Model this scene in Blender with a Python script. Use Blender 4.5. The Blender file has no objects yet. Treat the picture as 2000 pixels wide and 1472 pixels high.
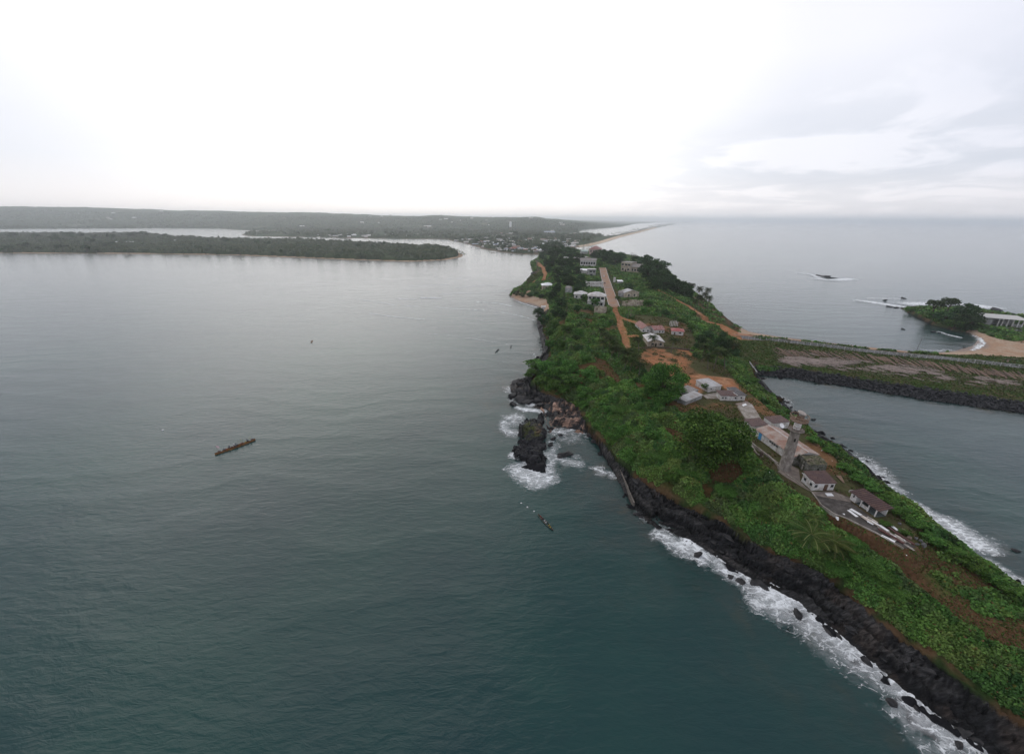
import bpy, bmesh, math, random
import numpy as np
from mathutils import Vector, Matrix
random.seed(7); rng = np.random.default_rng(7)
scn = bpy.context.scene
COL = scn.collection
R = math.radians

# ------------------------------------------------------------------ camera
CAMH = 100.0
FPX = 775.0                      # focal length in pixels of the 2000 px wide photograph
PITCH = math.atan(308.5/FPX)
ROLL = 0.0075
_F = np.array([0, math.cos(PITCH), -math.sin(PITCH)])
_U0 = np.array([0, math.sin(PITCH), math.cos(PITCH)])
_X0 = np.array([1.0, 0, 0])
_U = _U0*math.cos(ROLL) - _X0*math.sin(ROLL)*-1.0*-1.0
_X = _X0*math.cos(ROLL) + _U0*math.sin(ROLL)
_U = np.cross(_X, _F)
cam = bpy.data.cameras.new('camera'); camo = bpy.data.objects.new('camera', cam); COL.objects.link(camo)
cam.sensor_width = 36; cam.lens = FPX/2000*36; cam.clip_start = 0.5; cam.clip_end = 120000
camo.matrix_world = Matrix(((_X[0], _U[0], -_F[0], 0), (_X[1], _U[1], -_F[1], 0), (_X[2], _U[2], -_F[2], CAMH), (0, 0, 0, 1)))
scn.camera = camo

# ------------------------------------------------------------------ sky, sun, exposure
SUN_EL, SUN_AZ = R(38), R(-28)      # behind thin cloud, ahead and to the left
world = bpy.data.worlds.new('World'); scn.world = world; world.use_nodes = True
wt = world.node_tree; wt.nodes.clear()
def N(t, k, **kw):
    n = t.nodes.new(k)
    for a, b in kw.items():
        if a.startswith('i_'):
            n.inputs[a[2:].replace('_', ' ')].default_value = b
        else: setattr(n, a, b)
    return n
def L(t, a, b): t.links.new(a, b)
def ramp(t, fac, stops, interp='LINEAR'):
    n = t.nodes.new('ShaderNodeValToRGB'); n.color_ramp.interpolation = interp
    while len(n.color_ramp.elements) < len(stops): n.color_ramp.elements.new(0.5)
    for e, (p, c) in zip(n.color_ramp.elements, stops):
        e.position = p; e.color = (c, c, c, 1) if isinstance(c, (int, float)) else (*c, 1)
    if fac is not None: t.links.new(fac, n.inputs[0])
    return n.outputs[0]
def mth(t, op, a, b=None, c=None):
    n = t.nodes.new('ShaderNodeMath'); n.operation = op
    for i, v in enumerate((a, b, c)):
        if v is None: continue
        if isinstance(v, (int, float)): n.inputs[i].default_value = v
        else: t.links.new(v, n.inputs[i])
    return n.outputs[0]
def mixc(t, f, a, b, mode='MIX'):
    n = t.nodes.new('ShaderNodeMix'); n.data_type = 'RGBA'; n.blend_type = mode
    for i, v in ((0, f), (6, a), (7, b)):
        if isinstance(v, (int, float)): n.inputs[i].default_value = v
        elif isinstance(v, tuple): n.inputs[i].default_value = (*v[:3], 1)
        else: t.links.new(v, n.inputs[i])
    return n.outputs[2]
sky = N(wt, 'ShaderNodeTexSky', sky_type='NISHITA', sun_disc=False, sun_elevation=SUN_EL, sun_rotation=SUN_AZ)
geo = N(wt, 'ShaderNodeTexCoord')
sep = N(wt, 'ShaderNodeSeparateXYZ'); L(wt, geo.outputs['Generated'], sep.inputs[0])
zc = mth(wt, 'MAXIMUM', sep.outputs[2], 0.0)
# flat cloud deck: project the direction on a plane overhead
den = mth(wt, 'ADD', zc, 0.10)
cx = mth(wt, 'DIVIDE', sep.outputs[0], den); cy = mth(wt, 'DIVIDE', sep.outputs[1], den)
cmb = N(wt, 'ShaderNodeCombineXYZ'); L(wt, cx, cmb.inputs[0]); L(wt, cy, cmb.inputs[1])
n1 = N(wt, 'ShaderNodeTexNoise', i_Scale=0.55, i_Detail=7.0, i_Roughness=0.55, i_Distortion=0.6); L(wt, cmb.outputs[0], n1.inputs['Vector'])
n2 = N(wt, 'ShaderNodeTexNoise', i_Scale=0.95, i_Detail=8.0, i_Roughness=0.55, i_Distortion=0.5); L(wt, cmb.outputs[0], n2.inputs['Vector'])
# bright part of the deck around the veiled sun
sd = N(wt, 'ShaderNodeVectorMath', operation='DOT_PRODUCT'); L(wt, geo.outputs['Generated'], sd.inputs[0])
_g = Vector((-0.16, 0.96, 0.17)).normalized(); sd.inputs[1].default_value = _g
glow = ramp(wt, sd.outputs['Value'], [(0.0, 0.0), (0.50, 0.05), (0.75, 0.34), (0.92, 0.80), (1.0, 1.0)], 'EASE')
base = mixc(wt, glow, (0.70, 0.722, 0.82), (1.22, 1.185, 1.16))
thin = ramp(wt, n1.outputs[0], [(0.35, 0.0), (0.62, 1.0)])
base = mixc(wt, mth(wt, 'MULTIPLY', thin, 0.4), base, (0.90, 0.88, 0.92))
# darker stratus low over the sea on the right and left edge
azr = ramp(wt, sep.outputs[0], [(0.10, 0.0), (0.55, 1.0)])
azl = ramp(wt, mth(wt, 'MULTIPLY', sep.outputs[0], -1.0), [(0.30, 0.0), (0.75, 0.75)])
low = ramp(wt, sep.outputs[2], [(0.0, 0.75), (0.05, 0.9), (0.14, 0.7), (0.27, 0.0)])
cloudm = mth(wt, 'MULTIPLY', ramp(wt, n2.outputs[0], [(0.43, 0.0), (0.52, 0.75), (0.68, 1.0)]), azr)
lowf = mth(wt, 'MULTIPLY', low, mth(wt, 'MAXIMUM', cloudm, mth(wt, 'MULTIPLY', azl, 0.7)))
base = mixc(wt, mth(wt, 'MULTIPLY', lowf, 0.85), base, (0.55, 0.59, 0.67))
bandl = ramp(wt, sep.outputs[2], [(0.0, 1.0), (0.035, 0.6), (0.09, 0.0)])
base = mixc(wt, mth(wt, 'MULTIPLY', bandl, 0.5), base, (1.15, 1.04, 1.0))
dim = ramp(wt, sep.outputs[2], [(0.0, 1.0), (0.40, 1.0), (0.75, 0.74)]); base = mixc(wt, 1.0, base, dim, 'MULTIPLY')
bg1 = N(wt, 'ShaderNodeBackground', i_Strength=0.10); L(wt, sky.outputs[0], bg1.inputs[0])
bg2 = N(wt, 'ShaderNodeBackground', i_Strength=1.0); L(wt, base, bg2.inputs[0])
mx = N(wt, 'ShaderNodeMixShader'); mx.inputs[0].default_value = 0.92
L(wt, bg1.outputs[0], mx.inputs[1]); L(wt, bg2.outputs[0], mx.inputs[2])
wo = N(wt, 'ShaderNodeOutputWorld'); L(wt, mx.outputs[0], wo.inputs[0])
sun = bpy.data.lights.new('sun', 'SUN'); sun.energy = 0.5; sun.angle = R(50); sun.color = (1, 0.95, 0.88)
suno = bpy.data.objects.new('sun', sun); COL.objects.link(suno)
_sd = Vector((math.sin(SUN_AZ)*math.cos(SUN_EL), math.cos(SUN_AZ)*math.cos(SUN_EL), math.sin(SUN_EL)))
suno.rotation_euler = _sd.to_track_quat('Z', 'Y').to_euler(); suno.location = (0, 0, 200)
scn.view_settings.view_transform = 'Standard'; scn.view_settings.look = 'None'
scn.view_settings.exposure = 0.22; scn.view_settings.gamma = 1.0
scn.render.engine = 'CYCLES'
cy_ = scn.cycles
cy_.use_denoising = True; cy_.max_bounces = 6; cy_.diffuse_bounces = 2; cy_.glossy_bounces = 2
cy_.transparent_max_bounces = 8; cy_.volume_bounces = 3; cy_.transmission_bounces = 2
cy_.use_adaptive_sampling = True; cy_.adaptive_threshold = 0.02

# ------------------------------------------------------------------ helpers: pixel of the photograph -> point on a level
def ray(u, v):
    d = _F + _X*((u-1000)/FPX) + _U*((736-v)/FPX)
    return d
def P(u, v, z=0.0):
    d = ray(u, v); t = (z-CAMH)/d[2]
    return np.array([d[0]*t, d[1]*t, z])
def obj_new(name, me, parent=None, label=None, cat=None, group=None, kind=None):
    o = bpy.data.objects.new(name, me); COL.objects.link(o)
    if parent is not None: o.parent = parent
    if label: o['label'] = label
    if cat: o['category'] = cat
    if group: o['group'] = group
    if kind: o['kind'] = kind
    return o
def mesh_np(name, verts, faces, mats=(), col=None, smooth=False, fmat=None, attrs=None):
    """verts (n,3), faces (m,k) with fixed k"""
    me = bpy.data.meshes.new(name)
    verts = np.asarray(verts, dtype=np.float32); faces = np.asarray(faces, dtype=np.int32)
    k = faces.shape[1]; m = len(faces)
    me.vertices.add(len(verts)); me.vertices.foreach_set('co', verts.ravel())
    me.loops.add(m*k); me.loops.foreach_set('vertex_index', faces.ravel())
    me.polygons.add(m); me.polygons.foreach_set('loop_start', np.arange(0, m*k, k, dtype=np.int32))
    me.polygons.foreach_set('loop_total', np.full(m, k, dtype=np.int32))
    if fmat is not None: me.polygons.foreach_set('material_index', np.asarray(fmat, dtype=np.int32))
    me.update(calc_edges=True)
    me.polygons.foreach_set('use_smooth', np.full(m, bool(smooth)))
    if col is not None:
        a = me.color_attributes.new('col', 'FLOAT_COLOR', 'POINT')
        c = np.ones((len(verts), 4), dtype=np.float32); c[:, :3] = col; a.data.foreach_set('color', c.ravel())
    for kx, arr in (attrs or {}).items():
        a = me.attributes.new(kx, 'FLOAT', 'POINT'); a.data.foreach_set('value', np.asarray(arr, dtype=np.float32).ravel())
    for mt in mats: me.materials.append(mt)
    return me
def grid_faces(nr, nc, keep=None):
    i = np.arange(nr*nc).reshape(nr, nc)
    f = np.stack([i[:-1, :-1], i[:-1, 1:], i[1:, 1:], i[1:, :-1]], -1).reshape(-1, 4)
    if keep is not None: f = f[keep[f].all(1)]
    return f
def compact(verts, faces, *arrs):
    u, inv = np.unique(faces, return_inverse=True)
    return (verts[u], inv.reshape(faces.shape)) + tuple(a[u] for a in arrs)
def _h(ix, iy, s):
    a = (ix*374761393 + iy*668265263 + s*1274126177) & 0xffffffff
    a = ((a ^ (a >> 13))*1274126177) & 0xffffffff
    return ((a ^ (a >> 16)) & 0xffff)/65535.0
def vnoise(x, y, s=0):
    x = np.asarray(x, float); y = np.asarray(y, float)
    ix = np.floor(x).astype(np.int64); iy = np.floor(y).astype(np.int64)
    fx = x-ix; fy = y-iy; fx = fx*fx*(3-2*fx); fy = fy*fy*(3-2*fy)
    a = _h(ix, iy, s); b = _h(ix+1, iy, s); c = _h(ix, iy+1, s); d = _h(ix+1, iy+1, s)
    return a+(b-a)*fx+(c-a)*fy+(a-b-c+d)*fx*fy
def fbm(x, y, s=0, o=4):
    r = 0; a = 1; t = 0
    for k in range(o):
        r = r+a*vnoise(x*2**k+17.3*k, y*2**k-9.1*k, s+k); t += a; a *= 0.5
    return r/t
def sstep(a, b, x):
    t = np.clip((x-a)/(b-a), 0, 1); return t*t*(3-2*t)
def poly_px(pts, z=None):
    return np.array([P(p[0], p[1], p[2] if z is None else z) for p in pts])
def sdist(px, py, poly, closed=True):
    """distance to polyline, inside flag, z at the closest point"""
    px = np.asarray(px, float).ravel(); py = np.asarray(py, float).ravel()
    best = np.full(px.shape, 1e18); bz = np.zeros(px.shape); inside = np.zeros(px.shape, bool)
    n = len(poly)
    for i in range(n if closed else n-1):
        a = poly[i]; b = poly[(i+1) % n]
        ex, ey = b[0]-a[0], b[1]-a[1]
        t = np.clip(((px-a[0])*ex+(py-a[1])*ey)/max(ex*ex+ey*ey, 1e-9), 0, 1)
        d = (px-a[0]-t*ex)**2+(py-a[1]-t*ey)**2
        m = d < best; best[m] = d[m]; bz[m] = a[2]+(b[2]-a[2])*t[m]
        if closed and abs(ey) > 1e-12:
            c = ((a[1] > py) != (b[1] > py)) & (px < ex*(py-a[1])/ey+a[0])
            inside ^= c
    return np.sqrt(best), inside, bz

# ------------------------------------------------------------------ materials
def mat_new(name):
    m = bpy.data.materials.new(name); m.use_nodes = True; t = m.node_tree
    return m, t, t.nodes['Principled BSDF']
MATS = {}
def mat(name, c, rough=0.8, var=0.25, scale=1.5, spec=0.3, metal=0.0, bump=0.0, stain=None, stain_amt=0.4, stain_scale=0.4):
    """plain surface with mottling, optional stains and fine relief"""
    if name in MATS: return MATS[name]
    m, t, b = mat_new(name)
    tc = N(t, 'ShaderNodeTexCoord')
    n = N(t, 'ShaderNodeTexNoise', i_Scale=scale, i_Detail=6.0, i_Roughness=0.6); L(t, tc.outputs['Object'], n.inputs['Vector'])
    lo = tuple(x*(1-var) for x in c); hi = tuple(min(1, x*(1+var)) for x in c)
    co = ramp(t, n.outputs[0], [(0.3, lo), (0.7, hi)])
    if stain:
        n2_ = N(t, 'ShaderNodeTexNoise', i_Scale=stain_scale, i_Detail=8.0, i_Roughness=0.7); L(t, tc.outputs['Object'], n2_.inputs['Vector'])
        f = ramp(t, n2_.outputs[0], [(0.5-0.22*stain_amt, 0.0), (0.66-0.2*stain_amt, 1.0)])
        co = mixc(t, mth(t, 'MULTIPLY', f, 0.85), co, stain)
    L(t, co, b.inputs['Base Color'])
    b.inputs['Roughness'].default_value = rough; b.inputs['Metallic'].default_value = metal
    b.inputs['Specular IOR Level'].default_value = spec
    if bump:
        bp = N(t, 'ShaderNodeBump', i_Strength=bump, i_Distance=0.1)
        n3 = N(t, 'ShaderNodeTexNoise', i_Scale=scale*5, i_Detail=5.0); L(t, tc.outputs['Object'], n3.inputs['Vector'])
        L(t, n3.outputs[0], bp.inputs['Height']); L(t, bp.outputs[0], b.inputs['Normal'])
    MATS[name] = m
    return m
def mat_attr(name, rough=0.95, spec=0.03, nscale=0.8, namp=0.35, bump=0.3, bscale=2.0, bdist=0.3):
    """colour comes from the mesh's own colour attribute (soil, rock, leaf kind) with mottling"""
    m, t, b = mat_new(name)
    a = N(t, 'ShaderNodeAttribute', attribute_name='col'); tc = N(t, 'ShaderNodeTexCoord')
    n = N(t, 'ShaderNodeTexNoise', i_Scale=nscale, i_Detail=8.0, i_Roughness=0.65); L(t, tc.outputs['Object'], n.inputs['Vector'])
    f = ramp(t, n.outputs[0], [(0.25, 1-namp), (0.75, 1+namp)])
    L(t, mixc(t, 1.0, a.outputs['Color'], f, 'MULTIPLY'), b.inputs['Base Color'])
    b.inputs['Roughness'].default_value = rough; b.inputs['Specular IOR Level'].default_value = spec
    if bump:
        bp = N(t, 'ShaderNodeBump', i_Strength=bump, i_Distance=bdist)
        n3 = N(t, 'ShaderNodeTexNoise', i_Scale=bscale, i_Detail=6.0, i_Roughness=0.7); L(t, tc.outputs['Object'], n3.inputs['Vector'])
        L(t, n3.outputs[0], bp.inputs['Height']); L(t, bp.outputs[0], b.inputs['Normal'])
    return m
M_GROUND = mat_attr('ground', nscale=0.9, namp=0.4, bump=0.6, bscale=1.2, bdist=0.5)
def shelf_mat():
    m, t, b = mat_new('black_ledge'); a = N(t, 'ShaderNodeAttribute', attribute_name='col'); tc = N(t, 'ShaderNodeTexCoord')
    mp = N(t, 'ShaderNodeMapping'); mp.inputs['Rotation'].default_value = (0, 0, 0.835); mp.inputs['Scale'].default_value = (0.10, 1.5, 0.6); L(t, tc.outputs['Object'], mp.inputs[0])
    n = N(t, 'ShaderNodeTexNoise', i_Scale=1.0, i_Detail=9.0, i_Roughness=0.7, i_Distortion=0.5); L(t, mp.outputs[0], n.inputs['Vector'])
    n2 = N(t, 'ShaderNodeTexNoise', i_Scale=0.35, i_Detail=6.0, i_Roughness=0.6); L(t, tc.outputs['Object'], n2.inputs['Vector'])
    f = ramp(t, n.outputs[0], [(0.36, 0.25), (0.50, 0.9), (0.64, 2.3)]); g = ramp(t, n2.outputs[0], [(0.35, 0.6), (0.65, 1.5)])
    L(t, mixc(t, 1.0, mixc(t, 1.0, a.outputs['Color'], f, 'MULTIPLY'), g, 'MULTIPLY'), b.inputs['Base Color'])
    b.inputs['Specular IOR Level'].default_value = 0.2; L(t, ramp(t, n2.outputs[0], [(0.4, 0.45), (0.6, 0.85)]), b.inputs['Roughness'])
    bp = N(t, 'ShaderNodeBump', i_Strength=0.9, i_Distance=0.8); L(t, n.outputs[0], bp.inputs['Height']); L(t, bp.outputs[0], b.inputs['Normal'])
    return m
M_SHELF = shelf_mat()
M_FAR = mat_attr('far_land', nscale=0.02, namp=0.4, bump=0.0)
def leaf_mat(name, spec=0.06, rough=0.75):
    m, t, b = mat_new(name)
    a = N(t, 'ShaderNodeAttribute', attribute_name='col'); oi = N(t, 'ShaderNodeObjectInfo')
    hs = N(t, 'ShaderNodeHueSaturation'); L(t, a.outputs['Color'], hs.inputs['Color'])
    L(t, mth(t, 'MULTIPLY_ADD', oi.outputs['Random'], 0.03, 0.485), hs.inputs['Hue'])
    L(t, mth(t, 'MULTIPLY_ADD', oi.outputs['Random'], 0.5, 0.75), hs.inputs['Value'])
    L(t, hs.outputs[0], b.inputs['Base Color']); b.inputs['Roughness'].default_value = rough
    b.inputs['Specular IOR Level'].default_value = spec
    return m
M_LEAF = leaf_mat('leaves'); M_COVER = leaf_mat('cover_leaves')
for nd in M_COVER.node_tree.nodes:
    if nd.type == 'HUE_SAT':
        for nm, vv in (('Hue', 0.5), ('Value', 1.0)):
            for lk in list(nd.inputs[nm].links): M_COVER.node_tree.links.remove(lk)
            nd.inputs[nm].default_value = vv
# ------------------------------------------------------------------ the cape: nested contours (pixel x, pixel y, height)
COAST = [(1125,485),(1055,493),(1048,505),(1034,512),(1037,522),(1040,532),(1030,545),(1014,560),(1000,566),(993,577),(1003,587),(1030,593),
 (1062,602),(1062,612),(1048,620),(1050,640),(1056,662),(1060,690),(1040,712),(1026,738),(1005,744),(995,752),(998,775),(1004,790),(1030,793),(1052,800),(1062,812),
 (1068,838),(1098,836),(1140,842),(1160,855),(1172,880),(1195,918),(1212,950),(1232,985),(1252,1008),(1283,1035),(1318,1044),(1345,1058),(1375,1075),(1410,1097),
 (1440,1118),(1480,1140),(1520,1160),(1560,1180),(1590,1204),(1630,1233),(1680,1280),(1720,1312),(1760,1347),(1800,1380),(1850,1415),(1900,1450),
 (1950,1490),(2060,1580),(2300,1740),(2500,1700),(2300,1400),(2130,1250),(2035,1172),(1975,1130),(1935,1100),(1880,1070),(1838,1035),(1790,1000),
 (1755,968),(1722,940),(1700,915),(1672,893),(1645,872),(1612,852),(1580,832),(1556,812),(1537,790),(1512,768),(1494,748),(1480,733),
 (1560,741),(1640,753),(1720,766),(1800,780),(1900,794),(2000,808),(2300,850),(2600,900),(2700,760),(2300,640),(2120,628),(2000,617),(1950,611),
 (1905,604),(1850,600),(1800,599),(1772,600),(1758,603),(1772,610),(1795,622),(1825,636),(1862,646),(1893,650),(1910,662),(1900,674),(1868,684),(1830,688),(1770,685),
 (1690,677),(1600,667),(1520,657),(1465,648),(1440,636),(1415,617),(1395,598),(1365,575),(1330,550),(1300,525),(1262,505),(1200,493),(1160,488)]
SHELF = [(1120,488,3),(1062,495,3),(1056,508,3),(1048,515,3),(1050,528,2.5),(1046,540,3),(1036,550,3),(1018,563,3),(1008,572,2.5),(1030,578,3),(1064,588,4),
 (1070,605,5),(1058,625,5),(1062,645,5),(1068,668,5),(1072,700,5),(1050,722,4),(1034,748,4),(1062,766,4),(1098,782,4),(1128,800,4),(1148,832,4),(1165,850,4),
 (1185,872,4),(1205,900,4),(1240,932,4),(1300,962,4.5),(1340,985,5),(1400,1015,5),(1450,1050,5),(1500,1080,5),(1560,1102,5),(1625,1135,5),(1680,1187,5),
 (1730,1230,5),(1780,1265,5),(1830,1300,5),(1880,1343,5),(1950,1392,5),(2010,1430,5),(2180,1540,5),(2300,1480,5),(2180,1330,4),(2100,1240,4),(1995,1150,4),
 (1925,1104,4),(1860,1062,4),(1815,1025,4),(1765,990,4),(1740,966,4),(1710,942,3),(1683,912,3),(1658,893,3),(1632,876,3),(1600,857,3),(1568,838,3),(1545,818,3),(1525,795,3),
 (1498,765,3),(1478,742,3.5),(1472,712,3.5),(1560,721,3.5),(1640,733,3.5),(1720,746,3.5),(1800,757,3.5),(1900,771,3.5),(2000,786,3.5),(2300,825,3.5),
 (2250,735,3),(2130,712,3),(2040,700,3),(2005,690,2.5),(2010,672,3),(1950,662,2.5),(1915,650,2.5),(1890,643,2),(1862,640,2.5),(1825,630,2.5),(1795,616,3),(1778,606,3),
 (1800,603,3),(1850,605,4),(1905,609,4),(1960,616,4),(2060,630,3.5),(2200,650,3.5),(2350,690,3),(2200,712,3),(2130,705,3),(2000,698,3),(1900,692,3),(1800,692,3),(1700,683,3),
 (1600,672,3),(1520,662,3),(1455,651,3),(1428,636,4),(1400,614,5),(1375,595,5),(1345,575,5),(1310,550,5),(1290,530,5),(1250,510,4),(1190,496,4),(1150,491,3)]
# the SHELF ring is drawn as cape + causeway; the islet is its own ring
i_br = SHELF.index((2005,690,2.5)); i_br2 = SHELF.index((2130,705,3))
ISLET = SHELF[i_br+1:i_br2]
SHELF = SHELF[:i_br+1]+SHELF[i_br2:]
TOP = [(1078,500,24),(1075,520,24),(1090,545,24),(1105,575,23),(1110,610,21),(1100,650,19),(1112,690,17),(1140,702,16),(1190,725,15),(1230,765,14.5),(1290,806,14),
 (1340,850,14.5),(1420,878,15),(1500,912,15.5),(1560,952,16),(1640,1012,16),(1720,1062,15),(1780,1092,13),(1850,1142,12),(1930,1205,11),(2000,1245,10),(2140,1330,8),
 (2120,1260,8),(2000,1178,10),(1900,1112,12),(1825,1060,14),(1750,992,16),(1655,927,16),(1612,882,16),(1562,842,16),(1502,797,16),(1465,767,15),(1432,735,14),
 (1410,715,14),(1395,690,14),(1365,660,15),(1335,632,17),(1298,605,19),(1268,575,21),(1272,550,22),(1262,528,23),(1225,512,23),(1150,499,23)]
C0 = poly_px(COAST, 0.0); C1 = poly_px(SHELF); CI = poly_px(ISLET); C2 = poly_px(TOP)
def terrain_raw(X, Y):
    sh = X.shape; x = X.ravel(); y = Y.ravel()
    d0, i0, _ = sdist(x, y, C0)
    d1, i1, z1 = sdist(x, y, C1); di, ii, zi = sdist(x, y, CI)
    d2, i2, z2 = sdist(x, y, C2)
    use = di < d1
    d1e = np.where(use, di, d1); z1e = np.where(use, zi, z1); i1e = i1 | ii
    h = np.where(i0, z1e*d0/(d0+d1e+1e-6), -np.minimum(d0*0.25, 7)-0.3)
    up = z1+(z2-z1)*d1/(d1+d2+1e-6)
    lift = np.minimum(up, z1+0.55*d1)
    lift = np.where(y < 400, np.where((x > 175) & (y > 150), z1+np.clip(d1, 0, 20)*0.02+np.clip(12-d2*0.28, 0, None), lift), lift)
    h = np.where(i1, lift, h)
    h = np.where(ii & ~i1, zi+np.clip(di, 0, 15)*0.08, h)
    # plateau: smooth mean of the rim heights
    w = 0; s = 0
    for p in C2:
        k = 1/((x-p[0])**2+(y-p[1])**2+150.0); w = w+k; s = s+k*p[2]
    h = np.where(i2, z2+(s/w-z2)*sstep(0, 25, d2), h)
    return [a.reshape(sh) for a in (h, d0, i0, d1e, i1e, d2, i2, ii)]
ys = []; yv = 45.0
while yv < 1420: ys.append(yv); yv += max(0.55, yv*0.0048)
ys = np.array(ys)
xs = np.concatenate([np.arange(-40, 215, 0.6), np.arange(215, 700, 1.6)])
GX, GY = np.meshgrid(xs, ys)
H, D0, I0, D1, I1, D2, I2, II = terrain_raw(GX, GY)
CAPE = GX < 0  # placeholder, replaced below
# region tests
def in_px(pts, z): 
    p = poly_px(pts, z); d, i, _ = sdist(GX, GY, p); return d.reshape(GX.shape), i.reshape(GX.shape)
rockzone = I0 & ~I1 & ~II
sandzone = np.zeros_like(I0)
for pts in ([(985,590),(1003,572),(1034,574),(1075,585),(1075,610),(1030,600)], [(1840,694),(1868,676),(1885,660),(1880,648),(1910,640),(1960,655),(2060,665),(2300,700),(2200,720),(2000,702),(1900,697)],
            [(1110,486),(1150,482),(1180,490),(1160,496),(1112,494)], [(1440,655),(1450,634),(1500,648),(1640,668),(1800,685),(1850,684),(1850,694),(1700,684)]):
    sandzone |= in_px(pts, 1.5)[1]
pinkzone = in_px([(1058,782),(1128,798),(1145,840),(1060,842),(1055,800)], 2.0)[1]
# rock ledges: strata parallel to the shore, broken across
al = GX*0.67-GY*0.74
def worley2(x, y, s):
    ix = np.floor(x).astype(np.int64); iy = np.floor(y).astype(np.int64); best = np.full(x.shape, 9.0); sec = np.full(x.shape, 9.0); idv = np.zeros(x.shape); ox = np.zeros(x.shape); oy = np.zeros(x.shape)
    for dx in (-1, 0, 1):
        for dy in (-1, 0, 1):
            cx_ = ix+dx; cy_2 = iy+dy; px = cx_+_h(cx_, cy_2, s); py = cy_2+_h(cx_, cy_2, s+7); d = (x-px)**2+(y-py)**2; m = d < best
            sec = np.where(m, best, np.minimum(sec, d)); best = np.where(m, d, best); idv = np.where(m, _h(cx_, cy_2, s+29), idv); ox = np.where(m, x-px, ox); oy = np.where(m, y-py, oy)
    return np.sqrt(best), np.sqrt(sec), idv, ox, oy
sw = (fbm(GX/9, GY/9, 19, 3)-0.5)*4
st = fbm(D0/1.3+sw*0.3, al/26.0, 11, 4); bk = fbm(GX/3.0, GY/3.0, 31, 4)
a1, b1, id1, ox1, oy1 = worley2((D0+sw)/2.6, (al+sw)/16.0, 23); a2, b2, id2, ox2, oy2 = worley2((D0+sw*0.6)/1.3, al/7.0, 27)
rk = (id1-0.5)*2.6+ox1*(id1*7 % 1-0.3)*1.0+(id2-0.5)*1.0+(st-0.5)*1.8+(bk-0.5)*1.0-np.clip(0.16-(b1-a1), 0, 1)*5.0-np.clip(0.12-(b2-a2), 0, 1)*3
crack = np.clip(1-(b1-a1)/0.2, 0, 1)
rm = np.clip(np.minimum(D0/3.0, 1), 0, 1)*np.exp(-np.clip(np.where(I1, D1, 0), 0, None)/3.0)
armour = (GX > 170) & (GY > 140) & (GY < 330) & ~II
fard = np.exp(-np.maximum(GY-350, 0)/200)
rocky = I0 & ~sandzone & ~armour
H = H+np.where(rocky, rk*rm*np.clip(fard+0.3, 0, 1), 0)
H = np.where(I0 & ~I1, np.maximum(H, -0.6), H)
# outlying reefs just below and at the surface
H = np.where(~I0, H+np.where((D0 < 14) & (GX < 215) & (GY < 350), (fbm(GX/4, GY/4, 41, 4)-0.56)*9*np.exp(-D0/6), 0), H)
H = H+np.where(I1, (fbm(GX/14, GY/14, 51, 4)-0.5)*1.6*np.clip(D2/6, 0.25, 1), 0)
# sea stack in front of the cove (top flat, grass on it)
STK = poly_px([(1003,862),(1010,850),(1018,815),(1030,806),(1040,815),(1048,802),(1064,800),(1069,850),(1068,905),(1040,903),(1006,893),(999,876)], 2.0)
ds, ist, _ = sdist(GX, GY, STK); ds = ds.reshape(GX.shape); ist = ist.reshape(GX.shape)
dsn = ds+(fbm(GX/3.2, GY/3.2, 63, 4)-0.60)*8.0
stkH = np.clip(dsn*1.8, -1.8, 2.5)+rk*0.95
H = np.where(ist, np.maximum(H, stkH), H)
stk2 = poly_px([(1012,912),(1035,903),(1068,905),(1066,925),(1045,920)], 0.5)
ds2, ist2, _ = sdist(GX, GY, stk2); H = np.where(ist2.reshape(GX.shape), np.maximum(H, np.clip(ds2.reshape(GX.shape)*0.9, 0, 1.2)+(bk-0.4)*1.0), H)
# flattened yards
def flatten(pts, z, edge=3.0):
    global H
    d, i = in_px(pts, z); w = np.where(i, 1.0, np.clip(1-d/edge, 0, 1)); H = H+(z-H)*w
flatten([(1535,925),(1600,915),(1640,930),(1700,955),(1760,1010),(1800,1060),(1778,1078),(1720,1045),(1660,1010),(1590,965)], 16.0)
flatten([(1445,825),(1500,815),(1560,835),(1610,885),(1600,900),(1550,915),(1470,855)], 16.0)
flatten([(1325,790),(1365,735),(1420,740),(1470,780),(1490,815),(1440,815)], 15.5, 5)
XI = np.arange(len(xs)); YI = np.arange(len(ys))
def hz(x, y):
    """ground height at a point"""
    x = np.asarray(x, float); y = np.asarray(y, float)
    fx = np.interp(x, xs, XI); fy = np.interp(y, ys, YI)
    i = np.clip(fx.astype(int), 0, len(xs)-2); j = np.clip(fy.astype(int), 0, len(ys)-2)
    a = fx-i; b = fy-j
    return H[j, i]*(1-a)*(1-b)+H[j, i+1]*a*(1-b)+H[j+1, i]*(1-a)*b+H[j+1, i+1]*a*b
def G(u, v, lo=-1.0):
    """point of the ground seen at a pixel"""
    d = ray(u, v); zz = np.arange(32, lo, -0.1); t = (zz-CAMH)/d[2]
    hh = hz(d[0]*t, d[1]*t); k = np.nonzero(hh >= zz)[0]
    k = k[0] if len(k) else len(zz)-1
    return np.array([d[0]*t[k], d[1]*t[k], max(hh[k], lo)])
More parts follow.
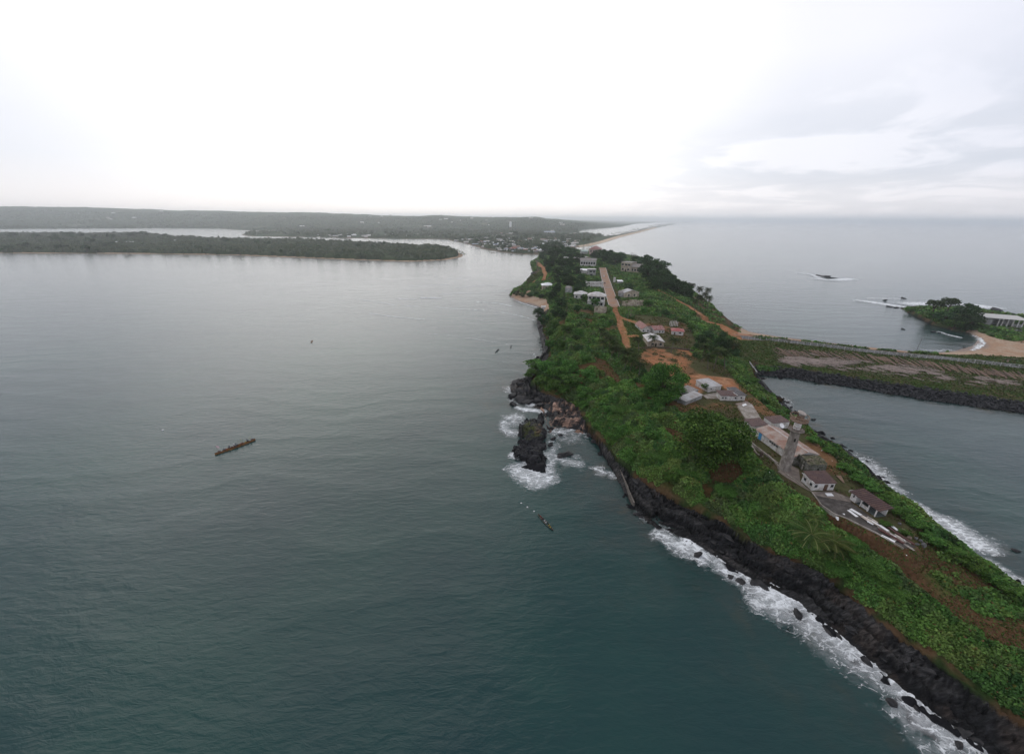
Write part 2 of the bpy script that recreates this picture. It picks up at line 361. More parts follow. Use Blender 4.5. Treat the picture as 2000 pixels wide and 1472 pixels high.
# ---- what covers the ground
def px_mask(pts, z, soft=2.0):
    d, i = in_px(pts, z); return np.where(i, 1.0, np.clip(1-d/soft, 0, 1))
dirt = np.zeros_like(H); bare = np.zeros_like(H)
def strip_mask(pts, width, soft=1.5, z=12):
    p = np.array([G(*q) for q in pts]); d, _, _ = sdist(GX, GY, p, closed=False); d = d.reshape(GX.shape)+(fbm(GX/3.5, GY/3.5, 307, 3)-0.5)*width*0.45
    return np.clip(1-(d-width/2)/soft, 0, 1), p
ROAD = [(1128,496),(1136,505),(1146,516),(1172,527),(1178,530),(1186,560),(1200,600)]
roadm, road_p = strip_mask([(1178,526),(1182,545),(1190,570),(1199,598)], 11)
road2m, road2_p = strip_mask([(1133,497),(1143,508),(1153,514)], 7)
trackm, track_p = strip_mask([(1197,594),(1206,618),(1214,640),(1220,660),(1222,682)], 4.5)
trackb, trackb_p = strip_mask([(1207,617),(1222,624),(1238,629)], 4.0)
trackc, trackc_p = strip_mask([(1218,655),(1232,657),(1240,656)], 4.0)
coastm, coast_p = strip_mask([(1286,567),(1312,580),(1345,598),(1372,616),(1405,634),(1440,650),(1466,657)], 4.6)
coastm = np.maximum(coastm, px_mask([(1405,632),(1440,648),(1490,660),(1450,660),(1420,650)], 5.5))
quaym, quay_p = strip_mask([(1047,508),(1052,515),(1062,524),(1066,535),(1061,548)], 6)
quayb, quayb_p = strip_mask([(1058,542),(1045,548),(1038,556)], 3)
dirt = np.maximum.reduce([dirt, trackm, trackb, trackc, coastm, quaym, quayb])
dirt = np.maximum(dirt, px_mask([(1246,686),(1300,684),(1350,690),(1340,712),(1312,738),(1268,712),(1255,700)], 13.5, 4)*sstep(0.35, 0.5, fbm(GX/7, GY/7, 71)))
dirt = np.maximum(dirt, px_mask([(1338,735),(1365,730),(1425,738),(1440,760),(1425,765),(1395,742),(1360,768),(1345,760)], 15, 3))
bare = np.maximum(bare, px_mask([(1240,620),(1300,625),(1345,640),(1360,675),(1330,690),(1420,715),(1440,750),(1490,795),(1540,830),(1620,880),(1640,925),(1760,990),(1830,1060),(1790,1090),(1720,1065),(1560,970),(1500,915),(1440,850),(1420,815),(1330,800),(1300,760),(1250,715),(1235,670)], 15, 3))
slope_bare = np.maximum.reduce([px_mask([(1380,897),(1400,903),(1435,908),(1445,925),(1425,935),(1395,925)], 12, 3), px_mask([(1158,708),(1180,714),(1215,755),(1205,757),(1175,728)], 12, 3),
  px_mask([(1290,830),(1330,850),(1360,880),(1330,870)], 13, 3), px_mask([(1575,985),(1640,1015),(1720,1065),(1790,1100),(1860,1150),(1880,1175),(1820,1140),(1740,1090),(1650,1035)], 13.5, 2)])
headland = px_mask([(1790,1075),(1850,1060),(1950,1110),(2030,1180),(2120,1250),(2140,1330),(2000,1245),(1930,1225),(1880,1190),(1850,1150),(1800,1110)], 12, 3)
lawn = np.maximum(px_mask([(1215,620),(1240,625),(1260,655),(1250,690),(1225,690)], 17, 2), px_mask([(1030,540),(1048,530),(1066,540),(1055,556),(1030,562)], 3, 3))
lawn = np.maximum(lawn, px_mask([(1200,540),(1235,545),(1250,560),(1240,575),(1210,570)], 22, 3)*0.4)
f1 = fbm(GX/6, GY/6, 81); f2 = fbm(GX/1.7, GY/1.7, 91); f3 = fbm(GX/25, GY/25, 97)
def cmix(c, col, w):
    w = np.clip(w, 0, 1)[..., None]; return c*(1-w)+np.array(col)*w
C = np.zeros(H.shape+(3,))+np.array((0.030, 0.052, 0.016))           # overgrown soil
C = cmix(C, (0.115, 0.062, 0.030), sstep(0.52, 0.62, f1)*0.8)
C = cmix(C, (0.10, 0.075, 0.045), bare*0.9); C = cmix(C, (0.06, 0.075, 0.03), bare*sstep(0.45, 0.6, f1)*0.65)
C = cmix(C, (0.21, 0.105, 0.055), bare*sstep(0.56, 0.66, f3)*0.7)
C = cmix(C, (0.105, 0.058, 0.032), slope_bare); C = cmix(C, (0.12, 0.065, 0.036), headland*0.9)
C = cmix(C, (0.07, 0.10, 0.03), headland*sstep(0.50, 0.6, f1)*0.8)
C = cmix(C, (0.085, 0.125, 0.035), lawn)
C = cmix(C, (0.33, 0.150, 0.075), dirt*(0.6+0.4*sstep(0.40, 0.52, f2))); C = cmix(C, (0.40, 0.24, 0.15), dirt*sstep(0.58, 0.66, f1)*0.5)
# causeway: grass with bare patches
cw = (GX > 165) & (GY > 150) & (GY < 335) & I1 & ~I2 & (D2 > 8)
C = cmix(C, (0.055, 0.088, 0.026), cw*1.0); C = cmix(C, (0.10, 0.082, 0.045), cw*sstep(0.50, 0.62, f1))
C = cmix(C, (0.11, 0.085, 0.07), cw*px_mask([(1515,682),(1640,690),(1800,708),(2000,735),(2300,770),(2300,800),(1950,760),(1740,735),(1600,715),(1520,705)], 3.6, 4)*0.7)
C = cmix(C, (0.045, 0.08, 0.022), II*1.0)
C = cmix(C, (0.016, 0.016, 0.018), ((I0 & (D1 < 500) & ~I1) | ~I0)*1.0)
rw = np.clip(rm, 0, 1)*rocky
C = cmix(C, (0.011, 0.011, 0.012), np.where(rocky, np.clip(1.3-H/6.0, 0, 1)*np.exp(-np.where(I1, D1, 0)/1.2), 0))
C = cmix(C, (0.050, 0.046, 0.044), np.where(rocky & ~I1, sstep(0.55, 0.66, st)*0.7*(id2 > 0.4), 0)); C = cmix(C, (0.032, 0.031, 0.031), np.where(rocky & ~I1, (id1 > 0.6)*0.7, 0)); C = cmix(C, (0.005, 0.005, 0.006), np.where(rocky & ~I1, np.maximum(sstep(0.44, 0.36, st)*0.9, crack), 0))
C = cmix(C, (0.05, 0.036, 0.028), np.where(rocky & ~I1, sstep(0.60, 0.72, f1)*0.35, 0))
# brown soil fringe between rock and plants
C = cmix(C, (0.085, 0.052, 0.030), np.where(I1 & ~armour, np.exp(-((D1-1.2)/1.8)**2)*0.9, 0)*sstep(0.38, 0.56, f1))
C = cmix(C, (0.06, 0.085, 0.024), np.where(I1 & ~armour, np.exp(-((D1-4.0)/2.0)**2)*0.6, 0)*sstep(0.45, 0.6, f3))
C = cmix(C, (0.020, 0.019, 0.020), pinkzone*1.0); C = cmix(C, (0.24, 0.155, 0.115), pinkzone*sstep(0.46, 0.56, 0.5*f2+0.5*f1)*sstep(0.36, 0.54, f2))
C = cmix(C, (0.40, 0.30, 0.22), sandzone*1.0); C = cmix(C, (0.36, 0.22, 0.14), sandzone*sstep(0.5, 0.62, f1)*0.7); C = cmix(C, (0.27, 0.215, 0.185), sandzone*sstep(1.0, 0.5, H+(f1-0.5)))
C = cmix(C, (0.019, 0.019, 0.021), ist*1.0); C = cmix(C, (0.055, 0.065, 0.018), (ist*1.0)*(px_mask([(1024,824),(1046,820),(1050,842),(1032,844)], 4, 3))*sstep(0.40, 0.55, f2))
C = cmix(C, (0.08, 0.05, 0.034), ist*px_mask([(1048,822),(1060,818),(1062,838),(1050,840)], 4, 2)*sstep(0.45, 0.6, f2)*0.8)
soft_sh = I0 & ~I1 & ~II & ~sandzone & (((GX > 60+GY*0.1) & (GY > 262)) | (GY > 560))
C = cmix(C, (0.05, 0.062, 0.028), soft_sh*1.0); C = cmix(C, (0.11, 0.07, 0.045), soft_sh*sstep(0.48, 0.6, f1)*0.9)
deep = ~I0 & (H < -3.0)
keep = ~(deep & (D0 > 22))
V = np.stack([GX, GY, H], -1).reshape(-1, 3)
F4 = grid_faces(len(ys), len(xs), keep.ravel())
v_, f_, c_ = compact(V, F4, C.reshape(-1, 3))
gme = mesh_np('ground', v_, f_, (M_GROUND,), c_, smooth=True)
rf_ = compact(V, F4, ((rocky & ~I1 & ~soft_sh) | ist | (pinkzone & (C[..., 0] < 0.1))).reshape(-1).astype(float))[2]; rfm = rf_[f_].mean(1) > 0.5; gme.polygons.foreach_set('use_smooth', ~rfm); gme.materials.append(M_SHELF); gme.polygons.foreach_set('material_index', rfm.astype(np.int32)); obj_new('ground', gme, kind='structure')

# ------------------------------------------------------------------ the mainland, the sand spit, the wooded island and hills
MAIN = [(-900,443),(-300,446),(0,447.5),(120,446.5),(250,446),(312,445.5),(430,446.5),(455,449),(560,452),(560,454.5),(482,455.5),(470,459),(500,462),(600,463),(660,465),(730,465.5),(800,466.5),(872,467),
 (880,470),(905,474.5),(925,480),(945,487),(975,492),(1010,496),(1055,498),(1085,505),(1130,500),(1132,488),(1122,484),(1150,481),(1180,474),(1210,464),(1250,454),(1290,443),(1325,437),(1355,433.8),(1385,431.9)]
MP = np.vstack([poly_px(MAIN, 0.0), np.array([[18500, 42000, 0], [-90000, 42000, 0], [-90000, 3000, 0]])])
LAG = poly_px([(1131,449.5),(1150,447),(1180,445),(1215,442.5),(1240,437.5),(1290,434.5),(1330,433.4),(1340,434.6),(1300,439.5),(1262,447),(1235,453),(1205,459),(1180,461.5),(1160,459),(1150,455),(1133,455)], 0.0)
ISL = poly_px([(-900,478),(-300,488),(0,494.5),(250,495.5),(450,498),(600,504),(700,508),(800,511),(870,508),(902,502),(905,497),(880,487),(850,482),(750,478),(600,470.5),(480,469),(400,467),(330,463),(300,458.5),(200,457.5),(0,457),(-400,456),(-900,452)], 0.0)
yy = [1060.0]
while yy[-1] < 42000: yy.append(yy[-1]*1.011)
yy = np.array(yy); tt = np.linspace(-1.75, 0.62, 900)
MX = tt[None, :]*yy[:, None]; MY = np.repeat(yy[:, None], len(tt), 1)
dm, im, _ = sdist(MX, MY, MP); dl, il, _ = sdist(MX, MY, LAG)
dm = dm.reshape(MX.shape); im = im.reshape(MX.shape); dl = dl.reshape(MX.shape); il = il.reshape(MX.shape)
land = im & ~il
dmin = np.where(im, np.minimum(dm, dl), dm); dmin = np.where(il, dl, dmin)
MH = np.where(land, 1.2+3.0*sstep(0, 60, dmin), -np.minimum(dmin*0.3, 4)-0.5)
# hills along the horizon; crest heights read from the skyline
skx = np.array([-600, 0, 120, 250, 380, 500, 600, 700, 780, 820, 860, 900, 1000, 1050, 1110, 1180, 1250, 1330, 1400, 1600])
skv = np.array([403, 406, 407, 409, 412, 415, 418, 421, 423.5, 424, 422, 425, 426, 425.5, 426.2, 427.5, 428.5, 430, 431.2, 432.5])
ca = []; ch = []
for u, v in zip(skx, skv):
    d = ray(u, v); t = 6000/d[1]; ca.append(d[0]/d[1]); ch.append(CAMH+d[2]*t)
crest = np.interp(MX/MY, ca, ch)
cr = np.maximum(crest, 0)*np.interp(MX/MY, [0.05, 0.28], [1, 0])*(0.80+0.22*fbm(MX/900, MY/6000, 101, 4)+0.20*fbm(MX/170, MY/900, 103, 4))
MH = MH+np.where(land, cr*sstep(3600, 6000, MY)*(0.85+0.15*np.cos((MY-6000)/2500)), 0)
MH = MH+np.where(land & (MY > 2500), (fbm(MX/60, MY/110, 111, 4)-0.35)*14*sstep(2500, 4500, MY)*np.clip(dmin/60, 0, 1), 0)
mf = fbm(MX/300, MY/900, 121, 4); mg = fbm(MX/60, MY/160, 131, 4)
MC = np.zeros(MX.shape+(3,))+np.array((0.035, 0.058, 0.028))
MC = cmix(MC, (0.055, 0.075, 0.038), sstep(0.45, 0.6, mg)); MC = cmix(MC, (0.11, 0.10, 0.062), sstep(0.56, 0.66, mf)*sstep(0.45, 0.6, mg)*0.8)
MC = cmix(MC, (0.56, 0.44, 0.33), (land & (dm < 30+MY*0.002) & (MX > 150) & (MY < 6000))*1.0)
MC = cmix(MC, (0.16, 0.11, 0.08), (land & (dm < 12) & (MX < 100))*0.8)
MC = cmix(MC, (0.15, 0.115, 0.085), (land & (MY < 2100) & (MX < 260) & (MX > -260))*sstep(0.42, 0.55, mg)*0.8)
kp = (land | (dmin < 40)).ravel()
f = grid_faces(len(yy), len(tt), kp)
v_, f_, c_ = compact(np.stack([MX, MY, MH], -1).reshape(-1, 3), f, MC.reshape(-1, 3))
obj_new('mainland_terrain', mesh_np('mainland', v_, f_, (M_FAR,), c_, smooth=True), kind='structure')
def mz(x, y):
    x = np.asarray(x, float); y = np.asarray(y, float)
    fy = np.interp(y, yy, np.arange(len(yy))); fx = np.interp(x/np.maximum(y, 1), tt, np.arange(len(tt)))
    return MH[np.round(fy).astype(int), np.round(fx).astype(int)]
iy = [900.0]
while iy[-1] < 3300: iy.append(iy[-1]*1.008)
iy = np.array(iy); it = np.linspace(-1.7, 0.0, 700)
IX = it[None, :]*iy[:, None]; IY = np.repeat(iy[:, None], len(it), 1)
di_, ii_, _ = sdist(IX, IY, ISL); di_ = di_.reshape(IX.shape); ii_ = ii_.reshape(IX.shape)
IH = np.where(ii_, 2.5*sstep(0, 25, di_)+0.1, -np.minimum(di_*0.2, 3)-0.2)
IC = np.zeros(IX.shape+(3,))+np.array((0.035, 0.055, 0.024)); IC = cmix(IC, (0.36, 0.25, 0.17), (di_ < 13)*1.0)
kp = (ii_ | (di_ < 12)).ravel(); f = grid_faces(len(iy), len(it), kp)
v_, f_, c_ = compact(np.stack([IX, IY, IH], -1).reshape(-1, 3), f, IC.reshape(-1, 3))
obj_new('island_terrain', mesh_np('island', v_, f_, (M_FAR,), c_, smooth=True), kind='structure')

# ------------------------------------------------------------------ water
q = [90.0]
while q[-1] < 62000: q.append(q[-1]*1.014 if q[-1] < 20000 else q[-1]*1.05)
q = np.array(q); wt_ = np.linspace(-2.6, 2.6, 560)
WX = wt_[None, :]*q[:, None]; WY = np.repeat(q[:, None]-150, len(wt_), 1)
dw, iw, _ = sdist(WX, WY, C0); dw = dw.reshape(WX.shape); iw = iw.reshape(WX.shape)
dw = np.where(iw, 0, dw)
shallow = np.clip(np.exp(-dw/16.0)*1.1, 0, 1)*(WY < 700)
lagoon = sstep(180, 900, WY-0.15*np.abs(WX+100))*np.where(WX < 150+WY*0.2, 1.0, 0.55)   # water paled with distance: painted-in sky reflection, plus silt off the river mouth
mw, t, b = mat_new('sea_water')
tc = N(t, 'ShaderNodeTexCoord')
at = N(t, 'ShaderNodeAttribute', attribute_name='shallow'); al_ = N(t, 'ShaderNodeAttribute', attribute_name='lagoon')
big = N(t, 'ShaderNodeTexNoise', i_Scale=0.012, i_Detail=5.0, i_Roughness=0.6); L(t, tc.outputs['Object'], big.inputs['Vector'])
med = N(t, 'ShaderNodeTexNoise', i_Scale=0.09, i_Detail=7.0, i_Roughness=0.65); L(t, tc.outputs['Object'], med.inputs['Vector'])
body = ramp(t, big.outputs[0], [(0.3, (0.005, 0.030, 0.036)), (0.7, (0.012, 0.056, 0.048))])
sh = ramp(t, med.outputs[0], [(0.42, (0.012, 0.038, 0.036)), (0.55, (0.022, 0.036, 0.034)), (0.68, (0.050, 0.046, 0.030))])
silt_sheen = mth(t, 'MULTIPLY', al_.outputs['Fac'], mth(t, 'MULTIPLY_ADD', big.outputs[0], 0.8, 0.6)); body = mixc(t, silt_sheen, body, (0.235, 0.25, 0.235))  # pale body colour stands in for far sky reflection, with some river silt
body = mixc(t, at.outputs['Fac'], body, sh)
L(t, body, b.inputs['Base Color'])
b.inputs['Roughness'].default_value = 0.12; b.inputs['IOR'].default_value = 1.33
mp = N(t, 'ShaderNodeMapping'); mp.inputs['Rotation'].default_value = (0, 0, R(-22)); mp.inputs['Scale'].default_value = (0.35, 1.0, 1.0); L(t, tc.outputs['Object'], mp.inputs[0])
w1 = N(t, 'ShaderNodeTexNoise', i_Scale=0.55, i_Detail=5.0, i_Roughness=0.62, i_Distortion=0.4); L(t, mp.outputs[0], w1.inputs['Vector'])
w2 = N(t, 'ShaderNodeTexNoise', i_Scale=0.07, i_Detail=4.0, i_Roughness=0.5, i_Distortion=0.3); L(t, mp.outputs[0], w2.inputs['Vector'])
w3 = N(t, 'ShaderNodeTexNoise', i_Scale=0.013, i_Detail=3.0, i_Distortion=0.2); L(t, mp.outputs[0], w3.inputs['Vector'])
wvt = N(t, 'ShaderNodeTexWave', bands_direction='Y', i_Scale=0.014, i_Distortion=14.0, i_Detail=4.0, i_Detail_Scale=0.8); L(t, tc.outputs['Object'], wvt.inputs[0])
hsum0 = mth(t, 'ADD', mth(t, 'MULTIPLY', w1.outputs[0], 0.60), mth(t, 'ADD', mth(t, 'MULTIPLY', w2.outputs[0], 1.1), mth(t, 'MULTIPLY', w3.outputs[0], 1.6)))
hsum = mth(t, 'ADD', hsum0, mth(t, 'MULTIPLY', mth(t, 'POWER', wvt.outputs['Fac'], 2.5), 0.30))
bp = N(t, 'ShaderNodeBump', i_Strength=0.40, i_Distance=1.0); L(t, hsum, bp.inputs['Height']); L(t, bp.outputs[0], b.inputs['Normal'])
v_ = np.stack([WX, WY, np.zeros_like(WX)], -1).reshape(-1, 3)
obj_new('sea_water', mesh_np('sea', v_, grid_faces(len(q), len(wt_)), (mw,), smooth=True, attrs={'shallow': shallow, 'lagoon': lagoon}), kind='structure')

# ------------------------------------------------------------------ haze
def haze():
    bm = bmesh.new(); bmesh.ops.create_cube(bm, size=1)
    for v in bm.verts: v.co = (v.co.x*200000, 20000+v.co.y*170000, -9+(v.co.z+0.5)*262)
    me = bpy.data.meshes.new('haze'); bm.to_mesh(me)
    m = bpy.data.materials.new('haze'); m.use_nodes = True; t = m.node_tree; t.nodes.clear()
    pv = N(t, 'ShaderNodeVolumePrincipled'); pv.inputs['Color'].default_value = (0.91, 0.955, 1.0, 1); pv.inputs['Density'].default_value = 0.92e-4
    pv.inputs['Anisotropy'].default_value = 0.7
    o = N(t, 'ShaderNodeOutputMaterial'); L(t, pv.outputs[0], o.inputs['Volume']); me.materials.append(m)
    m.cycles.homogeneous_volume = True
    obj_new('haze', me, kind='stuff')
HAZE = True
# ------------------------------------------------------------------ builders for hard things
class MB:
    def __init__(s): s.v = []; s.f = []
    def quad(s, *p):
        k = len(s.v); s.v += [tuple(map(float, q)) for q in p]; s.f.append(tuple(range(k, k+len(p)))); return s
    def box(s, x0, x1, y0, y1, z0, z1, top=None):
        k = len(s.v); s.v += [(x0,y0,z0),(x1,y0,z0),(x1,y1,z0),(x0,y1,z0),(x0,y0,z1),(x1,y0,z1),(x1,y1,z1),(x0,y1,z1)]
        for f in ((3,2,1,0),(4,5,6,7),(0,1,5,4),(1,2,6,5),(2,3,7,6),(3,0,4,7)): s.f.append(tuple(k+i for i in f))
        return s
    def slab(s, pts, th):
        """thick plate from a 3d outline, thickness downward"""
        k = len(s.v); n = len(pts); s.v += [tuple(p) for p in pts]+[(p[0], p[1], p[2]-th) for p in pts]
        s.f.append(tuple(range(k, k+n))); s.f.append(tuple(range(k+2*n-1, k+n-1, -1)))
        for i in range(n): j = (i+1) % n; s.f.append((k+i, k+n+i, k+n+j, k+j))
        return s
    def cyl(s, p0, p1, r0, r1=None, n=8, caps=True):
        V_, F_ = [], []; tube(V_, F_, p0, p1, r0, r1 if r1 is not None else r0, n); k = len(s.v)
        s.v += [tuple(q) for q in np.vstack(V_)]; s.f += [tuple(k+i for i in f) for f in F_]
        if caps: s.f.append(tuple(k+n-1-i for i in range(n))); s.f.append(tuple(k+n+i for i in range(n)))
        return s
    def mesh(s, name, *m, smooth=False, jit=0, seed=0):
        me = bpy.data.meshes.new(name); v = s.v
        if jit:
            g = np.random.default_rng(seed); key = {}
            v = [tuple(np.array(q)+key.setdefault(tuple(np.round(q, 3)), g.uniform(-jit, jit, 3))) for q in v]
        me.from_pydata(v, [], s.f); me.update()
        for q in m: me.materials.append(q)
        if smooth: me.polygons.foreach_set('use_smooth', [True]*len(me.polygons))
        return me
    def build(s, name, m, parent=None, **kw):
        mk = {k: kw.pop(k) for k in ('smooth', 'jit', 'seed') if k in kw}
        return obj_new(name, s.mesh(name, m, **mk), parent, **kw)
def tube(V_, F_, p0, p1, r0, r1, n=6):
    p0 = np.array(p0, float); p1 = np.array(p1, float); d = p1-p0; d /= np.linalg.norm(d)+1e-9
    a = np.cross(d, (0.3, 0.2, 1) if abs(d[2]) < 0.9 else (1, 0.1, 0)); a /= np.linalg.norm(a); b = np.cross(d, a)
    k = sum(len(x) for x in V_); an = np.linspace(0, 2*math.pi, n, endpoint=False)
    ring = np.cos(an)[:, None]*a+np.sin(an)[:, None]*b
    V_.append(p0+ring*r0); V_.append(p1+ring*r1)
    for i in range(n): F_.append((k+i, k+(i+1) % n, k+n+(i+1) % n, k+n+i))
def roofing(name, c, rust=None, amt=0.4, rscale=0.5, rib=6.0, rough=0.55, spec=0.3):
    if name in MATS: return MATS[name]
    m = mat(name, c, rough, 0.2, 1.2, spec, stain=rust, stain_amt=amt, stain_scale=rscale); t = m.node_tree; b = t.nodes['Principled BSDF']
    tc = N(t, 'ShaderNodeTexCoord'); w = N(t, 'ShaderNodeTexWave', bands_direction='X', i_Scale=rib); L(t, tc.outputs['Object'], w.inputs[0])
    bp = N(t, 'ShaderNodeBump', i_Strength=0.6, i_Distance=0.05); L(t, w.outputs['Fac'], bp.inputs['Height']); L(t, bp.outputs[0], b.inputs['Normal'])
    return m
WHITE = mat('white_plaster', (0.66, 0.65, 0.64), 0.85, 0.12, 0.8, 0.2, stain=(0.34, 0.29, 0.24), stain_amt=0.25, stain_scale=0.7)
CREAM = mat('cream_plaster', (0.50, 0.44, 0.35), 0.85, 0.12, 0.8, 0.2, stain=(0.20, 0.16, 0.12), stain_amt=0.35, stain_scale=0.4)
GREYW = mat('grey_wall', (0.38, 0.38, 0.38), 0.9, 0.2, 0.8, 0.2, stain=(0.16, 0.16, 0.15), stain_amt=0.4)
STONE = mat('ruin_stone', (0.20, 0.195, 0.18), 0.95, 0.5, 1.6, 0.1, bump=0.8, stain=(0.07, 0.075, 0.05), stain_amt=0.5, stain_scale=0.7)
CONC = mat('concrete', (0.36, 0.33, 0.30), 0.9, 0.2, 0.7, 0.2, stain=(0.18, 0.15, 0.12), stain_amt=0.45, stain_scale=0.25)
DCONC = mat('dark_concrete', (0.12, 0.108, 0.10), 0.9, 0.4, 0.8, 0.1, stain=(0.05, 0.045, 0.04), stain_amt=0.5, stain_scale=0.35, bump=0.5)
TOWERM = mat('tower_concrete', (0.31, 0.28, 0.25), 0.9, 0.25, 0.9, 0.2, stain=(0.13, 0.11, 0.095), stain_amt=0.5, stain_scale=0.55, bump=0.4)
RUST = mat('rusty_iron', (0.13, 0.065, 0.038), 0.85, 0.5, 3.0, 0.2, stain=(0.26, 0.22, 0.18), stain_amt=0.3, stain_scale=1.2)
BROWNR = roofing('brown_roof', (0.085, 0.045, 0.042), (0.14, 0.075, 0.055), 0.2)
RUSTR = roofing('rust_patched_roof', (0.42, 0.345, 0.30), (0.27, 0.13, 0.085), 0.42, 0.30)
GREYR = roofing('grey_metal_roof', (0.44, 0.44, 0.45), (0.30, 0.26, 0.23), 0.25, 0.3)
PALER = roofing('pale_roof', (0.56, 0.55, 0.54), (0.38, 0.33, 0.29), 0.25, 0.3)
REDR = roofing('red_roof', (0.36, 0.085, 0.080), (0.24, 0.10, 0.08), 0.2)
OREDR = roofing('old_red_roof', (0.22, 0.070, 0.055), (0.42, 0.36, 0.34), 0.05, 1.2)
DARKR = roofing('dark_roof', (0.06, 0.055, 0.058), (0.15, 0.14, 0.14), 0.15)
BLUER = roofing('blue_roof', (0.16, 0.27, 0.42))
GREYBR = roofing('grey_brown_roof', (0.25, 0.235, 0.225), (0.15, 0.12, 0.10), 0.35)
GLASS = mat('window_glass', (0.025, 0.03, 0.035), 0.15, 0.3, 1.0, 0.5)
DARKO = mat('dark_opening', (0.02, 0.018, 0.016), 0.9, 0.2)
FRAME = mat('window_frame', (0.30, 0.29, 0.28), 0.7, 0.15)
DOORM = mat('brown_door', (0.11, 0.065, 0.045), 0.7, 0.2)
BLUED = mat('blue_door', (0.06, 0.27, 0.52), 0.6, 0.12)
WHITEP = mat('white_sheet', (0.80, 0.80, 0.80), 0.5, 0.05)
PALEP = mat('pale_board', (0.62, 0.56, 0.50), 0.8, 0.15, stain=(0.35, 0.28, 0.22), stain_amt=0.3)
CAPR = mat('roof_edge', (0.60, 0.58, 0.56), 0.7, 0.15)
def frame_xy(A, B):
    d = B[:2]-A[:2]; ln = float(np.linalg.norm(d)); return ln, math.atan2(d[1], d[0])
def openwall(mb, Lw, h, ops, y0, y1, z0=-1.0):
    """wall along x with real openings (x0,x1,zb,zt)"""
    x = 0.0
    for a, b, zb, zt in sorted(ops):
        if a > x: mb.box(x, a, y0, y1, z0, h)
        if zb > z0+0.01: mb.box(a, b, y0, y1, z0, zb)
        if zt < h-0.01: mb.box(a, b, y0, y1, zt, h)
        x = b
    if x < Lw: mb.box(x, Lw, y0, y1, z0, h)
def building(name, label, cat, A, B, depth, h, roof='gable', rise=1.2, over=0.45, wall=None, rm=None, wins=(), doors=(), group=None, z=None, axis='x', frame=None, walls=True, block=True, cap=False, sink=1.6):
    A = np.array(A, float); B = np.array(B, float); Lx, ang = frame_xy(A, B); z = float(min(A[2], B[2])) if z is None else z
    wall = wall or WHITE; rm = rm or BROWNR; D = depth
    e = obj_new(name, None, None, label, cat, group); e.location = (A[0], A[1], z); e.rotation_euler = (0, 0, ang)
    w = MB()
    rr = rise
    if roof == 'gable' and axis == 'x':
        w.quad((0,0,-sink),(Lx,0,-sink),(Lx,0,h),(0,0,h)).quad((Lx,D,-sink),(0,D,-sink),(0,D,h),(Lx,D,h))
        w.quad((0,D,-sink),(0,0,-sink),(0,0,h),(0,D/2,h+rr-0.06),(0,D,h)).quad((Lx,0,-sink),(Lx,D,-sink),(Lx,D,h),(Lx,D/2,h+rr-0.06),(Lx,0,h))
    elif roof == 'gable':
        w.quad((0,D,-sink),(0,0,-sink),(0,0,h),(0,D,h)).quad((Lx,0,-sink),(Lx,D,-sink),(Lx,D,h),(Lx,0,h))
        w.quad((0,0,-sink),(Lx,0,-sink),(Lx,0,h),(Lx/2,0,h+rr-0.06),(0,0,h)).quad((Lx,D,-sink),(0,D,-sink),(0,D,h),(Lx/2,D,h+rr-0.06),(Lx,D,h))
    else:
        hb = h+(rr-0.06 if roof == 'mono' else 0)
        w.quad((0,0,-sink),(Lx,0,-sink),(Lx,0,h),(0,0,h)).quad((Lx,D,-sink),(0,D,-sink),(0,D,hb),(Lx,D,hb)).quad((0,D,-sink),(0,0,-sink),(0,0,h),(0,D,hb)).quad((Lx,0,-sink),(Lx,D,-sink),(Lx,D,hb),(Lx,0,h))
        if roof in ('hip', 'flat'): w.quad((0,0,h-0.02),(Lx,0,h-0.02),(Lx,D,h-0.02),(0,D,h-0.02))
    if walls: w.build('wall', wall, e)
    o = over; r = MB(); th = 0.14; k = rr/(D/2)
    if roof == 'gable' and axis == 'x':
        zb = h-k*o; r.slab([(-o,-o,zb+th),(Lx+o,-o,zb+th),(Lx+o,D/2,h+rr+th),(-o,D/2,h+rr+th)], th).slab([(-o,D/2,h+rr+th),(Lx+o,D/2,h+rr+th),(Lx+o,D+o,zb+th),(-o,D+o,zb+th)], th)
    elif roof == 'gable':
        k = rr/(Lx/2); zb = h-k*o; r.slab([(-o,D+o,zb+th),(-o,-o,zb+th),(Lx/2,-o,h+rr+th),(Lx/2,D+o,h+rr+th)], th).slab([(Lx/2,D+o,h+rr+th),(Lx/2,-o,h+rr+th),(Lx+o,-o,zb+th),(Lx+o,D+o,zb+th)], th)
    elif roof == 'mono':
        k = rr/D; r.slab([(-o,-o,h-k*o+th),(Lx+o,-o,h-k*o+th),(Lx+o,D+o,h+rr+k*o+th),(-o,D+o,h+rr+k*o+th)], th)
    elif roof == 'hip':
        m = min(D, Lx)/2; zb = h+0.02; a_ = (m, D/2) if Lx > D else (Lx/2, m); b_ = (Lx-m, D/2) if Lx > D else (Lx/2, D-m); t_ = h+rr
        c = [(-o,-o),(Lx+o,-o),(Lx+o,D+o),(-o,D+o)]
        if Lx > D:
            r.quad((*c[0],zb),(*c[1],zb),(*b_,t_),(*a_,t_)).quad((*c[1],zb),(*c[2],zb),(*b_,t_)).quad((*c[2],zb),(*c[3],zb),(*a_,t_),(*b_,t_)).quad((*c[3],zb),(*c[0],zb),(*a_,t_))
        else:
            r.quad((*c[0],zb),(*c[1],zb),(*a_,t_)).quad((*c[1],zb),(*c[2],zb),(*b_,t_),(*a_,t_)).quad((*c[2],zb),(*c[3],zb),(*b_,t_)).quad((*c[3],zb),(*c[0],zb),(*a_,t_),(*b_,t_))
        r.quad((*c[3],zb-0.01),(*c[2],zb-0.01),(*c[1],zb-0.01),(*c[0],zb-0.01))
    elif roof == 'flat':
        r.box(-o, Lx+o, -o, D+o, h, h+0.18)
    if roof: ro = r.build('roof', rm, e)
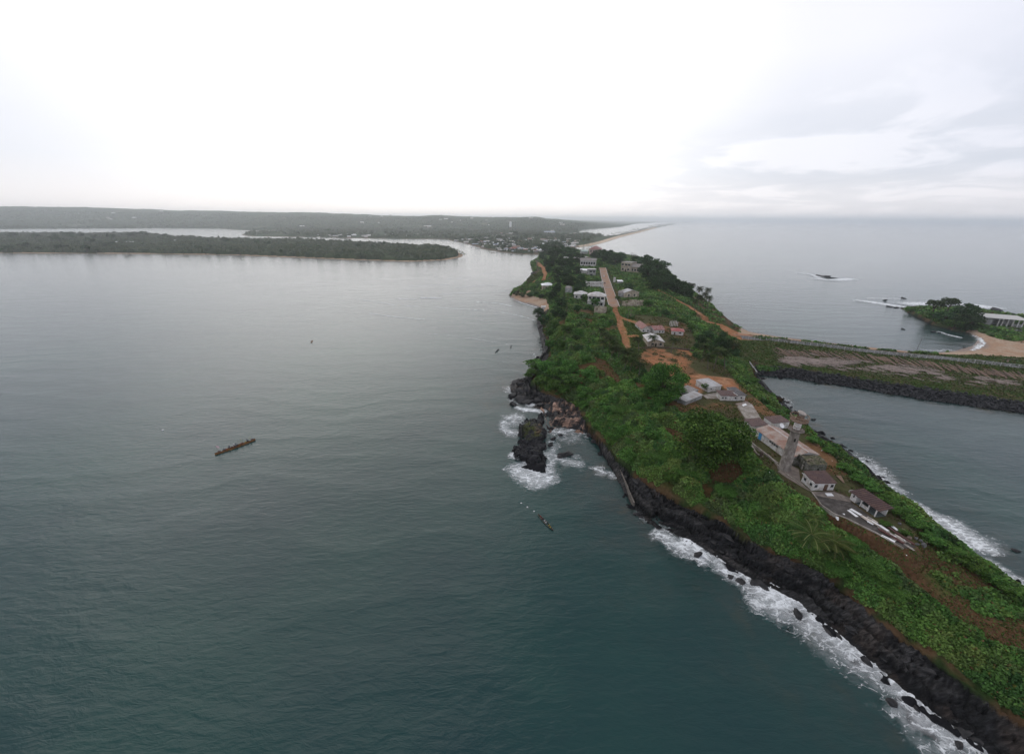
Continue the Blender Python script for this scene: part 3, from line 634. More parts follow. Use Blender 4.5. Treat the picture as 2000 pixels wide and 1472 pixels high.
    if cap: MB().box(-over-0.05, -over+0.18, -over, D+over, h+0.12, h+0.30).build('roof_trim', CAPR, ro) if roof in ('flat','mono') else MB().box(-over-0.03, Lx+over+0.03, D/2-0.14, D/2+0.14, h+rr+0.12, h+rr+0.20).build('ridge_cap', CAPR, ro)
    def plate(side, t_, zc_, w_, h_, out, th_):
        q = MB()
        if side == 'f': q.box(t_*Lx-w_/2, t_*Lx+w_/2, -out-th_, -out, zc_-h_/2, zc_+h_/2)
        elif side == 'b': q.box(t_*Lx-w_/2, t_*Lx+w_/2, D+out, D+out+th_, zc_-h_/2, zc_+h_/2)
        elif side == 'l': q.box(-out-th_, -out, t_*D-w_/2, t_*D+w_/2, zc_-h_/2, zc_+h_/2)
        else: q.box(Lx+out, Lx+out+th_, t_*D-w_/2, t_*D+w_/2, zc_-h_/2, zc_+h_/2)
        return q
    for sd_, t_, zc_, w_, h_ in wins:
        fo = plate(sd_, t_, zc_, w_+0.24, h_+0.24, 0.003, 0.04).build('window', frame or FRAME, e)
        plate(sd_, t_, zc_, w_, h_, 0.046, 0.02).build('pane', GLASS, fo)
    for dd_ in doors:
        sd_, t_, w_, h_ = dd_[:4]; dm_ = dd_[4] if len(dd_) > 4 else DOORM
        do = plate(sd_, t_, h_/2, w_, h_, 0.003, 0.05).build('door', dm_, e)
    if block:
        ca, sa = math.cos(ang), math.sin(ang); blocked.append(np.array([(A[0]+x*ca-y*sa, A[1]+x*sa+y*ca, 0) for x, y in ((0,0),(Lx,0),(Lx,D),(0,D))]))
    return e
blocked = []
PZ = 16.0
# ---- lighthouse
lb = G(1531, 917); lb[2] = PZ
def lighthouse():
    e = obj_new('lighthouse', None, None, 'tall weathered grey concrete lighthouse with a wrecked rusty lantern gallery', 'lighthouse'); e.location = lb; e.scale = (0.90, 0.90, 1.36)
    def lathe(prof, n=28, cap=True):
        m = MB(); an = [2*math.pi*i/n for i in range(n)]
        for r, z in prof: m.v += [(r*math.cos(a), r*math.sin(a), z) for a in an]
        for j in range(len(prof)-1):
            for i in range(n): k = j*n; m.f.append((k+i, k+(i+1) % n, k+n+(i+1) % n, k+n+i))
        if cap: m.f.append(tuple(range((len(prof)-1)*n, len(prof)*n)))
        return m
    s = lathe([(2.35,-1.5),(2.35,0.25),(2.12,0.3),(1.62,11.3),(1.66,11.5)]).build('tower', TOWERM, e, smooth=True)
    for k, (a, z) in enumerate([(0.15, 7.6), (-0.5, 2.2), (-1.9, 9.4)]):
        w = MB().box(-0.28, 0.28, -0.06, 0.06, -0.5, 0.5).build('window', DARKO, s); r = 2.12-(z/11.0)*0.5+0.01
        w.location = (r*math.cos(a), r*math.sin(a), z); w.rotation_euler = (0, 0, a+math.pi/2)
    # flared lower gallery
    g = lathe([(1.6,10.9),(1.75,11.3),(2.75,11.8),(2.8,12.0),(1.5,12.05)]).build('gallery', TOWERM, e)
    rl = MB()
    for i in range(14):
        a = 2*math.pi*i/14; rl.cyl((2.68*math.cos(a), 2.68*math.sin(a), 12.2), (2.68*math.cos(a), 2.68*math.sin(a), 13.2), 0.06, n=5)
        b = 2*math.pi*(i+1)/14
        rl.cyl((2.68*math.cos(a), 2.68*math.sin(a), 13.2), (2.68*math.cos(b), 2.68*math.sin(b), 13.2), 0.07, n=5).cyl((2.68*math.cos(a), 2.68*math.sin(a), 12.7), (2.68*math.cos(b), 2.68*math.sin(b), 12.7), 0.04, n=4)
    rl.build('railing', RUST, g)
    lathe([(1.25,12.2),(1.2,14.3)]).build('watch_room', WHITE, e, smooth=True)
    up = lathe([(1.1,14.0),(1.5,14.2),(3.05,14.55),(3.1,14.72),(1.0,14.78)]).build('upper_gallery', RUST, e)
    rl = MB()
    for i in range(16):
        a = 2*math.pi*i/16; b = 2*math.pi*(i+1)/16; lean = 0.25 if i in (4, 5, 6) else 0
        p = (3.0*math.cos(a), 3.0*math.sin(a), 14.7); q_ = ((3.05+lean)*math.cos(a), (3.05+lean)*math.sin(a), 15.9)
        rl.cyl(p, q_, 0.06, n=5)
        rl.cyl(q_, ((3.05+lean)*math.cos(b), (3.05+lean)*math.sin(b), 15.9), 0.11, n=5)
        if i % 2: rl.cyl(((p[0]+q_[0])/2, (p[1]+q_[1])/2, 15.3), (3.02*math.cos(b), 3.02*math.sin(b), 15.3), 0.06, n=4)
    rl.build('railing', mat('pale_rust', (0.24, 0.17, 0.12), 0.85, 0.4, 2.0), up)
    lm = MB()
    for i in range(7):
        a = 2*math.pi*i/7; lm.cyl((1.1*math.cos(a), 1.1*math.sin(a), 14.7), (1.1*math.cos(a)+0.25, 1.1*math.sin(a), 16.6), 0.09, n=5)
    lm.box(-0.8, 0.9, -0.8, 0.7, 14.8, 15.7)
    ln = lm.build('lantern_frame', RUST, e)
    rf = lathe([(1.5,0),(1.5,0.15),(1.3,0.3),(0.3,0.4)], 20).build('lantern_roof', mat('roof_plate', (0.34, 0.30, 0.27), 0.8, 0.3), ln); rf.location = (0.45, 0.15, 16.55); rf.rotation_euler = (0.12, 0.18, 0)
    MB().box(-0.45, 0.45, -0.05, 0.05, 0, 1.5).build('door', CAPR, e).location = (-0.2, -1.28, 12.35)
lighthouse()
blocked.append(np.array([(lb[0]+3.2*math.cos(a), lb[1]+3.2*math.sin(a), 0) for a in np.linspace(0, 6.28, 12, endpoint=False)]))
def on(u, v, z): return P(u, v, z)
# ---- buildings on the headland plateau
A = on(1585.5, 957.5, PZ); B = on(1627, 957, PZ); Cc = on(1563.5, 939, PZ); dpt = float(np.linalg.norm(Cc[:2]-A[:2]))
building('small_house', 'small white house with dark brown roof standing nearest below the lighthouse', 'house', A, B, dpt*0.98, 3.0, 'mono', 0.9, 0.35, WHITE, BROWNR,
  [('f',0.13,1.75,0.8,0.9),('f',0.88,1.75,0.8,0.9),('l',0.2,1.75,0.8,0.9),('l',0.75,1.75,0.8,0.9)], [('f',0.6,1.3,2.3)], cap=True, frame=GREYW)
# long building: ridge runs away from the lighthouse
A = on(1475, 852, PZ); B = on(1547, 905.4, PZ); Lx, ang = frame_xy(A, B); Bk = on(1603, 890, PZ+3.4); nrm = np.array([-math.sin(ang), math.cos(ang)])
dpt = float(abs(np.dot(Bk[:2]-B[:2], nrm)))
Sfull = Lx; print('long building', Lx, dpt)
longb = building('long_building', 'long white-walled building with pale roof streaked with rust, next to the lighthouse', 'building', A, B, dpt, 3.4, 'gable', 1.5, 0.5, WHITE, RUSTR,
  [('f',0.40,2.3,0.9,0.6),('f',0.46,2.3,0.9,0.6),('f',0.52,2.3,0.9,0.6),('f',0.58,2.3,0.9,0.6),('f',0.78,2.2,0.9,0.9)], [('f',0.12,1.6,2.9,BLUED)], cap=True)
A2 = on(1452, 832, PZ); B2 = on(1467, 845, PZ); l2, a2 = frame_xy(A2, B2)
building('brown_roofed_house', 'white house with plain brown roof joined to the upper end of the long building', 'house', A2, B2, dpt*0.62, 3.2, 'mono', 0.7, 0.4, WHITE, BROWNR, [('f',0.5,1.9,0.7,0.7),('l',0.2,1.8,0.7,0.7)], z=PZ)
q0 = on(1500, 823, PZ+3.2); q1 = on(1522, 834, PZ+3.2)
building('brown_lean_to', 'dark brown roofed lean-to behind the upper end of the long building', 'shed', on(1490,826,PZ), on(1508,838,PZ), 7.5, 2.9, 'mono', 0.4, 0.3, WHITE, BROWNR, z=PZ)
def dish():
    p = on(1526.5, 831, PZ+3.6); e = obj_new('satellite_dish', None, None, 'white satellite dish behind the brown lean-to roof', 'dish'); e.location = p
    m = MB(); n = 16
    for j in range(5):
        r = 1.1*j/4; m.v += [(r*math.cos(2*math.pi*i/n), r*math.sin(2*math.pi*i/n), 0.25*(j/4)**2) for i in range(n)]
    for j in range(4):
        for i in range(n): k = j*n; m.f.append((k+i, k+(i+1) % n, k+n+(i+1) % n, k+n+i))
    d = m.build('reflector', WHITEP, e, smooth=True); d.rotation_euler = (R(48), 0, R(15))
    MB().cyl((0,0,-3.6),(0,0,0.05),0.06).build('mast', RUST, e)
dish()
# ---- stone ruin
def ruin_stone():
    A = on(1575, 924.5, PZ); B = on(1610, 925, PZ); Lr, ang = frame_xy(A, B); Cb = on(1556, 905, PZ); D = float(np.linalg.norm(Cb[:2]-A[:2]))
    e = obj_new('stone_ruin', None, None, 'grey stone ruin with overgrown broken roof between the lighthouse and the small white house', 'ruin'); e.location = A; e.rotation_euler = (0, 0, ang)
    w = MB(); openwall(w, Lr, 3.6, [(Lr*0.5, Lr*0.5+0.9, 1.3, 2.3)], 0, 0.4); openwall(w, Lr*0.97, 4.0, [], D-0.4, D)
    for a, b, h in ((0.4, D*0.25, 3.7), (D*0.25, D*0.32, 3.9), (D*0.46, D*0.62, 4.1), (D*0.62, D-0.4, 4.4)): w.box(0, 0.4, a, b, -1, h)
    w.box(0, 0.4, D*0.32, D*0.46, 2.4, 3.8); w.box(Lr-0.4, Lr, 0.4, D-0.4, -1, 3.5)
    w.box(-2.2, 0, D*0.75, D*0.78, -1, 3.0)
    w.build('wall', STONE, e, jit=0.12, seed=3)
    g = np.random.default_rng(5); nx, ny = 14, 18; vx = np.linspace(-0.2, Lr+0.3, nx); vy = np.linspace(0.1, D+0.1, ny); X_, Y_ = np.meshgrid(vx, vy)
    Z_ = 3.65+0.9*np.sin(np.clip(Y_/D, 0, 1)*math.pi)+g.normal(0, 0.12, X_.shape); f = grid_faces(ny, nx); f = f[g.random(len(f)) > 0.04]
    obj_new('roof', mesh_np('roof', np.stack([X_, Y_, Z_], -1).reshape(-1, 3), f, (mat('mossy_slabs', (0.17, 0.145, 0.11), 0.95, 0.5, 0.9, 0.1, bump=0.8, stain=(0.07, 0.08, 0.04), stain_amt=0.5, stain_scale=0.6),)), e)
    MB().box(-0.06, -0.02, D*0.36, D*0.46, 0, 2.1).build('door', mat('pale_door', (0.33, 0.31, 0.28), 0.8), e)
    ca, sa = math.cos(ang), math.sin(ang); blocked.append(np.array([(A[0]+x*ca-y*sa, A[1]+x*sa+y*ca, 0) for x, y in ((0,0),(Lr,0),(Lr,D),(0,D))]))
ruin_stone()
# ---- open shed
def open_shed():
    A = on(1659, 974.5, PZ); B = on(1708.5, 1009, PZ); Ls, ang = frame_xy(A, B); Cr = on(1730, 1006.5, PZ)
    nrm = np.array([-math.sin(ang), math.cos(ang)]); D = float(abs(np.dot(Cr[:2]-B[:2], nrm))); print('shed', Ls, D)
    e = obj_new('open_shed', None, None, 'open-fronted shed with ribbed brown roof beside the paved yard', 'shed'); e.location = A; e.rotation_euler = (0, 0, ang)
    w = MB(); w.box(0, 0.25, 0.25, D, -1, 2.9); w.box(0.25, Ls, D-0.25, D, -1, 3.0); openwall(w, Ls*0.22, 2.8, [(Ls*0.08, Ls*0.14, 1.4, 2.3)], 0, 0.25); w.box(Ls*0.22-0.25, Ls*0.22, 0.25, D-0.25, -1, 2.8)
    w.box(Ls*0.42, Ls*0.70, 0.3, 0.5, -1, 1.1)
    w.build('wall', WHITE, e)
    MB().box(Ls*0.08, Ls*0.14, 0.10, 0.14, 1.4, 2.3).build('window', GLASS, e)
    for x in (Ls*0.42, Ls*0.70, Ls-0.15): MB().box(x-0.13, x+0.13, -0.05, 0.21, -1, 2.85).build('post', CAPR, e)
    MB().box(0, Ls+0.2, 0.1, D-0.1, -0.8, 0.06).build('floor', mat('shed_floor', (0.10, 0.12, 0.12), 0.7), e)
    r = MB(); k = 0.5/D; r.slab([(-0.5,-0.6,2.9),(Ls+0.9,-0.6,2.9),(Ls+0.9,D+0.6,3.5),(-0.5,D+0.6,3.5)], 0.14); rf = r.build('roof', BROWNR, e)
    ribs = MB(); n = 12
    for i in range(n+1):
        x = -0.45+(Ls+1.3)*i/n; ribs.slab([(x-0.05,-0.6,2.98),(x+0.05,-0.6,2.98),(x+0.05,D+0.6,3.58),(x-0.05,D+0.6,3.58)], 0.078)
    ribs.build('roof_rib', mat('rib_brown', (0.045, 0.026, 0.026), 0.6), rf); MB().box(-0.6, -0.5, -0.6, D+0.4, 2.5, 3.1).build('roof_trim', CAPR, rf)
    ca, sa = math.cos(ang), math.sin(ang); blocked.append(np.array([(A[0]+x*ca-y*sa, A[1]+x*sa+y*ca, 0) for x, y in ((0,0),(Ls,0),(Ls,D),(0,D))]))
open_shed()
def slab_thing(name, label, cat, pts, z, th, m, group=None, kind=None, block=True):
    p = [on(u, v, z) for u, v in pts]; c = np.mean(p, 0)
    mb = MB(); mb.slab([tuple(q-np.array([c[0], c[1], z])) for q in p][::1], th)
    if np.cross(p[1][:2]-p[0][:2], p[2][:2]-p[1][:2]) < 0: mb = MB(); mb.slab([tuple(q-np.array([c[0], c[1], z])) for q in p[::-1]], th)
    o = mb.build(name, m, None, label=label, cat=cat, group=group, kind=kind); o.location = (c[0], c[1], z)
    if block: blocked.append(np.array([(q[0], q[1], 0) for q in p]))
    return o
slab_thing('paved_yard', None, None, [(1588,966),(1655,969),(1668,985),(1700,1008),(1730,1035),(1790,1068),(1768,1070),(1712,1040),(1655,1012),(1628,1002),(1604,985)], PZ+0.10, 0.5, DCONC, kind='structure')
slab_thing('courtyard', None, None, [(1585,959.5),(1628,959),(1658,971),(1663,978),(1655,968),(1588,965.5)][:4]+[(1662,980),(1588,966)], PZ+0.19, 0.6, mat('yard_slab', (0.24, 0.20, 0.17), 0.9, 0.3, 0.6, stain=(0.13, 0.11, 0.095), stain_amt=0.4), kind='structure')
slab_thing('tower_apron', None, None, [(1519,920),(1536,932),(1580,958),(1563,938),(1560,915),(1545,908)], PZ+0.08, 0.5, mat('apron', (0.20, 0.165, 0.14), 0.9, 0.3, 0.6), kind='structure')
slab_thing('white_sheet', 'white board lying on the paving in front of the small white house', 'board', [(1611,962.5),(1624,962.5),(1629,968),(1616,968)], PZ+0.32, 0.06, WHITEP, block=False)
# low walls
def low_wall(name, label, pts, z, h, th, m, cat='wall', drop=1.0):
    p = [on(u, v, z) for u, v in pts]; mb = MB()
    for a, b in zip(p[:-1], p[1:]):
        d = b[:2]-a[:2]; n = np.array([-d[1], d[0]])/np.linalg.norm(d)*th/2
        k = len(mb.v); mb.v += [(*(a[:2]-n), z-drop), (*(b[:2]-n), z-drop), (*(b[:2]+n), z-drop), (*(a[:2]+n), z-drop), (*(a[:2]-n), z+h), (*(b[:2]-n), z+h), (*(b[:2]+n), z+h), (*(a[:2]+n), z+h)]
        for f in ((3,2,1,0),(4,5,6,7),(0,1,5,4),(1,2,6,5),(2,3,7,6),(3,0,4,7)): mb.f.append(tuple(k+i for i in f))
    return mb.build(name, m, None, label=label, cat=cat)
low_wall('yard_wall', 'low concrete kerb wall along the slope edge of the paved yard', [(1500,888),(1535,925),(1585,960),(1604,986),(1628,1003),(1655,1013),(1712,1041),(1765,1071)], PZ, 0.25, 0.3, CONC, 'wall')
low_wall('garden_wall', 'thin cracked wall below the long building on the tree side', [(1437,842),(1450,853),(1466,868),(1478,887),(1490,893)], 15.2, 0.5, 0.35, CONC)
low_wall('path_edge', 'concrete path edge running along the front of the long building', [(1440,838),(1475,870),(1520,905)], 15.9, 0.25, 0.4, CONC)
low_wall('cracked_wall', 'broken strip of wall in the weeds below the lighthouse base', [(1490,910),(1510,925),(1530,940)], 15.4, 0.35, 0.3, CONC)
def pillar(u, v): 
    p = G(u, v); o = MB().box(-0.35, 0.35, -0.35, 0.35, -0.5, 1.7).box(-0.42, 0.42, -0.42, 0.42, 1.7, 1.9).build('stone_pillar', mat('brown_stone', (0.09, 0.06, 0.05), 0.9), None, label='short dark brown gate pillar in the dirt between the big tree and the lighthouse', cat='pillar'); o.location = p
pillar(1486, 891)
# ---- boards, beams and rubble at the far end of the paved yard
random.seed(21)
gb = 'white boards lying on the paved yard'
def plank(u0, v0, u1, v1, w, m, name, label, group=None, z=PZ+0.13, th=0.10, cat='board'):
    a = on(u0, v0, z); b = on(u1, v1, z); Lp, ang = frame_xy(a, b); o = MB().box(0, Lp, -w/2, w/2, 0, th).build(name, m, None, label=label, cat=cat, group=group)
    o.location = (a[0], a[1], z); o.rotation_euler = (random.uniform(-0.02, 0.02), random.uniform(-0.02, 0.0), ang); return o
plank(1657, 996, 1674, 1009, 0.9, WHITEP, 'white_board', 'bright white board, leftmost of the pair on the dark yard paving', gb)
plank(1661, 993.5, 1682, 1006, 1.0, WHITEP, 'white_board', 'longest bright white board, right one of the pair on the dark yard paving', gb)
gb2 = 'pale boards in the long heap'; lb2 = 'pale weathered board in the long heap beside the open shed'
for i in range(34):
    s_ = random.random(); u = 1680+s_*92+random.uniform(-5, 5); v = 1004+s_*58+random.uniform(-4, 5); ln = random.uniform(6, 20); zz = PZ+0.13+random.uniform(0, 0.35)-(s_ > 0.75)*0.9*(s_-0.75)
    plank(u, v, u+ln, v+ln*0.62+random.uniform(-1.5, 1.5), random.uniform(0.3, 0.9), random.choice([WHITEP, PALEP, PALEP, CONC]), 'pale_board', lb2, gb2, zz, random.uniform(0.06, 0.2))
plank(1716, 1033, 1765, 1062, 0.7, mat('rusty_beam', (0.10, 0.045, 0.04), 0.8), 'rusty_beam', 'long dark red-brown iron beam along the board heap', None, PZ+0.3, 0.3, 'beam')
plank(1735, 1030, 1785, 1064, 0.5, mat('rusty_beam', (0.10, 0.045, 0.04), 0.8), 'rusty_beam', 'second dark iron beam on the shed side of the board heap', None, PZ+0.4, 0.3, 'beam')
plank(1721, 1045, 1748, 1058, 0.9, WHITEP, 'white_board', 'white board at the outer edge of the heap, beside the rusty beam', gb, PZ+0.14)
plank(1742, 1027, 1754, 1036, 0.8, WHITEP, 'white_board', 'white board on the orange soil right of the heap', gb, PZ+0.5)
def rock_mesh(seed, n=2, rough=0.35, m=None):
    bm = bmesh.new(); bmesh.ops.create_icosphere(bm, subdivisions=n, radius=1); g = np.random.default_rng(seed)
    cuts = [(Vector(g.normal(size=3)).normalized(), g.uniform(0.38, 0.72)) for _ in range(16)]
    for v in bm.verts:
        c = v.co.copy()
        for nn, d in cuts:
            k = c.dot(nn)
            if k > d: c -= nn*(k-d)
        c += Vector(g.normal(size=3))*0.025*rough/0.35; v.co = c
    me = bpy.data.meshes.new('rock'); bm.to_mesh(me); bm.free(); me.materials.append(m or M_ROCK); return me
M_ROCK = mat('black_rock', (0.017, 0.017, 0.019), 0.75, 0.6, 1.2, 0.35, bump=0.8, stain=(0.045, 0.042, 0.04), stain_amt=0.25, stain_scale=1.0)
M_GROCK = mat('grey_rock', (0.11, 0.108, 0.105), 0.9, 0.4, 1.2, 0.2, bump=0.6)
M_PROCK = mat('pink_rubble', (0.30, 0.22, 0.18), 0.9, 0.3, 1.2, 0.2, bump=0.6)
RK = [rock_mesh(500+i) for i in range(6)]; RKG = [rock_mesh(510+i, m=M_GROCK) for i in range(3)]; RKP = [rock_mesh(520+i, m=M_PROCK) for i in range(3)]
def put_rock(me, p, s, name, label, cat, group, sq=(1, 1, 0.6), sink=0.25):
    o = obj_new(name, me, None, label, cat, group); k = s
    o.location = (p[0], p[1], p[2]+s*sq[2]*(0.5-sink)); o.scale = (s*sq[0], s*sq[1], s*sq[2]); o.rotation_euler = (random.uniform(-0.3, 0.3), random.uniform(-0.3, 0.3), random.uniform(0, 6.28)); return o
for u, v, s in [(1765,1037,0.9),(1775,1050,1.0),(1789,1053,0.8),(1803,1066,1.1),(1790,1064,0.9),(1757,1024,0.8),(1797,1058,0.8),(1809,1060,0.7)]:
    put_rock(random.choice(RKP+RKG), G(u, v), s, 'rubble_block', 'rough pinkish rubble block on the orange soil at the end of the board heap', 'rock', 'rubble blocks at the end of the board heap', (1, 1, 0.9))
put_rock(rock_mesh(530, m=WHITEP), G(1634, 1014), 0.9, 'white_rock', 'white peaked lump lying on the slope just below the paved yard', 'rock', None, (1.2, 0.8, 1.0), 0)
slab_thing('brown_sheet', 'brown sheet lying on the east slope right of the small white house', 'sheet', [(1633,928),(1643,928),(1650,943),(1646,941)], 16.4, 0.1, mat('panel_brown', (0.20, 0.13, 0.09), 0.8), block=False)
# ---- group of sheds and houses north of the big tree
A = on(1383, 766, 15.5); B = on(1407, 762.5, 15.5)
building('grey_roofed_shed', 'white shed with plain grey metal roof on the orange dirt', 'shed', A, B, 9.5, 2.9, 'mono', 0.4, 0.35, WHITE, GREYR, [('f',0.2,1.7,0.6,0.6)], z=15.5)
A = on(1407, 782, 15.5); B = on(1438, 782.5, 15.5)
building('white_bungalow', 'low white bungalow with dark brown roof above the concrete slabs', 'house', A, B, 5.2, 2.7, 'mono', 0.5, 0.4, WHITE, BROWNR, [('f',0.12,1.5,0.6,0.7),('f',0.3,1.5,0.6,0.7),('f',0.92,1.5,0.7,0.9)], z=15.5)
A = on(1439, 782.5, 15.5); B = on(1454, 782, 15.5)
building('black_roofed_annex', 'white annex with black roof and white fascia at the right end of the bungalow', 'house', A, B, 9.0, 2.9, 'mono', 0.4, 0.5, WHITE, DARKR, [('f',0.5,1.6,0.7,0.7)], z=15.5, cap=True)
slab_thing('rubble_slab', None, None, [(1372,771),(1400,766),(1410,778),(1380,778)], 15.62, 0.4, CONC, kind='structure')
slab_thing('terrace_slab', None, None, [(1440,793),(1468,788),(1487,818),(1458,820)], 15.92, 0.6, CONC, kind='structure')
slab_thing('terrace_floor', None, None, [(1436,788),(1458,783),(1470,790),(1446,794)], 15.78, 0.5, mat('terrace_floor', (0.25, 0.20, 0.17), 0.9, 0.3), kind='structure')
A = on(1338, 793, 15.0); B = on(1370, 780, 15.0)
building('grey_flat_shed', 'grey metal roofed shed wedged between the two big trees', 'shed', A, B, 4.5, 2.6, 'mono', 0.3, 0.3, GREYW, GREYR, z=15.0)
A = on(1346, 776, 15.0); B = on(1362, 770, 15.0)
building('grey_hut', 'small dark grey roofed hut behind the round tree', 'hut', A, B, 6, 2.6, 'mono', 0.3, 0.3, GREYW, GREYBR, z=15.0)
def broken_wall():
    a = on(1302, 770, 14.6); b = on(1316, 784, 14.6); c = on(1327, 786, 14.6); e = MB()
    for p, q_, h in ((a, b, 3.2), (b, c, 2.8)):
        d = q_[:2]-p[:2]; n = 5
        for i in range(n):
            s0, s1 = p[:2]+d*i/n, p[:2]+d*(i+1)/n; hh = h-0.9*((i*7) % 3)/3; nn = np.array([-d[1], d[0]])/np.linalg.norm(d)*0.15; k = len(e.v)
            e.v += [(*(s0-nn), 13), (*(s1-nn), 13), (*(s1+nn), 13), (*(s0+nn), 13), (*(s0-nn), 14.6+hh), (*(s1-nn), 14.6+hh-0.1), (*(s1+nn), 14.6+hh-0.1), (*(s0+nn), 14.6+hh)]
            for f in ((3,2,1,0),(4,5,6,7),(0,1,5,4),(1,2,6,5),(2,3,7,6),(3,0,4,7)): e.f.append(tuple(k+i_ for i_ in f))
    e.build('broken_wall', GREYW, None, label='jagged whitish wall of a ruin under the big round tree', cat='ruin')
broken_wall()
slab_thing('white_car_roof', 'white sheet lying on the terrace right of the annex', 'sheet', [(1449,790),(1456,787.5),(1459,790),(1452,793)], 16.2, 0.2, WHITEP, block=False).name = 'white_sheet'
# ---- red-roofed house and its neighbours
zR = float(G(1280, 678)[2]); print('zR', zR)
A = on(1265, 676, zR); B = on(1296, 677, zR)
building('patched_front_wing', 'front wing with patched grey metal roof and pale walls behind the three palms', 'house', A, B, 17, 3.6, 'gable', 1.6, 0.6, CREAM, PALER, [('f',0.3,1.8,1.2,1.2),('f',0.8,1.8,1.4,1.4)], [('f',0.5,1.1,2.2,DARKO)], z=zR, axis='y')
A = on(1253, 650, zR); B = on(1270, 650, zR)
building('red_roofed_house', 'house with large faded red roof, its back slope white, beside the dirt track', 'house', A, B, 17, 3.6, 'gable', 2.2, 0.7, WHITE, OREDR, [('f',0.2,1.8,1,1),('f',0.7,1.8,1,1),('l',0.5,1.8,1,1)], z=zR, axis='y')
A = on(1277, 652, zR); B = on(1297, 651.5, zR)
building('red_roofed_wing', 'right wing with narrow faded red roof facing the small white cottage', 'house', A, B, 12, 3.4, 'gable', 1.8, 0.6, WHITE, OREDR, [('f',0.55,1.8,1.1,1.0),('f',0.85,1.7,0.9,1.2)], z=zR)
zr2 = float(G(1322, 655)[2])
A = on(1311.5, 653, zr2); B = on(1334, 655, zr2)
building('red_cottage', 'small white cottage with bright clean red hip roof', 'house', A, B, 8.5, 3.0, 'hip', 1.6, 0.7, WHITE, REDR, [('f',0.72,1.7,1.3,1.0),('l',0.5,1.7,1.0,0.9)], [('f',0.25,0.9,2.1)], z=zr2)
def columns():
    a = on(1310.5, 639, zr2); b = on(1322.5, 639, zr2); e = obj_new('column_frame', None, None, 'row of bare pale concrete columns standing behind the bright red cottage roof', 'ruin'); Lc, ang = frame_xy(a, b); e.location = a; e.rotation_euler = (0, 0, ang)
    for i in range(5):
        for j in (0, 3.0): MB().box(Lc*i/4-0.2, Lc*i/4+0.2, j-0.2, j+0.2, -1, 4.6+0.3*(i % 2)).build('column', CAPR, e)
    MB().box(-0.4, Lc+0.4, -0.3, 3.3, 0.0, 0.9).build('plinth', CONC, e)
columns()
# low ruined enclosure wall in front of the palms
low_wall('enclosure_wall', 'low brown enclosure wall in front of the patched wing and the palms', [(1246,682),(1270,680),(1300,680),(1345,684),(1360,688)], zR-0.5, 1.0, 0.3, mat('brown_wall', (0.13, 0.10, 0.08), 0.9, 0.3))
def power_pole(u, v, h, label):
    p = G(u, v); e = obj_new('utility_pole', None, None, label, 'pole', 'utility poles by the dirt track'); e.location = p
    MB().cyl((0,0,-1),(0,0,h),0.16,0.11,8).build('pole', mat('pole_wood', (0.20, 0.18, 0.16), 0.9), e); MB().box(-1.0, 1.0, -0.08, 0.08, h-0.9, h-0.7).build('crossarm', mat('pole_wood', (0.2, 0.18, 0.16)), e)
power_pole(1225, 631, 13, 'tall thin utility pole left of its twin, beside the side track to the red-roofed house'); power_pole(1231, 622, 12, 'second tall thin utility pole, right of and behind the first')
power_pole(1213, 598, 11, 'utility pole between the paved road and the patched-roof house'); power_pole(1245, 588, 9, 'utility pole beside the roofless ruin right of the road')
# ---- along the paved road
def bz(u, v): p = G(u, v); return p
def bld(name, label, cat, a, b, depth, h, **kw):
    pa, pb = G(*a), G(*b); z = float(min(pa[2], pb[2])); e_ = building(name, label, cat, on(*a, z), on(*b, z), depth*0.8, h, z=z, **kw); e_.scale = (1, 1, 1.3); return e_
big = bld('two_storey_house', 'white two-storey house with pale hip roof and long dark windows, left of road', 'house', (1147,598), (1179,600), 16, 8.2, roof='hip', rise=2.6, over=1.0, rm=PALER,
  wins=[('f',0.13,6.6,2.6,1.7),('f',0.38,6.6,3.2,1.7),('f',0.63,6.6,3.2,1.7),('f',0.88,6.6,2.8,1.7),('f',0.3,2.2,2,1.6),('f',0.85,2.2,2,1.8),('r',0.3,6.6,2.6,1.6),('r',0.7,6.6,2.6,1.6)], doors=[('f',0.6,1.4,2.6,DARKO)])
MB().box(-0.3, frame_xy(G(1147,598), G(1179,600))[0]+0.3, -1.6, -0.01, 4.1, 4.4).build('balcony', WHITE, big)
bld('pale_side_house', 'low house with patchy pale roof on the left of the two-storey house', 'house', (1121,585), (1145,586), 14, 4.6, roof='hip', rise=2.2, over=0.8, rm=PALER, wins=[('f',0.2,2.4,1.8,1.5),('f',0.6,2.4,2.2,1.5)])
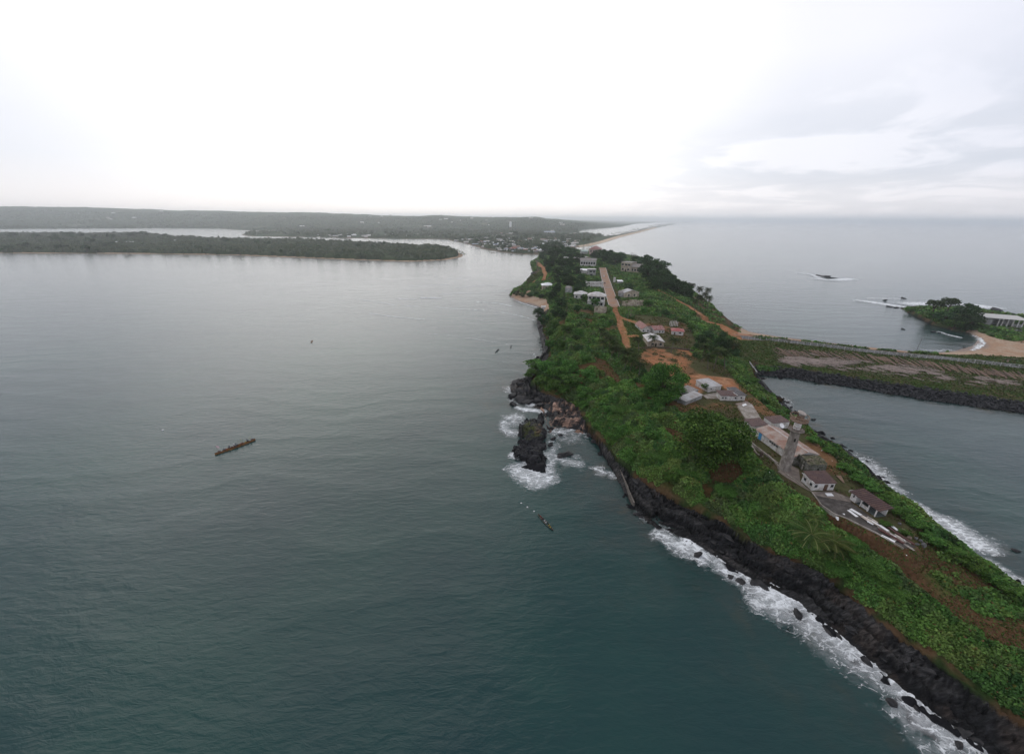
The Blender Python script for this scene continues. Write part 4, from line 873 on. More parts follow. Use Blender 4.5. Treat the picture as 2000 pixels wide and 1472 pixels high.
def arcade():
    a0, b0 = G(1145,562), G(1178,562); z = min(a0[2], b0[2]); a = on(1145,562,z); b = on(1178,562,z); La, ang = frame_xy(a, b)
    e = obj_new('arcaded_house', None, None, 'roofless white arcaded front with four dark arches behind the two-storey house', 'building'); e.location = a; e.rotation_euler = (0, 0, ang)
    w = MB(); ops = []
    n = 4
    for i in range(n):
        c = La*(i+0.5)/n; ops.append((c-La*0.095, c+La*0.095, 4.3, 6.6))
    openwall(w, La, 7.4, ops, 0, 0.6, -1); w.box(0, 0.6, 0.6, 9, -1, 7.2); w.box(La-0.6, La, 0.6, 9, -1, 7.2); w.box(0.6, La-0.6, 8.4, 9, -1, 6.6)
    for i in range(n):
        c = La*(i+0.5)/n; hw = La*0.095
        for k in range(6):   # arch shoulders
            t0, t1 = k/6, (k+1)/6; 
            for sg in (-1, 1): w.box(min(c+sg*hw*math.cos(t0*1.57), c+sg*hw), max(c+sg*hw*math.cos(t0*1.57), c+sg*hw)+0.001, 0.02, 0.55, 5.6+math.sin(t0*1.57)*1.0, 5.6+math.sin(t1*1.57)*1.0)
    w.build('wall', WHITE, e)
    MB().box(0.6, La-0.6, 0.6, 8.4, 4.0, 4.2).build('floor', GREYBR, e)
    for i in range(n+1): MB().box(La*i/n-0.25+(0.3 if i == 0 else -0.3 if i == n else 0), La*i/n+0.25+(0.3 if i == 0 else -0.3 if i == n else 0), 0.1, 0.5, 7.4, 8.3).build('finial', WHITE, e)
    blocked.append(np.array([(a[0]+x*math.cos(ang)-y*math.sin(ang), a[1]+x*math.sin(ang)+y*math.cos(ang), 0) for x, y in ((0,0),(La,0),(La,9),(0,9))]))
arcade()
def ruin(name, label, a, b, depth, h, ops, m=CREAM, seed=1, backops=()):
    pa, pb = G(*a), G(*b); z = float(min(pa[2], pb[2])); A = on(*a, z); B = on(*b, z); Lr, ang = frame_xy(A, B)
    e = obj_new(name, None, None, label, 'ruin'); e.location = A; e.rotation_euler = (0, 0, ang); g = random.Random(seed)
    w = MB(); openwall(w, Lr, h, [(Lr*p, Lr*q_, zb*h, zt*h) for p, q_, zb, zt in ops], 0, 0.4); openwall(w, Lr, h*0.85, [(Lr*p, Lr*q_, zb*h, zt*h*0.85) for p, q_, zb, zt in backops], depth-0.4, depth)
    for x in (0, Lr-0.4, Lr*0.5):
        y = 0.4
        while y < depth-0.6: w.box(x, x+0.4, y, min(y+1.6, depth-0.4), -1, h*g.uniform(0.55, 1.0)); y += 1.6
    w.build('wall', m, e, jit=0.08, seed=seed); MB().box(0.4, Lr-0.4, 0.4, depth-0.4, -1, 0.3).build('floor', CONC, e)
    blocked.append(np.array([(A[0]+x*math.cos(ang)-y*math.sin(ang), A[1]+x*math.sin(ang)+y*math.cos(ang), 0) for x, y in ((0,0),(Lr,0),(Lr,depth),(0,depth))]))
ruin('roofless_house', 'roofless pale ruin with broken walls at the foot of the paved road, left side', (1160,612), (1178,614), 11, 6.0, [(0.1,0.4,0.55,0.85),(0.55,0.8,0.5,0.85),(0.6,0.75,0.02,0.35)], CREAM, 2)
ruin('roofless_villa', 'roofless cream ruin with square window holes right of the road', (1229,600), (1257,596), 10, 5.2, [(0.12,0.3,0.25,0.75),(0.5,0.72,0.3,0.75),(0.85,0.95,0.1,0.8)], CREAM, 4, [(0.2,0.4,0.4,0.8)])
bld('patched_roof_house', 'old cream house with patched grey and brown roof, behind the roofless villa', 'house', (1219,583), (1247,582), 13, 5.0, roof='gable', rise=2.0, over=0.7, rm=GREYR, wall=CREAM, wins=[('f',0.3,2.6,1.6,1.6),('f',0.7,2.6,1.6,1.6)], axis='y')
bld('brown_roof_shack', 'small shack with brown and grey roof beside the pole, left end of the patched-roof house', 'house', (1207,581), (1218,582), 9, 4.2, roof='gable', rise=1.4, over=0.5, rm=GREYBR, wall=GREYW)
bld('white_hut', 'tiny hut with bright white roof right of the paved road', 'hut', (1207,554.5), (1216,554.5), 7, 2.6, roof='mono', rise=0.6, over=0.8, rm=WHITEP, wall=GREYW)
bld('white_kiosk', 'tiny white kiosk beside the road, left of the white-roofed hut', 'hut', (1199,551), (1202,551), 4, 4.5, roof='flat', over=0.2, rm=WHITE)
bg = bld('beige_building', 'two-storey beige building with dark window openings in front of the east shore trees', 'building', (1212,531), (1231,533), 22, 12.0, roof='flat', over=0.6, rm=GREYBR, wall=CREAM,
  wins=[('f',0.15,9.2,3.6,2.0),('f',0.5,9.2,4.0,2.0),('f',0.8,9.2,3.6,2.0),('f',0.2,3.6,3,2.2),('f',0.75,3.6,3,2.2),('l',0.3,9.2,4,2),('l',0.7,9.2,4,2)], doors=[('f',0.48,2.4,3.4,DARKO)])
bld('beige_wing', 'long low beige wing with grey roof right of the two-storey beige building', 'building', (1232,533), (1254,535), 22, 7.5, roof='gable', rise=3.0, over=1.0, rm=GREYBR, wall=CREAM, wins=[('f',0.12,3.8,2.6,2.4),('f',0.35,3.8,2.6,2.4),('f',0.6,3.8,2.6,2.4),('f',0.85,3.8,2.6,2.4)])
bld('long_white_building', 'long white building with dark openings and grey roof at the far end of the road', 'building', (1133,520), (1163,521), 22, 8.0, roof='gable', rise=2.5, over=0.8, rm=GREYBR, wins=[('f',0.1,4.5,3,3),('f',0.26,4.5,3,3),('f',0.42,4.5,3,3),('f',0.58,4.5,3,3),('f',0.74,4.5,3,3),('f',0.9,4.5,3,3)])
bld('cream_hall', 'cream roofed hall behind the left end of the long white building', 'building', (1120,513), (1138,516), 26, 7.5, roof='gable', rise=2.8, over=0.8, rm=PALER, wall=CREAM)
bld('grey_two_storey_house', 'small two-storey house with pale flat roof among trees left of the road', 'house', (1149,540), (1163,540), 12, 8.0, roof='flat', over=0.8, rm=PALER, wins=[('f',0.3,5.6,3.5,1.8),('f',0.75,5.6,3,1.8),('f',0.4,2.0,4,2)], wall=GREYW)
bld('white_bungalow_in_trees', 'low white building peeping out of the trees left of the small two-storey house', 'house', (1131,535), (1146,536), 10, 4.5, roof='mono', rise=1.0, over=0.8, rm=WHITEP)
bld('white_house_in_grove', 'white gabled house half hidden in the far grove', 'house', (1099,511), (1107,512), 10, 5, roof='gable', rise=2.0, rm=PALER)
bld('white_roof_house', 'house with broad bright white roof beside the sandy beach point', 'house', (1060,566), (1082,566), 16, 4.5, roof='hip', rise=2.2, over=1.5, rm=WHITEP, wall=CREAM, wins=[('f',0.3,2.2,2,1.6),('f',0.7,2.2,2,1.6)])
bld('grey_hut_in_trees', 'small grey building in the trees between the beach house and the two-storey house', 'hut', (1104,572), (1112,573), 8, 4.5, roof='gable', rise=1.2, rm=GREYBR, wall=GREYW)
bld('shore_hut', 'small pale hut on the west shore below the trees', 'hut', (1058,606), (1067,606), 6, 3.0, roof='mono', rise=0.5, rm=PALER)
ruin('quay_ruin', 'dark grey ruined warehouse walls on the quay beside the orange track', (1037,536), (1058,537), 34, 3.6, [(0.2,0.3,0.1,0.7),(0.6,0.7,0.1,0.7)], mat('quay_grey', (0.11, 0.11, 0.115), 0.9, 0.4), 6)
bld('pink_red_house', 'large pinkish house with dark red hip roof at the neck of the cape', 'house', (1150,500), (1168,501), 30, 13, roof='hip', rise=6, over=1.2, rm=OREDR, wall=mat('pink_plaster', (0.40, 0.29, 0.26), 0.9, 0.15), wins=[('f',0.2,9,3,3),('f',0.5,9,3,3),('f',0.8,9,3,3),('f',0.3,3.5,3,3),('f',0.7,3.5,3,3)])
bld('green_grey_house', 'pale green roofed house left of the pinkish red-roofed house', 'house', (1136,498), (1148,498), 24, 7, roof='gable', rise=2.5, over=0.8, rm=mat('green_grey', (0.34, 0.42, 0.38), 0.7), wall=GREYW)
# islet building
zi_ = 4.6; A = on(1924, 634, zi_); B = on(1996, 640, zi_)
isl = building('islet_building', 'long open-sided building with flat white roof on the islet', 'building', A, B, 17, 7.5, 'mono', 0.6, 2.6, GREYW, mat('islet_roof', (0.50, 0.485, 0.465), 0.7, 0.08), [], z=zi_, walls=False)
Li = frame_xy(A, B)[0]; w = MB(); w.box(0, 1.0, 0, 17, -3, 7.3); w.box(1.0, Li, 16.4, 17, -3, 7.3); w.box(1.0, Li*0.16, 0, 0.5, -3, 7.3); w.box(Li*0.75, Li, 0.2, 0.7, -3, 3.0); w.build('wall', GREYW, isl)
for x in (0.33, 0.44, 0.58, 0.72, 0.86, 0.98): MB().box(Li*x-0.4, Li*x+0.4, -0.2, 0.6, -3, 7.3).build('column', WHITE, isl)
low_wall('islet_wall', 'grey retaining wall in front of the islet building', [(1938,640),(1965,645),(2000,652),(2080,668)], 3.0, 2.4, 0.6, GREYW)
# ---- paved road with kerbs
def ribbon(pts, w0, w1=None, dz=0.12, step=4.0):
    p = np.array(pts, float)[:, :2]; seg = np.linalg.norm(np.diff(p, axis=0), axis=1); s = np.concatenate([[0], np.cumsum(seg)]); n = max(2, int(s[-1]/step)); q_ = np.linspace(0, s[-1], n)
    x = np.interp(q_, s, p[:, 0]); y = np.interp(q_, s, p[:, 1])
    for _ in range(2): x[1:-1] = (x[:-2]+2*x[1:-1]+x[2:])/4; y[1:-1] = (y[:-2]+2*y[1:-1]+y[2:])/4
    tx, ty = np.gradient(x), np.gradient(y); ln = np.hypot(tx, ty); nx, ny = -ty/ln, tx/ln; K = 5; o = np.linspace(w0, w1, K)
    X_ = x[:, None]+nx[:, None]*o; Y_ = y[:, None]+ny[:, None]*o; Z_ = np.maximum(hz(X_, Y_), hz(x, y)[:, None])+dz
    return np.stack([X_, Y_, Z_], -1).reshape(-1, 3), grid_faces(n, K)
M_ROAD = mat('worn_road', (0.29, 0.235, 0.20), 0.95, 0.15, 0.3, 0.1, stain=(0.34, 0.18, 0.10), stain_amt=0.45, stain_scale=0.09)
rp = np.array([G(u, v) for u, v in [(1177,523),(1181,540),(1187,560),(1195,585),(1200,600)]])
v_, f_ = ribbon(rp, -5.0, 5.0, 0.25); obj_new('paved_road', mesh_np('road', v_, f_, (M_ROAD,)), kind='structure')
blocked.append(np.array([(rp[0][0]-6, rp[0][1], 0), (rp[-1][0]-6.5, rp[-1][1], 0), (rp[-1][0]+6.5, rp[-1][1], 0), (rp[0][0]+7, rp[0][1], 0)]))
for nm, a, b in (('kerb', -5.4, -5.0), ('kerb', 5.0, 5.4)):
    v_, f_ = ribbon(rp, a, b, 0.36); obj_new(nm, mesh_np('kerb', v_, f_, (CAPR,)), kind='structure')
v_, f_ = ribbon([G(u, v) for u, v in [(1129,497),(1138,505),(1148,514),(1155,519)]], -4.0, 4.0, 0.5); obj_new('far_road', mesh_np('road', v_, f_, (M_ROAD,)), kind='structure')
# ---- cars
def car(u, v, body, label, ang=1.45, s=1.0):
    p = G(u, v); e = obj_new('parked_car', None, None, label, 'car', 'cars parked along the paved road'); e.location = (p[0], p[1], p[2]+0.2); e.rotation_euler = (0, 0, ang); e.scale = (s, s, s)
    m = MB(); w = 0.88
    prof = [(-2.1,0.35),(-2.15,0.8),(-1.9,0.95),(-1.6,1.0),(1.2,1.0),(2.0,0.85),(2.15,0.6),(2.1,0.35)]
    for sgn in (1, -1): m.quad(*[(x, sgn*w, z) for x, z in (prof if sgn < 0 else prof[::-1])])
    for (x0, z0), (x1, z1) in zip(prof, prof[1:]+prof[:1]): m.quad((x0,w,z0),(x1,w,z1),(x1,-w,z1),(x0,-w,z0))
    m.build('body', body, e)
    MB().box(-1.35, 0.6, -0.68, 0.68, 1.42, 1.48).build('roof', body, e)
    c = MB(); c.slab([(-1.35,-0.68,1.42),(0.6,-0.68,1.42),(0.6,0.68,1.42),(-1.35,0.68,1.42)], 0.001)
    k = len(c.v); c.v += [(-1.35,-0.68,1.42),(0.6,-0.68,1.42),(0.6,0.68,1.42),(-1.35,0.68,1.42),(-1.75,-0.8,1.0),(1.15,-0.8,1.0),(1.15,0.8,1.0),(-1.75,0.8,1.0)]
    for f in ((0,1,5,4),(1,2,6,5),(2,3,7,6),(3,0,4,7)): c.f.append(tuple(k+i for i in f))
    c.build('windows', GLASS, e)
    for x in (-1.3, 1.3):
        for y in (-0.85, 0.85): MB().cyl((x, y-0.1, 0.33), (x, y+0.1, 0.33), 0.33, n=12).build('wheel', DARKO, e)
car(1179.5, 540.5, mat('car_white', (0.7, 0.7, 0.7), 0.3), 'white car parked farther up the road on its left side', s=1.25); car(1181, 554, mat('car_dark', (0.10, 0.07, 0.07), 0.3), 'dark car on the left side of the road, behind the arcaded front')
car(1180, 594, mat('car_maroon', (0.12, 0.03, 0.05), 0.3), 'dark red car parked at the near left corner of the paved road'); car(1180, 583, mat('car_grey', (0.2, 0.2, 0.21), 0.3), 'dark grey car beside the wall of the two-storey house')
# ------------------------------------------------------------------ plants
def worley(x, y, s):
    ix = np.floor(x).astype(np.int64); iy = np.floor(y).astype(np.int64)
    best = np.full(x.shape, 9.0); idv = np.zeros(x.shape)
    for dx in (-1, 0, 1):
        for dy in (-1, 0, 1):
            cx_ = ix+dx; cy_2 = iy+dy
            px = cx_+0.15+0.7*_h(cx_, cy_2, s); py = cy_2+0.15+0.7*_h(cx_, cy_2, s+7)
            r = 0.75+0.5*_h(cx_, cy_2, s+13)
            d = ((x-px)**2+(y-py)**2)/(r*r); m = d < best
            best = np.where(m, d, best); idv = np.where(m, _h(cx_, cy_2, s+29), idv)
    return np.sqrt(best), idv
roads_all = np.maximum.reduce([roadm, road2m, trackm, trackb, trackc, coastm, quaym, quayb])
def cover_field(x, y):
    """height of the undergrowth above the soil and the id of its bush"""
    wx = x+(fbm(x/5, y/5, 201, 2)-0.5)*4; wy = y+(fbm(x/5, y/5, 207, 2)-0.5)*4
    a, ia = worley(wx/7.5, wy/7.5, 211); b, ib = worley(wx/2.6, wy/2.6, 223)
    big = fbm(x/16, y/16, 231, 3)
    h = 0.35+np.clip(1-a*a, 0, 1)*(0.6+3.4*sstep(0.38, 0.66, big)*(0.4+0.6*ia))+np.clip(1-b*b, 0, 1)*(0.35+0.55*ib)
    return h, ia, ib, big
VHf, IA, IB, BIG = cover_field(GX, GY)
grow = ((I1 & (D1 > 1.6)) | (II & (D1 > 2)) | (soft_sh & (D0 > 2.5))).astype(float)
grow *= 1-np.clip(roads_all*1.4, 0, 1)
grow *= 1-np.clip(bare, 0, 1)*np.where(f1 > 0.56, 0.82, 1.0)
grow *= 1-np.clip(slope_bare, 0, 1)*np.where(f1 > 0.50, 0.75, 1.0)
grow *= 1-np.clip(headland, 0, 1)*np.where(f1 > 0.50, 0.2, 1.0)
grow *= 1-np.clip(lawn, 0, 1)
grow *= 1-cw*np.where(f1 > 0.56, 0.9, 1.0)
grow *= np.where(np.clip(D1/5.0, 0, 1) < fbm(GX/2, GY/2, 241)*0.9, 0, 1)
grow *= np.where((f3 > 0.60) & (f1 > 0.5), 0.25, 1)
grow *= 1-np.clip(px_mask([(1395,596),(1420,615),(1450,640),(1435,640),(1400,625),(1340,590),(1300,560),(1325,560)], 5, 2), 0, 1)*np.where(f1 > 0.42, 0.9, 0.2)
dirtm = np.maximum(dirt, bare*sstep(0.5, 0.6, f3)); grow *= 1-np.clip(dirtm, 0, 1)
lowz = np.where((cw > 0) | (bare > 0.5) | (headland > 0.5), 0.3, 1.0)
for fp in blocked:
    d_, i_, _ = sdist(GX, GY, fp); grow *= np.where(i_.reshape(GX.shape), 0, np.clip((d_.reshape(GX.shape)-np.where(GY > 290, 2.5, 0.4))/1.5, 0, 1))
VH = VHf*lowz*(1-0.55*sstep(290, 400, GY))*np.where(grow > 0.5, 1, 0)*np.where(soft_sh, 0.7, np.clip(D1/6, 0.3, 1))
cd_, _, _ = sdist(GX, GY, coast_p, closed=False); VH = VH*np.clip((cd_.reshape(GX.shape)-3)/14, 0.25, 1)
# soften the step down at the edge of each patch
for _k in range(2):
    VH[1:-1, 1:-1] = (VH[1:-1, 1:-1]*2+VH[:-2, 1:-1]+VH[2:, 1:-1]+VH[1:-1, :-2]+VH[1:-1, 2:])/6
def vzt(x, y):
    fx = np.interp(x, xs, XI); fy = np.interp(y, ys, YI); i = np.clip(np.round(fx).astype(int), 0, len(xs)-1); j = np.clip(np.round(fy).astype(int), 0, len(ys)-1)
    return VH[j, i], IA[j, i], IB[j, i], BIG[j, i]
PAL = np.array([(0.062, 0.144, 0.030), (0.045, 0.112, 0.026), (0.030, 0.076, 0.022), (0.082, 0.168, 0.034), (0.092, 0.146, 0.036), (0.062, 0.090, 0.036)])
PAL = PAL*np.array([1.5, 1.38, 1.5])
def bush_colour(ia, ib, big, n):
    k = (ia*5.999).astype(int)
    c = PAL[k]*0.55+PAL[(ib*5.999).astype(int)]*0.45
    c = c*(0.65+0.7*np.clip(big, 0, 1))[:, None]
    c = c*rng.uniform(0.72, 1.3, (n, 1))
    y = rng.random(n) < 0.02; c[y] = np.array((0.15, 0.15, 0.04))*rng.uniform(0.6, 1.3, (y.sum(), 1))
    y = rng.random(n) < 0.02; c[y] = np.array((0.12, 0.07, 0.035))
    return c
kp = (VH > 0.22)
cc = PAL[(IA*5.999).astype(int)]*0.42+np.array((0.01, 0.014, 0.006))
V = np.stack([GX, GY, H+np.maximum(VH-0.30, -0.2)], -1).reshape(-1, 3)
f = grid_faces(len(ys), len(xs)); f = f[kp.ravel()[f].any(1)]
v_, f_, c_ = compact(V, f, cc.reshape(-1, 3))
def leaves(pos, size, colr, upbias=0.9, droop=0.0):
    """diamond leaf sprays, two per position folded along the rib"""
    n = len(pos)
    nv = rng.normal(size=(n, 3)); nv /= np.linalg.norm(nv, axis=1)[:, None]; nv[:, 2] += upbias; nv /= np.linalg.norm(nv, axis=1)[:, None]
    t1 = np.cross(nv, rng.normal(size=(n, 3))); t1 /= np.linalg.norm(t1, axis=1)[:, None]+1e-9
    t2 = np.cross(nv, t1); s = size[:, None]
    w = rng.uniform(0.30, 0.5, (n, 1))
    a = pos-t1*s*0.5; b = pos+t2*s*w-nv*s*0.08; c = pos+t1*s*0.5-nv*s*0.1; d = pos-t2*s*w-nv*s*0.08
    v = np.stack([a, b, c, d], 1).reshape(-1, 3)
    f = np.arange(n*4).reshape(n, 4)
    return v, f, np.repeat(colr, 4, 0)
dx = np.gradient(xs); dy = np.gradient(ys)
area = dy[:, None]*dx[None, :]
dist = np.sqrt(GX**2+GY**2+(CAMH-H)**2)
front = (np.abs(GX) < GY*1.55+40)
p = (area/dist**2*(VH > 0.22)*front).ravel(); p /= p.sum()
NL = 620000
idx = rng.choice(p.size, NL, p=p)
px_ = GX.ravel()[idx]+rng.uniform(-0.5, 0.5, NL)*dx[idx % len(xs)]; py_ = GY.ravel()[idx]+rng.uniform(-0.5, 0.5, NL)*dy[idx//len(xs)]
vh, ia, ib, bg_ = vzt(px_, py_); dd = dist.ravel()[idx]
pz = hz(px_, py_)+vh+rng.normal(-0.05, 0.22, NL)*np.clip(dd/160, 0.8, 3)
lv, lf, lc = leaves(np.stack([px_, py_, pz], -1), np.clip(dd*0.0036, 0.29, 4)*rng.uniform(0.6, 1.5, NL), bush_colour(ia, ib, bg_, NL))
nb = len(v_)
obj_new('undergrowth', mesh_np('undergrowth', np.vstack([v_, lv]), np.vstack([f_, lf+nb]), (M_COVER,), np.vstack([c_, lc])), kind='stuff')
# grass and weeds on the causeway, the yards and the headland
p = (area/dist**2*np.clip(cw*0.8+bare*0.5*(f1 < 0.52)+headland*0.5*(f1 < 0.55)+lawn*0.8+slope_bare*0.3, 0, 1)*(1-np.clip(dirt+roads_all, 0, 1))*(VH < 0.25)*front).ravel(); p /= p.sum()
NG = 60000; idx = rng.choice(p.size, NG, p=p)
px_ = GX.ravel()[idx]+rng.uniform(-0.5, 0.5, NG)*dx[idx % len(xs)]; py_ = GY.ravel()[idx]+rng.uniform(-0.5, 0.5, NG)*dy[idx//len(xs)]; dd = dist.ravel()[idx]
ok = np.ones(NG, bool)
for fp in blocked:
    d_, i_, _ = sdist(px_, py_, fp); ok &= ~i_ & (d_ > 0.6)
px_, py_, dd = px_[ok], py_[ok], dd[ok]; n = len(px_)
gc = np.array([(0.060, 0.10, 0.024), (0.085, 0.115, 0.03), (0.11, 0.095, 0.04), (0.045, 0.09, 0.02)])[rng.integers(0, 4, n)]*rng.uniform(0.6, 1.3, (n, 1))
lv, lf, lc = leaves(np.stack([px_, py_, hz(px_, py_)+0.12], -1), np.clip(dd*0.0028, 0.25, 2)*rng.uniform(0.6, 1.4, n), gc, 0.6)
obj_new('grass', mesh_np('grass', lv, lf, (M_COVER,), lc), kind='stuff')

# ---- trees
M_BARK = mat('bark', (0.075, 0.055, 0.04), 0.9, 0.4, 3.0, bump=0.6)
M_PALMBARK = mat('palm_bark', (0.13, 0.115, 0.095), 0.9, 0.35, 4.0, bump=0.5)
def broadleaf(seed, nleaf, lsize, flat=0.75, nl=18, pal=None, gap=0.0, low=0.0):
    """unit tree: crown radius 1, standing on z=0, total height about 1.9"""
    g = np.random.default_rng(seed); lobes = []
    for i in range(nl):
        a = g.uniform(0, 2*math.pi); r = math.sqrt(g.uniform(0, 1))*0.74
        z = 1.05+flat*(g.uniform(-0.32-low, 0.62)*(1-r*r*0.9)); lobes.append((r*math.cos(a), r*math.sin(a), z, g.uniform(0.22, 0.40)*(1-gap)))
    lob = np.array(lobes); pick = g.integers(0, nl, nleaf)
    dv = g.normal(size=(nleaf, 3)); dv /= np.linalg.norm(dv, axis=1)[:, None]; dv[:, 2] = np.abs(dv[:, 2])*1.0-0.25*(g.random(nleaf) < 0.4)
    rr = lob[pick, 3:4]*g.uniform(0.65, 1.08, (nleaf, 1))
    pos = lob[pick, :3]+dv*rr*np.array([1.1, 1.1, 0.75])
    lc_ = g.uniform(0.7, 1.3, nl)[pick][:, None]
    pal = np.array(pal if pal is not None else [(0.060, 0.134, 0.028), (0.042, 0.100, 0.024), (0.084, 0.158, 0.032)])
    c = pal[g.integers(0, len(pal), nleaf)]*lc_*g.uniform(0.65, 1.4, (nleaf, 1))
    v, f, c = leaves(pos, lsize*g.uniform(0.6, 1.4, nleaf), c, 0.8)
    TV, TF = [], []
    bend = g.uniform(-0.08, 0.08, 2)
    tube(TV, TF, (0, 0, -0.15), (bend[0]*0.5, bend[1]*0.5, 0.35), 0.075, 0.058, 7); tube(TV, TF, (bend[0]*0.5, bend[1]*0.5, 0.35), (bend[0], bend[1], 0.75), 0.058, 0.045, 7)
    for q in lobes[:min(nl, 10)]:
        m = np.array([bend[0]+q[0]*0.45, bend[1]+q[1]*0.45, 0.78+(q[2]-0.78)*0.45])
        tube(TV, TF, (bend[0], bend[1], 0.66), m, 0.032, 0.02, 5); tube(TV, TF, m, (q[0], q[1], q[2]), 0.02, 0.008, 5)
    cr_ = mesh_np('crown', v, f, (M_LEAF,), c)
    tr_ = mesh_np('trunk', np.vstack(TV), TF, (M_BARK,), smooth=True)
    return cr_, tr_
def palm(seed, nf, nleafl, ht=1.0, fw=0.055, lw=0.26, dk=1.0):
    """unit palm: frond length 1, crown centre at z = 1.9*ht"""
    g = np.random.default_rng(seed); top = np.array([g.uniform(-0.25, 0.25), g.uniform(-0.25, 0.25), 1.9*ht])
    TV, TF = [], []; prev = np.array([0, 0, -0.1])
    for k in range(1, 6):
        s = k/5; q_ = np.array([top[0]*s**1.6, top[1]*s**1.6, top[2]*s]); tube(TV, TF, prev, q_, 0.055-0.02*(s-0.2), 0.055-0.02*s, 6); prev = q_
    vs, fs, cs = [], [], []; n0 = 0
    for i in range(nf):
        a = 2*math.pi*i*0.382+g.uniform(-0.2, 0.2); el = math.radians(75-95*i/nf+g.uniform(-6, 6)); ln = g.uniform(0.85, 1.08)
        h = np.array([math.cos(a), math.sin(a), 0]); side = np.array([-math.sin(a), math.cos(a), 0])
        pt = top.copy(); e = el; pts = [pt.copy()]
        for k in range(nleafl):
            stp = ln/nleafl; pt = pt+(h*math.cos(e)+np.array([0, 0, 1])*math.sin(e))*stp; e -= (2.1/nleafl)*(0.5+k/nleafl); pts.append(pt.copy())
        col = np.array([(0.058, 0.082, 0.020), (0.036, 0.066, 0.017), (0.085, 0.082, 0.030)][min(2, int(3*i/nf*0.99)) if g.random() < 0.6 else 1])*g.uniform(0.75, 1.3)*dk
        if i > nf-3: col = np.array((0.17, 0.125, 0.07))
        for k in range(nleafl):
            p0, p1 = pts[k], pts[k+1]; wd = lw*math.sin(math.pi*min(1, (k+0.8)/nleafl*0.92+0.06))
            dr = (p1-p0)/np.linalg.norm(p1-p0)
            for sg in (-1, 1):
                tip = p0+side*sg*wd+dr*wd*0.5-np.array([0, 0, 1])*wd*g.uniform(0.35, 0.8)
                vs += [p0, p0+dr*fw, tip+dr*fw*0.35, tip]; cs += [col*g.uniform(0.8, 1.25)]*4; fs.append((n0, n0+1, n0+2, n0+3)); n0 += 4
            up = np.cross(side, dr)*0.008
            vs += [p0-side*0.009, p0+side*0.009, p1+side*0.006, p1-side*0.006]; cs += [np.array((0.15, 0.145, 0.06))*dk]*4; fs.append((n0, n0+1, n0+2, n0+3)); n0 += 4
    return mesh_np('crown', np.array(vs), fs, (M_LEAF,), np.array(cs)), mesh_np('trunk', np.vstack(TV), TF, (M_PALMBARK,), smooth=True)
def bare_tree(seed):
    g = np.random.default_rng(seed); TV, TF = [], []; vs = []
    def br(p, d, l, r, k):
        q_ = p+d*l; tube(TV, TF, p, q_, r, r*0.65, 5)
        if k == 0: vs.append(q_); return
        for _ in range(3 if k > 1 else 2):
            nd = d+g.normal(size=3)*0.55; nd[2] = abs(nd[2])*0.8; nd /= np.linalg.norm(nd); br(q_, nd, l*0.72, r*0.6, k-1)
    br(np.array([0, 0, -0.1]), np.array([0.05, 0, 1.0]), 0.7, 0.05, 4)
    pos = np.repeat(np.array(vs), 2, 0)+g.normal(size=(2*len(vs), 3))*0.06; n = len(pos)
    v, f, c = leaves(pos, np.full(n, 0.10), np.tile(np.array((0.06, 0.07, 0.035)), (n, 1)), 0.5)
    return mesh_np('crown', v, f, (M_LEAF,), c), mesh_np('trunk', np.vstack(TV), TF, (M_BARK,), smooth=True)
DK = [(0.034, 0.070, 0.024), (0.044, 0.084, 0.027), (0.028, 0.058, 0.022)]
BL_NEAR = [broadleaf(301+i, 16000, 0.058, 0.9, 44, None, 0, 0.75) for i in range(2)]
BL_MID = [broadleaf(311+i, 2400, 0.13, 0.9, 26, None, 0, 0.5) for i in range(3)]
BL_DARK = [broadleaf(321+i, 2600, 0.13, 1.0, 30, DK, 0, 0.75) for i in range(3)]
BL_FLAT = [broadleaf(331+i, 1500, 0.13, 0.40, 18, [(0.05, 0.075, 0.025), (0.04, 0.066, 0.022)], 0.1) for i in range(2)]
BL_FAR = [broadleaf(341+i, 340, 0.30, 0.8, 12, [(0.032, 0.060, 0.022), (0.040, 0.074, 0.024), (0.050, 0.078, 0.028)]) for i in range(4)]
PM_NEAR = [palm(351+i, 30, 26, 0.75, 0.026, 0.22) for i in range(2)]
PM_MID = [palm(361+i, 26, 12, 1.05, 0.055, 0.22, 0.5) for i in range(3)]
PM_FAR = [palm(371+i, 14, 4, 1.3, 0.22) for i in range(2)]
BARE = bare_tree(381)
def Gc(u, v, h, zf=None):
    """ground point whose spot h metres above shows at the pixel"""
    zf = zf or hz; d = ray(u, v); zz = np.arange(60, -1, -0.15); t = (zz-CAMH)/d[2]
    hh = zf(d[0]*t, d[1]*t); k = np.nonzero(hh+h >= zz)[0]; k = k[0] if len(k) else len(zz)-1
    return np.array([d[0]*t[k], d[1]*t[k], hh[k]])
def plant(name, meshes, pos, s, sz=None, label=None, cat='tree', group=None, tilt=0.0):
    cr_, tr_ = meshes
    e = obj_new(name, None, None, label, cat, group); e.location = pos
    e.scale = (s, s, sz or s); e.rotation_euler = (random.uniform(-tilt, tilt), random.uniform(-tilt, tilt), random.uniform(0, 6.28))
    obj_new('crown', cr_, e); obj_new('trunk', tr_, e)
    return e
def tree_at(u, v, rpx, meshes, label, group=None, name='broadleaf_tree', cc=1.15, k=1.0, zf=None, cat='tree', tilt=0.03):
    """crown centre at the pixel, crown radius in photo pixels"""
    r = 4.0
    for _ in range(6):
        b_ = Gc(u, v, r*cc*k, zf); dp = math.dist((0, 0, CAMH), b_); r = rpx*dp/FPX*0.88
    return plant(name, meshes, b_, r, r*k, label, cat, group, tilt)
random.seed(11)
tree_at(1300, 738, 47, BL_NEAR[0], 'big round bright green tree beside the orange dirt yard, above the ruined white wall')
